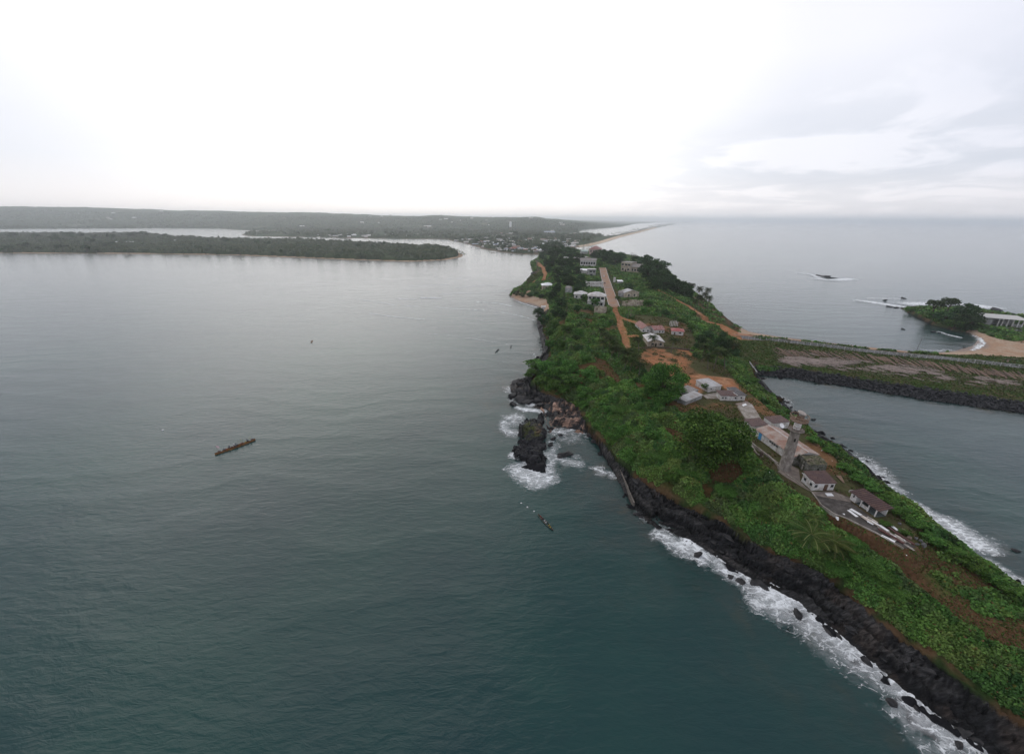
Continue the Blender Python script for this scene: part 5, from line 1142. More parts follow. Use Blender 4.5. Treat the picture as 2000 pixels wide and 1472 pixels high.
tree_at(1402, 845, 66, BL_NEAR[1], 'largest spreading tree, left of the rust-roofed long building')
tree_at(1377, 754, 8, BL_MID[0], 'small round tree against the grey-roofed shed by the orange yard')
tree_at(1518, 780, 9, broadleaf(390, 1500, 0.14, 0.8, 16, [(0.075, 0.045, 0.03), (0.06, 0.06, 0.025)]), 'reddish brown leaved tree on the lagoon cliff')
gA = 'trees on the rocky headland left of the palms'; lA = 'leafy tree with layered crown on the low headland above the sea rocks'
for u, v, r in [(1046,712,24),(1036,728,17),(1068,716,26),(1092,726,24),(1118,742,26),(1085,752,20),(1058,742,18),(1140,765,22),(1110,712,20),(1150,730,20)]: tree_at(u, v, r, random.choice(BL_MID), lA, gA, k=0.62, cc=1.0)
gB = 'trees along the west shore of the ridge'; lB = 'dark green tree at the west shore below the road'
for u, v, r in [(1052,608,13),(1062,622,13),(1078,572,13),(1098,587,15),(1090,560,12),(1086,606,13),(1072,645,14),(1074,668,13),(1100,612,11),(1085,632,14),(1108,640,13),(1100,672,15),(1128,600,9),(1132,648,12)]: tree_at(u, v, r, random.choice(BL_DARK if v < 625 else BL_MID), lB, gB)
gC = 'trees of the grove on the far hill'; lC = 'dark tree in the dense grove left of the far end of the road'
for u, v, r in [(1068,485,12),(1083,492,14),(1101,490,12),(1118,494,12),(1131,503,11),(1061,499,9),(1077,510,12),(1097,512,13),(1116,512,12),(1108,530,13),(1090,532,12),(1128,528,9),(1110,548,12),(1122,553,10),(1134,543,8),(1095,548,10),(1073,527,8),(1140,556,8),(1128,562,9),(1066,512,8),(1087,480,10),(1076,478,10)]: tree_at(u, v-2, r*1.2, random.choice(BL_DARK), lC, gC)
gD = 'trees round the white houses'; lD = 'bushy green tree growing against the white houses by the road'
for u, v, r in [(1163,588,11),(1143,579,9),(1131,572,8),(1150,549,8),(1139,544,7),(1168,545,6),(1150,598,8),(1172,514,7)]: tree_at(u, v, r, random.choice(BL_MID), lD, gD)
gE = 'trees along the east shore beyond the beige building'; lE = 'tall dense tree in the belt along the east shore'
for u, v, r in [(1180,500,11),(1192,502,12),(1203,508,10),(1170,498,8),(1160,500,6),(1212,504,9),(1246,508,9),(1262,512,13),(1278,514,15),(1292,522,14),(1270,530,14),(1288,540,15),(1302,545,14),(1280,553,13),(1296,552,12),(1312,552,13),(1324,560,12),(1338,568,11),(1348,574,9),(1258,528,9),(1345,562,8)]: tree_at(u, v-4, r*1.4, random.choice(BL_DARK), lE, gE)
tree_at(1228, 561, 13, BL_DARK[0], 'dark tree right of the small white hut beside the road')
tree_at(1262, 590, 8, BL_MID[1], 'small tree behind the roofless ruin right of the road')
tree_at(1207, 580, 6, BL_MID[2], 'small bushy tree left of the patched-roof house')
tree_at(1258, 604, 8, BL_MID[2], 'small green tree between the ruin and the coast track')
tree_at(1232, 497, 13, BARE, 'nearly leafless tree against the sea behind the beige building', cc=1.5)
gF = 'trees at the root of the causeway'; lF = 'dark tree in the clump where the coast track meets the causeway'
for u, v, r in [(1370,660,12),(1386,652,11),(1404,664,15),(1424,672,15),(1392,676,13),(1438,686,12),(1412,652,9),(1365,676,10)]: tree_at(u, v, r, random.choice(BL_DARK), lF, gF)
gG = 'trees on the islet'
tree_at(1830, 590, 13, BL_FLAT[0], 'flat-topped pale tree on the islet, left of its neighbour', gG, cc=1.25, k=1.3)
tree_at(1858, 587, 12, BL_FLAT[1], 'flat-topped tree on bare trunks at the middle of the islet', gG, cc=1.25, k=1.4)
tree_at(1888, 607, 17, BL_DARK[1], 'tall dark tree beside the islet building', gG, cc=1.1)
tree_at(1893, 624, 17, BL_DARK[2], 'broad dark tree in front of the islet building', gG, k=0.8)
tree_at(1850, 617, 14, BL_DARK[0], 'low dark tree spreading over the middle of the islet', gG, k=0.7)
tree_at(1867, 630, 12, BL_MID[0], 'low tree at the sandy end of the islet rocks', gG, k=0.7)
tree_at(1826, 612, 10, BL_MID[1], 'bush-like tree near the rocky tip of the islet', gG, k=0.7)
tree_at(1780, 604, 7, BL_MID[2], 'lone round shrub on the rocky tip of the islet', gG, k=0.6, cat='shrub', name='shrub')
gH = 'large shrubs on the near slope'; lH = 'large dark green shrub on the slope below the buildings'
for u, v, r in [(1655,1060,26),(1690,1090,28),(1720,1120,24),(1640,1110,22),(1560,1010,22),(1530,980,20),(1500,1010,22),(1745,1155,20),(1480,945,16),(1240,860,24),(1210,800,22),(1290,890,24),(1340,920,26),(1180,770,22),(1255,795,18),(1600,1000,14),(1420,960,24)]: tree_at(u, v, r, random.choice(BL_NEAR), lH, gH, name='large_shrub', cat='shrub', k=0.42, cc=0.9)
gH2 = 'shrubs along the lagoon slope'; lH2 = 'green shrub on the slope above the lagoon'
for u, v, r in [(1650,912,13),(1675,935,13),(1700,952,14),(1730,975,14),(1760,1000,15),(1790,1022,15),(1820,1050,16),(1850,1070,16),(1500,770,13),(1530,800,12),(1470,742,13),(1445,715,12),(1590,860,12),(1620,880,12),(1900,1100,18),(1940,1125,18),(1975,1150,18),(1560,835,11),(1730,1022,9),(1770,1040,9)]: tree_at(u, v, r, random.choice(BL_MID), lH2, gH2, name='lagoon_shrub', cat='shrub', k=0.5, cc=0.95)
gP = 'palms round the red-roofed house'
for u, v, r, l in [(1250,665,13,'coconut palm left of the grey-roofed front of the red-roofed house'), (1274,661,13,'coconut palm in front of the middle of the red-roofed house'), (1314,667,14,'coconut palm at the right corner of the red-roofed house')]:
    tree_at(u, v, r*1.2, random.choice(PM_MID), l, gP, 'coconut_palm', cc=1.8, k=0.8, cat='palm')
gQ = 'palms in a row beside the dirt track'; lQ = 'coconut palm in the thick row left of the dirt track and orange yard'
for u, v, r in [(1172,648,11),(1184,655,12),(1192,664,12),(1201,672,13),(1210,683,13),(1220,690,13),(1235,690,13),(1244,700,14),(1232,708,13),(1250,716,13),(1222,705,12),(1195,684,12),(1180,670,11)]: tree_at(u, v, r*1.35, random.choice(PM_MID), lQ, gQ, 'coconut_palm', cc=1.7, k=0.85, cat='palm')
gR = 'palms at the root of the causeway'; lR = 'coconut palm with drooping fronds near the root of the causeway'
for u, v, r in [(1376,682,14),(1400,692,18),(1420,694,16),(1386,700,14),(1433,676,12)]: tree_at(u, v, r*1.25, random.choice(PM_MID), lR, gR, 'coconut_palm', cc=1.7, k=0.8, cat='palm')
gS = 'palms standing against the sea on the east shore'; lS = 'tall coconut palm standing against the sea on the east shore'
for u, v, r in [(1369,564,8),(1383,567,8),(1377,576,8),(1366,580,8),(1385,582,8),(1352,558,7),(1360,588,7)]: tree_at(u, v, r*1.3, random.choice(PM_MID), lS, gS, 'coconut_palm', cc=2.0, k=1.1, cat='palm')
tree_at(1586, 1052, 45, PM_NEAR[0], 'nearest coconut palm, large olive fronds spread over the slope below the paved yard', None, 'coconut_palm', cc=1.3, k=0.5, cat='palm')
tree_at(1628, 1066, 39, PM_NEAR[1], 'second coconut palm, half behind the nearest palm on its right', None, 'coconut_palm', cc=1.3, k=0.5, cat='palm')
tree_at(1590, 1012, 22, PM_NEAR[1], 'smaller palm just above the nearest palm, close to the paved yard', None, 'coconut_palm', cc=1.3, k=0.5, cat='palm')
gT = 'palms on the quay point'; lT = 'palm on the point by the small sandy beach'
for u, v, r in [(1020,566,6),(1012,570,5)]: tree_at(u, v, r, random.choice(PM_MID), lT, gT, 'coconut_palm', cc=1.7, k=0.8, cat='palm')
for u, v, r in [(1008,572,8),(1020,575,8),(1034,575,8),(1048,572,7),(1058,577,8)]: tree_at(u, v, r, random.choice(BL_DARK), 'low dark tree behind the small sandy beach', 'trees behind the small sandy beach', k=0.6)
gV = 'small trees on the west slope'; lV = 'small round-crowned tree rising from the green west slope'
for u, v, r in [(1130,680,12),(1145,700,11),(1165,745,14),(1140,790,13),(1190,800,15),(1215,840,15),(1260,760,12),(1245,830,15),(1275,850,16),(1265,900,17),(1310,930,18),(1230,890,16),(1200,850,14),(1120,720,13),(1100,760,14),(1185,770,13),(1330,880,15),(1350,950,17),(1165,640,10),(1140,628,9),(1125,660,10),(1180,620,8),(1270,590,8),(1300,610,9),(1330,625,10),(1290,640,8),(1350,640,10)]: tree_at(u, v, r, random.choice(BL_MID+[BL_DARK[0]]), lV, gV, name='small_tree', k=0.75, cc=1.0)
# wooded island
def iz(x, y):
    x = np.asarray(x, float); y = np.asarray(y, float)
    fy = np.clip(np.interp(y, iy, np.arange(len(iy))), 0, len(iy)-1); fx = np.interp(x/np.maximum(y, 1), it, np.arange(len(it)))
    return IH[np.round(fy).astype(int), np.round(fx).astype(int)]
def far_wood(name, X, Y, Z, ok, n, hgt, lsize, pal, seed, cell=14.0):
    a, ia = worley(X/cell, Y/cell, seed); hh = (np.clip(1-a*a, 0, 1)*(0.25+1.0*ia*ia)*hgt*1.2+hgt*0.25)*(0.55+0.9*fbm(X/90, Y/90, seed+3, 3))
    hh = hh*ok
    w = (np.gradient(Y, axis=0)*np.gradient(X, axis=1)/(Y*Y)*ok).ravel().clip(0); w /= w.sum(); idx = rng.choice(w.size, n, p=w)
    P_ = np.stack([X.ravel()[idx]+rng.normal(0, 3, n), Y.ravel()[idx]+rng.normal(0, 4, n), (Z+hh).ravel()[idx]+rng.normal(-0.3, 0.8, n)], -1)
    pal = np.array(pal); c = pal[(ia.ravel()[idx]*len(pal)*0.999).astype(int)]*rng.uniform(0.7, 1.35, (n, 1))*(0.4+1.2*fbm(X.ravel()[idx]/120, Y.ravel()[idx]/120, seed+9, 3))[:, None]
    v, f, c = leaves(P_, lsize*(P_[:, 1]/1300)*rng.uniform(0.6, 1.4, n), c, 0.7)
    f0 = grid_faces(*X.shape); f0 = f0[(ok.ravel() > 0)[f0].any(1)]
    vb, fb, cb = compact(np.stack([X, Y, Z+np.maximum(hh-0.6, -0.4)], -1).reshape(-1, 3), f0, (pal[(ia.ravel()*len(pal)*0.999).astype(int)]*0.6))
    obj_new(name, mesh_np(name, np.vstack([vb, v]), np.vstack([fb, f+len(vb)]), (M_COVER,), np.vstack([cb, c])), kind='stuff')
FP = [(0.040, 0.068, 0.026), (0.050, 0.082, 0.029), (0.064, 0.096, 0.034), (0.032, 0.056, 0.024), (0.072, 0.088, 0.040)]
okI = (ii_ & (di_ > 14)).astype(float)
clear = np.exp(-(((IX/IY)+0.945)/0.05)**2-((IY-1640)/70)**2) > 0.5
okI = okI*(~clear)
far_wood('island_forest', IX, IY, IH, okI, 90000, 8.5, 2.6, FP, 401)
sel = [(random.uniform(-30, 880), None) for _ in range(90)]
for u, _ in sel:
    vt = np.interp(u, [0, 300, 330, 480, 600, 750, 850, 880], [454, 455, 459, 466, 468, 474, 478, 482]); vb = np.interp(u, [0, 450, 700, 880], [490, 492, 500, 500])
    tree_at(u, vt+(vb-vt)*random.random()**1.5, random.uniform(3.0, 6.5), random.choice(BL_FAR), 'tree rising from the canopy of the wooded island across the bay', 'trees on the wooded island', zf=iz)
for u, v in [(853,484),(861,483),(868,485),(874,484),(880,486),(884,487),(889,490),(893,489),(898,492),(903,494),(908,497),(846,484),(838,480),(900,497)]:
    tree_at(u, v, 4.0, random.choice(PM_FAR), 'palm at the tip of the wooded island', 'palms at the tip of the wooded island', 'coconut_palm', cc=2.3, zf=iz, cat='palm')
# mainland woods and trees between the houses
town = (MX > -240) & (MX < 330) & (MY < 2300)
okM = (land & (dmin > 18) & (MY < 5200)).astype(float)*np.where(town, (fbm(MX/45, MY/60, 431) > 0.56), fbm(MX/160, MY/300, 433) > 0.40)
okM = okM*~((MX/MY > 0.14) & (dm < 60+MY*0.02))
sl = slice(0, int(np.searchsorted(yy, 5300)))
far_wood('mainland_forest', MX[sl], MY[sl], MH[sl], okM[sl], 100000, 9.0, 2.8, FP, 441, 18.0)
def scatter_trees(n, poly, rr, label, group, ms, name='broadleaf_tree', cat='tree', cc=1.15, k=1.0):
    pu = [p_[0] for p_ in poly]; pv = [p_[1] for p_ in poly]; pl = np.array([(a_, b_, 0) for a_, b_ in poly], float); c_ = 0
    while c_ < n:
        u, v = random.uniform(min(pu), max(pu)), random.uniform(min(pv), max(pv))
        if sdist([u], [v], pl)[1][0]:
            tree_at(u, v, random.uniform(*rr), random.choice(ms), label, group, name, cc=cc, k=k, zf=mz, cat=cat); c_ += 1
scatter_trees(60, [(890,466),(960,455),(1060,452),(1125,458),(1125,480),(1060,488),(980,484)], (3, 6), 'tree between the houses of the town', 'trees in the town', BL_FAR)
scatter_trees(40, [(560,452),(700,446),(880,448),(900,460),(620,461)], (2.2, 4), 'tree on the far river bank', 'trees on the far river bank', BL_FAR)
scatter_trees(18, [(1138,459),(1150,455),(1166,462),(1166,470),(1140,476)], (3.5, 5), 'palm at the near end of the sand spit', 'palms at the near end of the sand spit', PM_FAR, 'coconut_palm', 'palm', 1.8)
for s_ in np.linspace(0, 1, 46):
    u = 1188+s_**0.8*130; v = np.interp(u, [1188, 1210, 1250, 1290, 1320], [459.5, 456.5, 448.5, 439.5, 435.8])+random.uniform(-0.4, 0.4)
    tree_at(u, v, random.uniform(2.0, 3.2)*(1-0.5*s_), random.choice(BL_FAR+PM_FAR), 'tree on the crest of the long sand spit', 'trees along the sand spit', 'spit_tree', zf=mz, k=0.8)
# ------------------------------------------------------------------ rocks in the surf
random.seed(31)
gr_ = 'black rocks along the ledge'; lr_ = 'black angular rock on the dark ledge along the west shore'
strata = math.atan2(-0.74, 0.67)
n_ = 0
while n_ < 34:
    i = random.random(); base = C0[0]
    u = random.uniform(1165, 2000); vc = np.interp(u, [c[0] for c in COAST[31:57]], [c[1] for c in COAST[31:57]]); vs_ = np.interp(u, [c[0] for c in SHELF[16:34]], [c[1] for c in SHELF[16:34]])
    v = vs_+(vc+4-vs_)*random.random()**0.8; p = G(u, v)
    s_ = random.choice([0.5, 0.6, 0.8, 1.0, 1.4]); o = put_rock(random.choice(RK), p, s_, 'ledge_rock', lr_, 'rock', gr_, (random.uniform(1.0, 2.4), random.uniform(0.7, 1.1), random.uniform(0.35, 0.7)), 0.35); o.rotation_euler = (random.uniform(-0.2, 0.2), random.uniform(-0.2, 0.2), strata+random.uniform(-0.4, 0.4)); n_ += 1
gs_ = 'rocks standing in the surf'; ls_ = 'wet black rock in the white surf off the west ledge'
for u, v, s in [(1362,1086,2.0),(1425,1128,1.6),(1447,1137,1.8),(1470,1140,2.4),(1492,1146,2.6),(1555,1198,2.2),(1583,1193,1.8),(1612,1212,2.4),(1618,1232,2.0),(1697,1296,1.8),(1880,1425,2.6),(1902,1442,2.2),(1640,1245,1.4),(1740,1372,1.6),(1345,1048,1.8),(1320,1040,1.6),(1244,1005,2.2),(1252,1010,1.6),(1870,1455,1.6),(1785,1380,1.3)]:
    put_rock(random.choice(RK), P(u, v, 0.0), s*0.8, 'surf_rock', ls_, 'rock', gs_, (1.5, 1.0, 0.7), 0.45)
gw = 'black rocks of the headland'; lw_ = 'black sea-worn boulder at the foot of the low headland'
for u, v, s in [(1008,748,4.2),(1020,752,4.6),(1030,748,4.0),(1012,764,4.0),(1024,768,4.4),(1003,772,3.0),(1038,764,3.6),(1018,782,5.2),(1034,786,4.8),(1048,784,4.0),(1004,790,2.2),(1058,792,3.4),(1068,795,3.0),(1090,798,2.4),(1075,808,2.6),(1120,830,2.4),(1133,838,2.2),(1142,842,2.0),(1110,826,1.8),(1098,888,2.4),(1108,886,2.8),(1092,892,1.6),(1075,868,2.0),(1080,858,1.8),(1094,850,1.4),(1152,850,2.2),(1160,862,2.0)]:
    put_rock(random.choice(RK), P(u, v, 0.3), s, 'headland_rock', lw_, 'rock', gw, (1.3, 0.95, 0.65), 0.4)
ge = 'rocks along the lagoon shore'; le = 'dark rock at the water edge of the lagoon side'
for u, v, s in [(1530,783,1.6),(1537,786,1.4),(1521,776,1.3),(1588,819,1.2),(1628,868,1.5),(1640,876,1.8),(1652,884,2.0),(1660,893,3.0),(1668,900,3.4),(1676,908,3.0),(1690,918,2.2),(1645,870,1.2),(1986,1076,1.3),(1540,812,1.6),(1550,822,1.8),(1560,828,1.6),(1545,795,1.0)]:
    put_rock(random.choice(RK), P(u, v, 0.1), s, 'lagoon_rock', le, 'rock', ge, (1.5, 1.0, 0.55), 0.35)
gf_ = 'reef rocks out at sea'
for u, v, s, l in [(1600,539,9,'long low black reef rock amid white water in the open sea'),(1612,541,11,'middle black reef rock amid white water in the open sea'),(1622,543,8,'right end rock of the reef in the open sea')]:
    put_rock(random.choice(RK), P(u, v, 0), s, 'reef_rock', l, 'rock', gf_, (1.6, 1.0, 0.28), 0.35)
lo_ = 'small black rock in the sea near the islet'
for u, v, s in [(1727,587,3),(1765,583,3.5),(1736,599,3),(1742,600,2.5),(1750,601,3),(1764,643,2.2),(1822,648,3),(1835,650,2),(1883,679,2),(1900,602,6),(1945,605,8),(1780,606,5),(1795,610,5),(1812,618,5),(1768,603,4)]:
    put_rock(random.choice(RK), P(u, v, 0), s, 'sea_rock', lo_, 'rock', 'small rocks round the islet', (1.4, 1.0, 0.5), 0.35)
# old sea wall on the ledge
def sheetwall(name, label, pts, th, h, m, z0):
    p = [on(u, v, z0) for u, v in pts]; mb = MB()
    for a, b in zip(p[:-1], p[1:]): 
        d = (b-a)[:2]; L_, ang = frame_xy(a, b); ca, sa = math.cos(ang), math.sin(ang); k = len(mb.v)
        for z in (-1.5, h):
            for x, y in ((0, -th/2), (L_, -th/2), (L_, th/2), (0, th/2)): mb.v.append((a[0]+x*ca-y*sa, a[1]+x*sa+y*ca, z0+z))
        for f in ((3,2,1,0),(4,5,6,7),(0,1,5,4),(1,2,6,5),(2,3,7,6),(3,0,4,7)): mb.f.append(tuple(k+i for i in f))
    return mb.build(name, m, None, label=label, cat='wall', jit=0.15, seed=2)
sheetwall('old_seawall', 'thin pale broken wall curving along the black ledge below the dense slope', [(1180,856),(1190,876),(1202,900),(1214,926),(1226,955),(1238,985)], 0.35, 0.9, mat('old_wall', (0.13, 0.115, 0.10), 0.95, 0.4), 1.6)
low_wall('lagoon_wall', 'curved grey retaining wall where the cape meets the causeway', [(1447,690),(1455,700),(1463,712),(1470,722),(1477,732)], 2.6, 2.2, 0.8, GREYW)
# ------------------------------------------------------------------ causeway: rubble, logs, fence
def merged(name, items, m, kind='stuff', mats=None, smooth=False):
    V_, F_, MI, k = [], [], [], 0
    for me, M4, mi in items:
        v = np.empty(len(me.vertices)*3, np.float32); me.vertices.foreach_get('co', v); v = v.reshape(-1, 3); v = v@np.array(M4)[:3, :3].T+np.array(M4)[:3, 3]
        fs = [[i+k for i in p.vertices] for p in me.polygons]; V_.append(v); F_ += fs; MI += [mi]*len(fs); k += len(v)
    me = bpy.data.meshes.new(name); me.from_pydata(np.vstack(V_).tolist(), [], F_); me.update()
    for q_ in (mats or [m]): me.materials.append(q_)
    me.polygons.foreach_set('material_index', MI)
    return obj_new(name, me, kind=kind)
M_RIP = mat('riprap', (0.035, 0.035, 0.038), 0.85, 0.6, 0.6, 0.3, bump=0.5)
RIP = [rock_mesh(540+i, 1, m=M_RIP) for i in range(4)]
atop = lambda u: np.interp(u, [1472, 1560, 1640, 1720, 1800, 1900, 2000, 2300], [712, 721, 733, 746, 757, 771, 786, 825])
abot = lambda u: np.interp(u, [1480, 1560, 1640, 1720, 1800, 1900, 2000, 2300], [734, 742, 754, 767, 781, 795, 809, 851])
items = []
for i in range(1500):
    u = random.uniform(1474, 2080); p = G(u, atop(u)-1+(abot(u)-atop(u)+1)*random.random(), -0.6); s = random.uniform(0.5, 1.1)
    items.append((random.choice(RIP), Matrix.Translation((p[0], p[1], p[2]+0.2))@Matrix.Rotation(random.uniform(0, 6), 4, Vector((random.random(), random.random(), 1)).normalized())@Matrix.Diagonal((s*1.2, s, s*0.8, 1)), 0))
merged('rubble_revetment', items, M_RIP)
for i in range(220):
    u = random.uniform(1474, 2010); p = G(u, atop(u)-1+(abot(u)-atop(u)+1)*random.random(), -0.6)
    put_rock(random.choice(RIP), p, random.uniform(1.0, 1.6), 'armour_boulder', 'dark boulder of the rubble bank along the lagoon side of the causeway', 'boulder', 'boulders of the rubble bank', (1.2, 1.0, 0.8), 0.1)
LOGM = [mat('log_brown', (0.17, 0.115, 0.085), 0.9, 0.35, 1.0), mat('log_grey', (0.30, 0.245, 0.215), 0.9, 0.3, 1.0), mat('log_dark', (0.10, 0.07, 0.055), 0.9, 0.3, 1.0)]
LOG = []
for i, m in enumerate(LOGM):
    for k in range(2): LOG.append(MB().cyl((-1,0,0),(0.1,0.02*k,0.0),1.0,0.9,7,False).cyl((0.1,0.02*k,0.0),(1,0,0),0.9,0.65,7).mesh('log', m, jit=0.0))
def logxf(u0, v0, u1, v1, r, lift=0.0):
    a = G(u0, v0); b = G(u1, v1); c = (a+b)/2; L_, ang = frame_xy(a, b)
    return (c[0], c[1], c[2]+r*0.8+lift), (0, random.uniform(-0.02, 0.02), ang), (L_/2, r, r)
def put_log(me, xf, label, group, name='log'):
    o = obj_new(name, me, None, label, 'log', group); o.location, o.rotation_euler, o.scale = xf
def xfm(xf): 
    from mathutils import Euler
    return Matrix.Translation(xf[0])@Euler(xf[1]).to_matrix().to_4x4()@Matrix.Diagonal((*xf[2], 1))
BU = [0]
def band1(even=False):
    BU[0] += 1; u = 1508+(BU[0] % 141)*3.57+random.uniform(-1, 1) if even else random.uniform(1508, 2010); v0 = np.interp(u, [1508, 1640, 1800, 2000], [680, 687, 704, 731])+random.uniform(-1, 8); k = random.uniform(0.8, 1.2); return u, v0, u+17*k, v0+random.uniform(8.5, 11)*k
def band2():
    u = random.uniform(1516, 2000); c = np.interp(u, [1516, 1640, 1760, 1900, 2000], [700, 709, 722, 742, 756]); v0 = c+random.gauss(0, 4.5)
    while fbm(np.array([u/45.0]), np.array([v0/9.0]), 601, 2)[0] < 0.43: u = random.uniform(1516, 2000); c = np.interp(u, [1516, 1640, 1760, 1900, 2000], [700, 709, 722, 742, 756]); v0 = c+random.gauss(0, 4.5)
    k = random.uniform(0.5, 1.3); return u, v0, u+20*k, v0+random.uniform(0.5, 6)*k
for i in range(140): put_log(random.choice(LOG[:2]+LOG[4:]+LOG[:2]), logxf(*band1(True), random.uniform(0.34, 0.52)), 'brown log lying slantwise in the long row beside the causeway fence', 'brown logs in the row by the fence')
for i in range(140): put_log(random.choice(LOG[2:4]+LOG[2:4]+LOG[:2]), logxf(*band2(), random.uniform(0.18, 0.32), random.uniform(0, 0.3)), 'pale weathered log in the loose drifts on the causeway grass', 'pale logs in loose drifts', 'pale_log')
items = [(LOG[0 if random.random() < 0.7 else 4], xfm(logxf(*band1(), random.uniform(0.2, 0.34))), 0) for i in range(70)]+[(LOG[2], xfm(logxf(*band2(), random.uniform(0.15, 0.3), random.uniform(0, 0.5))), 1) for i in range(620)]
merged('log_drifts', items, None, mats=LOGM[:2])
fp_ = [G(u, v) for u, v in [(1450,662),(1520,668),(1600,677),(1700,690),(1800,700),(1900,710),(2000,721),(2200,745)]]
v_, f_ = ribbon(fp_, 0.8, 10.5, 0.22); obj_new('gravel_bank', mesh_np('gravel', v_, f_, (mat('gravel', (0.20, 0.20, 0.20), 0.95, 0.45, 1.2, 0.1, bump=0.8, stain=(0.10, 0.10, 0.10), stain_amt=0.5, stain_scale=0.8),)), kind='structure')
def fence():
    e = obj_new('causeway_fence', None, None, 'long wire fence with pale concrete posts along the grey gravel bank of the causeway', 'fence')
    p = np.array(fp_); s = np.concatenate([[0], np.cumsum(np.linalg.norm(np.diff(p[:, :2], axis=0), axis=1))]); q_ = np.arange(0, s[-1], 4.6)[:95]; pts = [(float(np.interp(t, s, p[:, 0])), float(np.interp(t, s, p[:, 1]))) for t in q_]
    pm = MB().box(-0.11, 0.11, -0.11, 0.11, -0.6, 3.0).mesh('post', mat('post', (0.48, 0.47, 0.45), 0.9)); w = MB()
    for i, (x, y) in enumerate(pts):
        z = float(hz(x, y)); o = obj_new('post', pm, e); o.location = (x, y, z); o.rotation_euler = (random.uniform(-0.04, 0.04), random.uniform(-0.04, 0.04), 0.2)
        if i:
            for h in (0.5, 1.1, 1.7, 2.3, 2.8): w.cyl((x0, y0, z0+h), (x, y, z+h), 0.022, n=3, caps=False)
        x0, y0, z0 = x, y, z
    w.build('wires', mat('wire', (0.25, 0.25, 0.25), 0.6), e)
fence()
bankp = [(q_[0]-2.5, q_[1]+10.5, 0) for q_ in fp_]
v_, f_ = ribbon(bankp, -0.5, 0.5, 0.9); obj_new('bank_coping', mesh_np('coping', v_, f_, (mat('coping', (0.26, 0.255, 0.25), 0.9, 0.3),)), kind='structure')
pp = P(1789, 687, 3.2); MB().cyl((0,0,-1),(1.5,1.0,12),0.15,0.08,6).build('leaning_pole', mat('pole_dark', (0.10, 0.08, 0.07), 0.9), None, label='thin leaning pole on the bay side of the causeway', cat='pole').location = pp
put_rock(RKP[0], G(1968, 706), 1.2, 'pale_block', 'pale block on the grass beside the gravel bank at the right edge', 'rock', None)
MB().cyl((-6,0,0.4),(6,0,0.6),0.4,0.3).build('dark_log', LOGM[2], None, label='dark fallen log on the grass at the right end of the gravel bank', cat='log').location = G(1975, 703)
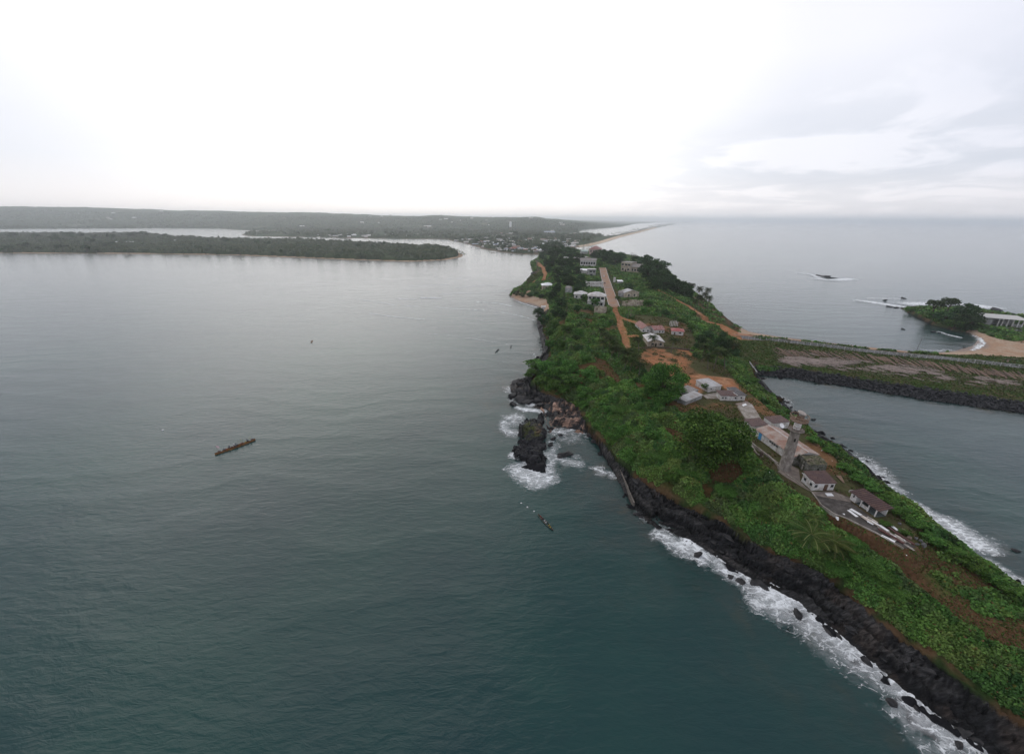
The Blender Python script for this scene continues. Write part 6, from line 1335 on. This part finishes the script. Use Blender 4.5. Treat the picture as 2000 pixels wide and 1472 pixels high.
# ------------------------------------------------------------------ white water
FOAM = [([(1283,1038),(1305,1052),(1330,1066),(1355,1080)],2.8,1.0),([(1296,1052),(1325,1078),(1350,1090)],2.0,.6),([(1335,1058),(1352,1062),(1366,1078),(1380,1092)],2.4,1.3),([(1360,1090),(1380,1100)],1.8,.9),
 ([(1398,1090),(1408,1108),(1425,1122),(1445,1128)],2.2,1.0),([(1418,1118),(1440,1118),(1465,1128),(1490,1142)],2.2,1.0),([(1425,1132),(1450,1145),(1480,1150)],1.6,.6),([(1468,1150),(1490,1158),(1520,1172),(1545,1188)],4.2,1.15),
 ([(1495,1142),(1525,1158),(1560,1172),(1590,1192),(1620,1222)],3.4,1.45),([(1470,1165),(1500,1185),(1530,1195)],3.0,.6),([(1540,1200),(1580,1215),(1620,1245),(1660,1275)],4.0,.85),([(1610,1205),(1640,1235),(1670,1262),(1700,1295)],3.4,1.25),
 ([(1560,1215),(1600,1245),(1650,1290),(1690,1320)],4.5,.5),([(1690,1285),(1720,1310),(1760,1345),(1800,1372)],3.0,1.1),([(1690,1310),(1740,1350),(1780,1390),(1800,1420)],3.5,.6),([(1780,1360),(1820,1385),(1870,1418),(1920,1455),(1960,1490)],3.0,1.1),
 ([(1770,1390),(1820,1420),(1850,1450),(1870,1480)],3.5,.75),([(1740,1380),(1765,1410),(1800,1450),(1820,1475)],2.0,.55),([(1835,1400),(1850,1440)],2.5,.7),
 ([(1004,912),(1015,930),(1035,940),(1060,942),(1082,932)],3.2,1.0),([(1030,905),(1045,920),(1060,932)],5.5,1.15),([(1010,918),(1040,912),(1070,925)],4,.8),([(985,822),(984,838),(1000,846),(1012,845)],2.4,.9),([(990,818),(1005,812),(1018,818)],3,.9),([(1000,822),(1012,830)],4,.7),
 ([(1008,796),(1022,800),(1045,802),(1065,803)],2.2,1.2),([(1030,788),(1042,794)],2,1.2),([(998,888),(1022,892)],2.0,1.2),([(1066,885),(1078,900),(1068,912)],3,.8),([(1075,845),(1095,842),(1120,840),(1145,845)],3.5,.7),([(1090,850),(1110,860),(1130,850)],4,.5),
 ([(1082,892),(1100,900),(1120,905),(1138,908)],2.2,.8),([(1118,890),(1130,895)],2,.6),([(1166,912),(1172,922),(1182,926)],2,.8),([(1190,922),(1197,934)],1.6,.9),([(1075,860),(1082,875),(1078,890)],2,.6),([(990,755),(998,768)],2.4,.7),([(1010,745),(1022,756)],2,.6),([(996,780),(1010,790)],2,.6),([(1245,1000),(1262,1018)],1.4,.5),
 ([(1672,893),(1690,905),(1712,925),(1735,945),(1760,962)],3,.9),([(1690,895),(1720,915),(1745,940)],3,.5),([(1780,985),(1805,998),(1840,1018),(1880,1045),(1935,1078)],3.4,1.15),([(1765,975),(1790,992),(1830,1022)],2.6,1.1),([(1840,1035),(1865,1050),(1885,1068)],2.6,1.3),([(1860,1015),(1900,1045),(1940,1070)],3.5,.6),([(1930,1095),(1975,1128),(2015,1150)],2.4,.9),([(1520,772),(1540,785),(1530,792)],2,.5),([(1655,878),(1700,900)],2.5,.4),
 ([(1672,587),(1700,590),(1735,596),(1768,600)],6.5,1.5),([(1690,583),(1725,583),(1762,584)],3.5,.9),([(1556,533),(1585,536),(1600,543)],6,1.3),([(1590,544),(1625,548),(1665,545)],9,1.5),([(1770,595),(1795,593),(1830,594),(1850,595)],11,1.4),([(1875,595),(1910,597),(1935,602)],14,1.5),([(1985,614),(2005,622),(2020,640)],10,1.5),([(1790,600),(1770,606),(1748,606)],2.5,.7),
 ([(1908,655),(1918,664),(1921,672),(1912,680),(1893,688)],2.2,1.4),([(1832,648),(1855,655),(1877,660)],1.8,1.2),([(1800,683),(1830,686),(1862,684)],3,.6),([(1470,650),(1500,656),(1560,664)],1.6,.5),
 ([(776,583),(800,585),(812,584)],2,.8),([(822,582),(862,582)],3.0,1.1),([(790,597),(815,598)],2,.7),([(800,560),(840,557),(880,556)],2.4,.75),([(890,562),(930,558),(970,557)],2.4,.75),([(700,585),(740,590),(770,596)],1.8,.7),([(860,575),(900,572),(940,573)],2.2,.75),([(720,612),(780,620),(830,624)],1.8,.7),([(826,651),(880,655),(940,664),(1000,674)],1.5,.42),([(930,590),(970,592),(1000,598)],2,.7),([(850,600),(900,604),(950,606)],1.8,.68),([(960,570),(1000,568)],2.2,.7),([(980,610),(1020,618),(1045,626)],1.7,.68),([(870,545),(920,541)],2.6,.75),([(940,535),(990,530)],2.8,.7),([(1000,583),(1020,592),(1050,601)],1.8,.9),([(1040,690),(1050,702)],1.8,.4)]
fv, ff, fd = [], [], []; kk = 0
for fi, (pts, w, st_) in enumerate(FOAM):
    p = np.array([P(u, v, 0.0) for u, v in pts]); sg = np.linalg.norm(np.diff(p[:, :2], axis=0), axis=1); s = np.concatenate([[0], np.cumsum(sg)])
    far = p[0][1] > 350; stp = max(0.5, w/4) if not far else w/2; e_ = w*0.8; n = max(4, int((s[-1]+2*e_)/stp)); q_ = np.linspace(-e_, s[-1]+e_, n)
    qq = np.clip(q_, 0, s[-1]); x = np.interp(qq, s, p[:, 0]); y = np.interp(qq, s, p[:, 1])
    d0 = (p[1]-p[0])/sg[0]; d1 = (p[-1]-p[-2])/sg[-1]; x += np.where(q_ < 0, q_*d0[0], 0)+np.where(q_ > s[-1], (q_-s[-1])*d1[0], 0); y += np.where(q_ < 0, q_*d0[1], 0)+np.where(q_ > s[-1], (q_-s[-1])*d1[1], 0)
    for _ in range(3): x[1:-1] = (x[:-2]+2*x[1:-1]+x[2:])/4; y[1:-1] = (y[:-2]+2*y[1:-1]+y[2:])/4
    tx, ty = np.gradient(x), np.gradient(y); ln = np.hypot(tx, ty)+1e-9; K = 17; o = np.linspace(-2.0, 2.0, K)
    wd = w*(0.7+0.6*vnoise(q_/(w*1.5), q_*0, 700+fi))
    X_ = x[:, None]-ty[:, None]/ln[:, None]*o*wd[:, None]; Y_ = y[:, None]+tx[:, None]/ln[:, None]*o*wd[:, None]
    endf = np.clip((q_-q_[0])/(1.6*e_), 0, 1)*np.clip((q_[-1]-q_)/(1.6*e_), 0, 1)
    D_ = st_*np.clip(1-np.abs(o/2.0)**1.3, 0, 1)[None, :]*1.12*np.sqrt(endf)[:, None]
    Z_ = 0.08+0.012*(fi % 9)+np.clip(D_-0.5, 0, 1)*(fbm(X_/1.3, Y_/1.3, 801, 3)-0.2)*1.1*(0.6 if not far else 1.5)
    fv.append(np.stack([X_, Y_, Z_], -1).reshape(-1, 3)); ff.append(grid_faces(n, K)+kk); fd.append(D_.ravel()); kk += n*K
mf_, t, b = mat_new('foam')
tc = N(t, 'ShaderNodeTexCoord'); at = N(t, 'ShaderNodeAttribute', attribute_name='foam')
wn = N(t, 'ShaderNodeTexNoise', i_Scale=0.45, i_Detail=3.0); L(t, tc.outputs['Object'], wn.inputs['Vector'])
wv = N(t, 'ShaderNodeVectorMath', operation='MULTIPLY_ADD'); L(t, wn.outputs['Color'], wv.inputs[0]); wv.inputs[1].default_value = (3.0, 3.0, 0); L(t, tc.outputs['Object'], wv.inputs[2])
mp2 = N(t, 'ShaderNodeMapping'); mp2.inputs['Rotation'].default_value = (0, 0, 0.83); mp2.inputs['Scale'].default_value = (0.55, 1.15, 1); L(t, wv.outputs[0], mp2.inputs[0])
vo = N(t, 'ShaderNodeTexVoronoi', feature='DISTANCE_TO_EDGE', i_Scale=0.42); L(t, mp2.outputs[0], vo.inputs['Vector'])
vo2 = N(t, 'ShaderNodeTexVoronoi', feature='DISTANCE_TO_EDGE', i_Scale=1.2); L(t, mp2.outputs[0], vo2.inputs['Vector'])
fb = N(t, 'ShaderNodeTexNoise', i_Scale=0.55, i_Detail=9.0, i_Roughness=0.68); L(t, mp2.outputs[0], fb.inputs['Vector'])
web = mth(t, 'ADD', mth(t, 'MULTIPLY', ramp(t, vo.outputs['Distance'], [(0.0, 1.0), (0.13, 0.0)]), 0.50), mth(t, 'MULTIPLY', ramp(t, vo2.outputs['Distance'], [(0.0, 1.0), (0.16, 0.0)]), 0.34))
sm = mth(t, 'ADD', mth(t, 'ADD', at.outputs['Fac'], mth(t, 'MULTIPLY', mth(t, 'SUBTRACT', fb.outputs[0], 0.5), 2.4)), web)
al2 = ramp(t, sm, [(0.0, 0.0), (0.80, 0.0), (1.0, 0.35)]); al3 = mth(t, 'MINIMUM', mth(t, 'MAXIMUM', mth(t, 'MULTIPLY', mth(t, 'SUBTRACT', sm, 0.80), 0.95), 0.0), 0.97)
gate = ramp(t, at.outputs['Fac'], [(0.0, 0.0), (0.22, 1.0)])
veil = mth(t, 'MULTIPLY', ramp(t, mth(t, 'ADD', at.outputs['Fac'], mth(t, 'MULTIPLY', mth(t, 'SUBTRACT', fb.outputs[0], 0.5), 1.2)), [(0.25, 0.0), (1.0, 1.0)]), 0.34)
L(t, mth(t, 'MULTIPLY', mth(t, 'MAXIMUM', al3, veil), gate), b.inputs['Alpha']); b.inputs['Base Color'].default_value = (0.82, 0.85, 0.86, 1); b.inputs['Roughness'].default_value = 0.9
obj_new('surf_foam', mesh_np('foam', np.vstack(fv), np.vstack(ff), (mf_,), smooth=True, attrs={'foam': np.concatenate(fd)}), kind='stuff')
# ------------------------------------------------------------------ people and boats
SKINM = mat('dark_skin', (0.07, 0.04, 0.028), 0.6, 0.1)
SHIRTS = [mat('shirt_%s' % n, c, 0.9, 0.1) for n, c in (('white', (0.7, 0.7, 0.7)), ('red', (0.35, 0.05, 0.04)), ('navy', (0.03, 0.04, 0.10)), ('yellow', (0.45, 0.36, 0.05)), ('maroon', (0.15, 0.03, 0.05)))]
SHORT = mat('dark_shorts', (0.04, 0.04, 0.05), 0.9, 0.1)
def person_mesh(pose, shirt):
    if pose == 'stand':
        J = {'pel': (0,0,0.92), 'ch': (0.03,0,1.32), 'nk': (0.04,0,1.50), 'hd': (0.06,0,1.66), 'tp': (0.06,0,1.76), 'kl': (0.06,0.12,0.5), 'fl': (0,0.14,0.06), 'tl': (0.14,0.15,0.03), 'kr': (-0.02,-0.12,0.5), 'fr': (-0.1,-0.14,0.06), 'tr': (0.05,-0.15,0.03),
             'sl': (0.03,0.20,1.42), 'el': (0.10,0.28,1.14), 'wl': (0.32,0.24,1.05), 'sr': (0.03,-0.20,1.42), 'er': (0.16,-0.26,1.18), 'wr': (0.38,-0.18,1.25)}
    else:
        J = {'pel': (0,0,0.36), 'ch': (0.06,0,0.74), 'nk': (0.09,0,0.92), 'hd': (0.13,0,1.08), 'tp': (0.13,0,1.18), 'kl': (0.42,0.14,0.45), 'fl': (0.45,0.15,0.08), 'tl': (0.58,0.16,0.04), 'kr': (0.40,-0.14,0.45), 'fr': (0.48,-0.15,0.08), 'tr': (0.6,-0.15,0.04),
             'sl': (0.07,0.20,0.84), 'el': (0.18,0.27,0.60), 'wl': (0.42,0.22,0.58), 'sr': (0.07,-0.20,0.84), 'er': (0.2,-0.26,0.60), 'wr': (0.42,-0.2,0.66)}
    for s, y in (('l', 1), ('r', -1)):      # hands: palm, four fingers and a thumb
        w = Vector(J['w'+s]); d = (w-Vector(J['e'+s])).normalized(); J['h'+s] = tuple(w+d*0.08)
    names = list(J); idx = {n: i for i, n in enumerate(names)}; vs = [J[n] for n in names]
    E = [('pel','ch'),('ch','nk'),('nk','hd'),('hd','tp')]+[(a+s, b+s) for s in 'lr' for a, b in (('k','f'),('f','t'),('s','e'),('e','w'),('w','h'))]+[('pel','k'+s) for s in 'lr']+[('ch','s'+s) for s in 'lr']
    es = [(idx[a], idx[b]) for a, b in E]; rad = {'pel': .15, 'ch': .16, 'nk': .06, 'hd': .105, 'tp': .07, 'k': .075, 'f': .05, 't': .035, 's': .08, 'e': .05, 'w': .035, 'h': .04}
    rr = [rad[n] if n in rad else rad[n[0]] for n in names]
    for s in 'lr':
        w = Vector(J['h'+s]); d = (w-Vector(J['e'+s])).normalized(); sd_ = Vector((0, 0, 1)).cross(d).normalized()
        for k, l in ((-1.5, .07), (-.5, .085), (.5, .08), (1.5, .06)):
            vs.append(tuple(w+sd_*k*0.02+d*l*0.6)); vs.append(tuple(w+sd_*k*0.022+d*l-Vector((0, 0, .02)))); n = len(vs); es += [(idx['h'+s], n-2), (n-2, n-1)]; rr += [.010, .008]
        vs.append(tuple(w+sd_*0.05-d*0.02)); es.append((idx['h'+s], len(vs)-1)); rr.append(.011)
    me = bpy.data.meshes.new('body_skeleton'); me.from_pydata(vs, es, []); me.update(); o = bpy.data.objects.new('tmp', me); COL.objects.link(o)
    md = o.modifiers.new('s', 'SKIN'); ly = me.skin_vertices[0] if me.skin_vertices else None
    if ly is None:
        bm = bmesh.new(); bm.from_mesh(me); bm.verts.layers.skin.verify(); bm.to_mesh(me); bm.free(); ly = me.skin_vertices[0]
    for i, r in enumerate(rr): ly.data[i].radius = (r, r); ly.data[i].use_root = (i == 0)
    o.modifiers.new('d', 'SUBSURF').levels = 1
    dg = bpy.context.evaluated_depsgraph_get(); out = bpy.data.meshes.new_from_object(o.evaluated_get(dg)); bpy.data.objects.remove(o)
    out.materials.clear()
    for q_ in (SKINM, shirt, SHORT): out.materials.append(q_)
    pz, cz_, nz = J['pel'][2], J['ch'][2], J['nk'][2]
    for pl in out.polygons:
        c = pl.center; arm = abs(c.y) > 0.245
        pl.material_index = 0 if (c.z > nz-0.02 or (arm and c.z < cz_-0.02)) else 1 if (c.z > pz+0.04 and c.x < 0.33) else 2 if c.z > (0.5 if pose == 'stand' else 0.28) else 0
        pl.use_smooth = True
    out.name = 'person'; return out
PST = [person_mesh('stand', s) for s in SHIRTS[:3]]; PSI = [person_mesh('sit', s) for s in SHIRTS]
def canoe(name, label, a, b, wid, depth, mh, mi, bands=True):
    """long wooden canoe between two points of the waterline"""
    L_, ang = frame_xy(a, b); e = obj_new(name, None, None, label, 'canoe'); e.location = (a[0], a[1], 0.0); e.rotation_euler = (0, 0, ang)
    n = 26; out, inn = [], []; prof_o = [(-1.0, 1.0), (-0.96, 0.45), (-0.72, 0.0), (0, -0.22), (0.72, 0.0), (0.96, 0.45), (1.0, 1.0)]
    for i in range(n+1):
        s = i/n; w = wid/2*math.sin(math.pi*min(max(0.03+0.94*s, 0), 1))**0.8; sheer = depth*(1+0.5*(2*s-1)**6)-0.25
        out.append([(s*L_, y*w, -0.25+(sheer+0.25)*z) for y, z in prof_o]); inn.append([(s*L_*0.985+L_*0.0075, y*w*0.88, -0.25+(sheer+0.25)*max(z, 0.22)) for y, z in prof_o])
    m = MB(); k = 7
    for g in (out, inn): 
        for r in g: m.v += r
    N_ = (n+1)*k
    for i in range(n):
        for j in range(k-1):
            m.f.append((i*k+j, (i+1)*k+j, (i+1)*k+j+1, i*k+j+1)); m.f.append((N_+i*k+j+1, N_+(i+1)*k+j+1, N_+(i+1)*k+j, N_+i*k+j))
        m.f.append((i*k, N_+i*k, N_+(i+1)*k, (i+1)*k)); m.f.append((i*k+k-1, (i+1)*k+k-1, N_+(i+1)*k+k-1, N_+i*k+k-1))
    for i in (0, n): m.f += [(i*k+j, i*k+j+1, N_+i*k+j+1, N_+i*k+j) for j in range(k-1)]
    m.build('hull', mh, e)
    for sg in (-1, 1):
        r = MB()
        for i in range(n): p0, p1 = out[i][0 if sg < 0 else 6], out[i+1][0 if sg < 0 else 6]; r.cyl(p0, p1, 0.07, n=4, caps=False)
        r.build('gunwale', mi, e)
    nb = max(3, int(L_/2.2))
    for i in range(1, nb):
        s = i/nb; w = wid/2*math.sin(math.pi*(0.03+0.94*s))**0.8*0.95; MB().box(s*L_-0.13, s*L_+0.13, -w, w, depth*0.42, depth*0.42+0.06).build('bench', mi, e)
    return e, L_, ang
ORG = mat('orange_wood', (0.44, 0.20, 0.05), 0.7, 0.25, 1.0, stain=(0.16, 0.07, 0.03), stain_amt=0.4, stain_scale=0.8); DWD = mat('dark_wood', (0.10, 0.05, 0.035), 0.8, 0.3); OWD = mat('old_wood', (0.13, 0.11, 0.08), 0.8, 0.4, 1.5); BWD = mat('black_wood', (0.025, 0.025, 0.025), 0.7)
a = P(420, 888, 0); b = P(499, 859, 0); cn, cl, ca_ = canoe('fishing_canoe', 'long orange wooden fishing canoe crowded with people', a, b, 1.7, 0.75, ORG, DWD); cn['label'] = 'long orange wooden fishing canoe crowded with people in the open bay'
def crew(org, ang, x, y, z, rot, me, label, group, k=1.0):
    o = obj_new('person', me, None, label, 'person', group); o.location = (org[0]+x*math.cos(ang)-y*math.sin(ang), org[1]+x*math.sin(ang)+y*math.cos(ang), z); o.rotation_euler = (0, 0, ang+rot); o.scale = (k, k, k); return o
cols = ['white', 'red', 'navy', 'yellow', 'maroon']
cnt = 0
for i in range(15):
    s = 0.10+0.82*i/14; si = [4,0,2,1,2,4,0,2,2,1,4,3,2,0,4][i]
    crew(a, ca_, s*cl, 0.28*(-1)**i, 0.38, random.choice([0, 3.14, 0.3]), PSI[si], 'seated person in a %s shirt in the long orange canoe' % cols[si], 'seated crew of the long canoe')
for s, k, l in [(0.36, 2, 'person in dark clothes standing near the flag end of the long canoe'), (0.47, 0, 'person in a white shirt standing amidships in the long canoe'), (0.52, 2, 'dark-clothed person standing just right of the white-shirted one in the canoe'), (0.80, 2, 'dark-clothed person standing towards the right end of the long canoe')]:
    crew(a, ca_, s*cl, 0.15, 0.42, 1.4, PST[k], l, None)
def flag():
    p = (a[0]+0.09*cl*math.cos(ca_)-0.4*math.sin(ca_), a[1]+0.09*cl*math.sin(ca_)+0.4*math.cos(ca_), 0.3); e = obj_new('flag', None, None, 'pale pink flag on a thin pole at the left end of the long canoe', 'flag'); e.location = p
    MB().cyl((0,0,0),(-0.3,0,3.4),0.04,n=5).build('pole', DWD, e); nx, nz = 8, 5; X_, Z_ = np.meshgrid(np.linspace(0, 1.5, nx), np.linspace(2.4, 3.5, nz)); Y_ = 0.15*np.sin(X_*4)
    obj_new('cloth', mesh_np('cloth', np.stack([X_-0.3, Y_, Z_+0.05*np.sin(X_*3)], -1).reshape(-1, 3), grid_faces(nz, nx), (mat('pink_cloth', (0.75, 0.55, 0.58), 0.8),)), e)
flag()
for s, h in [(0.58, 2.6), (0.63, 3.6), (0.655, 3.2), (0.84, 2.6), (0.88, 2.9)]:
    o = MB().cyl((0,0,0),(0.35,0.2,h),0.045,0.03,5).build('bamboo_pole', mat('bamboo', (0.28, 0.27, 0.08), 0.6), None, label='thin yellowish pole stuck upright in the long canoe', cat='pole', group='poles in the long canoe'); o.location = (a[0]+s*cl*math.cos(ca_), a[1]+s*cl*math.sin(ca_), 0.1)
a = P(1051, 1005.5, 0); b = P(1080, 1036, 0); cn, cl, ca_ = canoe('dugout_canoe', 'dark wooden canoe with a small crew, in the dark water below the sea stack', a, b, 1.15, 0.55, BWD, OWD)
for i, (s, si) in enumerate([(0.16,1),(0.30,4),(0.42,0),(0.55,0),(0.72,3),(0.84,3)]):
    crew(a, ca_, s*cl, 0.05*(-1)**i, -0.12, 3.14 if i % 2 else 0, PSI[si], 'seated person in a %s shirt in the dark wooden canoe' % cols[si], 'crew of the dark wooden canoe', 0.9)
def float_(u, v, s, label, group=None):
    o = obj_new('net_float', None, None, label, 'float', group); o.location = P(u, v, 0.0)
    m = MB(); n = 10
    for j in range(6):
        an = math.pi*j/5; m.v += [(s*math.sin(an+1e-4)*math.cos(2*math.pi*i/n), s*math.sin(an+1e-4)*math.sin(2*math.pi*i/n), -s*0.8*math.cos(an)) for i in range(n)]
    for j in range(5):
        for i in range(n): k = j*n; m.f.append((k+i, k+(i+1) % n, k+n+(i+1) % n, k+n+i))
    m.build('ball', WHITEP, o, smooth=True); MB().cyl((0,0,s*0.7),(0,0,s*1.3),s*0.12,n=6).build('eyelet', DWD, o)
float_(318, 840, 0.5, 'lone white float in the open bay left of the long canoe')
for u, v in ((1018,982),(1030,990),(1043,998)): float_(u, v, 0.28, 'small white net float trailing from the dark canoe', 'net floats behind the dark canoe')
for u, v, du, dv, l, k, m in [(609,667,-2,4,'tiny orange canoe with one standing person, far out in the bay',3,ORG),(971,686,4,-7,'tiny black canoe nearer the shore trees, left of its companion',0,BWD),(998,678,0.5,-6,'tiny black canoe close to the wooded shore, right of its companion',0,BWD)]:
    a = P(u-du, v-dv*0.4, 0); b = P(u+du, v+dv*0.6, 0); c_, l_, a_ = canoe('small_canoe', l, a, b, 0.9, 0.45, m, m)
    crew(a, a_, l_*0.5, 0, -0.05, 0, PST[1 if k == 3 else 2], 'person standing in the '+('tiny orange canoe far out in the bay' if k == 3 else 'tiny black canoe '+('left of its companion' if u < 990 else 'right of its companion')), None)
for u, v in [(1690,1010),(1600,1010),(1545,955),(1500,935),(1640,915),(1648,1005),(1770,1085),(1840,1082),(1395,865),(1388,822),(1640,1120),(1700,1080),(1560,980),(1478,930),(1605,880),(1625,900),(1712,1130),(1430,885)]:
    s_ = random.uniform(0.18, 0.38); p = G(u, v); dh = float(vzt(np.array([p[0]]), np.array([p[1]]))[0][0]); o = obj_new('white_scrap', None, None, 'white scrap of sheeting caught in the greenery and weeds', 'scrap', 'white scraps in the greenery'); o.location = (p[0], p[1], p[2]+dh+0.1); o.rotation_euler = (random.uniform(-0.5, 0.5), random.uniform(-0.5, 0.5), random.uniform(0, 6))
    MB().slab([(-s_,-s_*0.6,0),(s_*0.2,-s_*0.8,0.05),(s_,0.1*s_,0),(s_*0.3,s_*0.7,0.12),(-s_*0.8,s_*0.5,0.03)], 0.04).build('sheet', WHITEP, o)
# ------------------------------------------------------------------ the town and far houses
random.seed(41)
TW = [mat('t_wall_%d' % i, c, 0.9, 0.1) for i, c in enumerate([(0.45,0.43,0.41),(0.36,0.29,0.24),(0.42,0.34,0.30),(0.30,0.33,0.36),(0.25,0.2,0.17)])]
TR = [mat('t_roof_%d' % i, c, 0.7, 0.15) for i, c in enumerate([(0.75,0.75,0.75),(0.50,0.49,0.48),(0.30,0.21,0.17),(0.34,0.14,0.11),(0.34,0.38,0.44),(0.60,0.56,0.52),(0.38,0.34,0.31)])]
def hmesh(w, r):
    m = MB(); m.box(-1, 1, -1, 1, -1, 0.62); wm = m.mesh('wall', TW[w]); q_ = MB(); q_.slab([(-1.12,-1.15,0.60),(1.12,-1.15,0.60),(1.12,0,1.0),(-1.12,0,1.0)], 0.05).slab([(-1.12,0,1.0),(1.12,0,1.0),(1.12,1.15,0.60),(-1.12,1.15,0.60)], 0.05)
    q_.quad((-1,-1,0.6),(-1,0,0.95),(-1,1,0.6)).quad((1,-1,0.6),(1,1,0.6),(1,0,0.95)); return wm, q_.mesh('roof', TR[r])
HM = [hmesh(i % 5, r) for i, r in enumerate([0,1,2,3,4,5,6,0,5,1,6])]
placed = []
def thouse(u, v, sx, sy, h, me, label, group, cat='house', name='town_house', rot=None):
    p = P(u, v, 3.0); z = float(mz(p[0], p[1]))
    if any((p[0]-x)**2+(p[1]-y)**2 < (s+sx)**2*0.4 for x, y, s in placed): return False
    placed.append((p[0], p[1], sx)); e = obj_new(name, None, None, label, cat, group); e.location = (p[0], p[1], z); e.scale = (sx, sy, h); e.rotation_euler = (0, 0, random.choice([0.1, 0.25, -0.15, 1.6]) if rot is None else rot)
    obj_new('wall', me[0], e); obj_new('roof', me[1], e); return True
pl = np.array([(884,472,0),(905,463,0),(960,452,0),(1060,450,0),(1128,456,0),(1130,478,0),(1105,486,0),(1056,493.5,0),(1010,492.5,0),(975,488.5,0),(945,483.5,0),(925,477,0)], float); c_ = 0; tries = 0
while c_ < 235 and tries < 8000:
    tries += 1; u, v = random.uniform(884, 1130), 493-42*random.random()**1.4
    if sdist([u], [v], pl)[1][0]:
        k = 1.25+0.5*random.random(); c_ += thouse(u, v, random.uniform(5, 8.5)*k, random.uniform(3.5, 5), random.uniform(4.5, 7.5), random.choice(HM), 'small town house with low pitched roof among the crowded roofs by the river', 'houses of the town')
placed_v = 0; tries = 0
while placed_v < 42 and tries < 2000:
    tries += 1; u = random.uniform(618, 872); v = random.uniform(459.5, 464.0); placed_v += thouse(u, v, random.uniform(7, 12), random.uniform(4, 6), random.uniform(6, 9), random.choice(HM[:2]+HM[5:]), 'small pale house of the village on the far river bank', 'houses on the far river bank', name='village_house')
tries = 0; c_ = 0
while c_ < 40 and tries < 2000:
    tries += 1; u = random.uniform(40, 1120); v = random.uniform(436, 447.5) if u > 560 else random.uniform(430, 442); c_ += thouse(u, v, random.uniform(14, 24), random.uniform(8, 12), random.uniform(10, 16), random.choice([HM[0], HM[7], HM[5]]), 'pale roof showing among the distant woods below the horizon', 'pale roofs in the distant woods', name='distant_house')
thouse(1073, 457, 34, 16, 18, hmesh(0, 4), 'large building with long blue roof above the town roofs', None, 'building', 'blue_roofed_hall', 0.1) or print('blue hall blocked')
for (u, v, sx, l) in [(232,476,9,'small pale roof at the left end of the row on the wooded island'),(252,476,12,'pale roof second from left in the row on the wooded island'),(266,476,12,'long pale roof in the middle of the row on the wooded island'),(282,474.5,8,'white roof at the right end of the row on the wooded island'),(340,473,9,'lone pale roof in the clearing right of the row on the island')]:
    p = P(u, v, 3.0); e = obj_new('island_house', None, None, l, 'house', 'houses on the wooded island'); e.location = (p[0], p[1], 2.5); e.scale = (sx, 5, 9); obj_new('wall', HM[0][0], e); obj_new('roof', HM[0][1], e)
def water_tower():
    d = ray(997, 433.3); t = 3300/d[1]; top = CAMH+d[2]*t; x = d[0]*t; e = obj_new('water_tower', None, None, 'white water tower rising above the woods behind the town', 'tower'); e.location = (x, 3300, 2)
    h = top-2; MB().cyl((0,0,h-38),(0,0,h),8.5,9.5,16).build('tank', WHITEP, e, smooth=False); MB().cyl((0,0,h-2),(0,0,h+2.5),9.8,3,16).build('tank_roof', WHITEP, e)
    for i in range(6): MB().cyl((8*math.cos(i*1.047), 8*math.sin(i*1.047), -3), (7*math.cos(i*1.047), 7*math.sin(i*1.047), h-37), 0.9, n=6).build('leg', CONC, e)
water_tower()
def jetty(u0, v0, u1, v1, label):
    a, b = P(u0, v0, 1.2), P(u1, v1, 1.2); L_, ang = frame_xy(a, b); e = obj_new('jetty', None, None, label, 'jetty'); e.location = a; e.rotation_euler = (0, 0, ang); MB().box(0, L_, -2.5, 2.5, -0.4, 0).build('deck', DCONC, e)
    for i in range(4): MB().cyl((L_*(i+0.5)/4, 1.5, -3), (L_*(i+0.5)/4, 1.5, -0.4), 0.4).build('pile', DWD, e)
jetty(929, 485.3, 941, 485.5, 'upper of two thin jetties on the town waterfront'); jetty(931, 481.8, 938, 482, 'lower thin jetty stub left of the town waterfront')
for u, v, w_, l in [(959,494,8,'pale flat boat moored off the town beach'),(912,478,2.5,'tiny dark boat on the river near the left end of the town'),(997,497.5,4,'small boat drawn near the town beach, centre'),(1018,498.5,3,'small dark boat nearest the wooded cape'),(920,484,2,'tiny boat between the jetties and the island tip')]:
    a = P(u, v, 0); b = P(u+w_, v+0.1, 0); canoe('river_boat', l, a, b, 3.0, 1.6, PALEP if w_ > 5 else BWD, DWD)
haze()
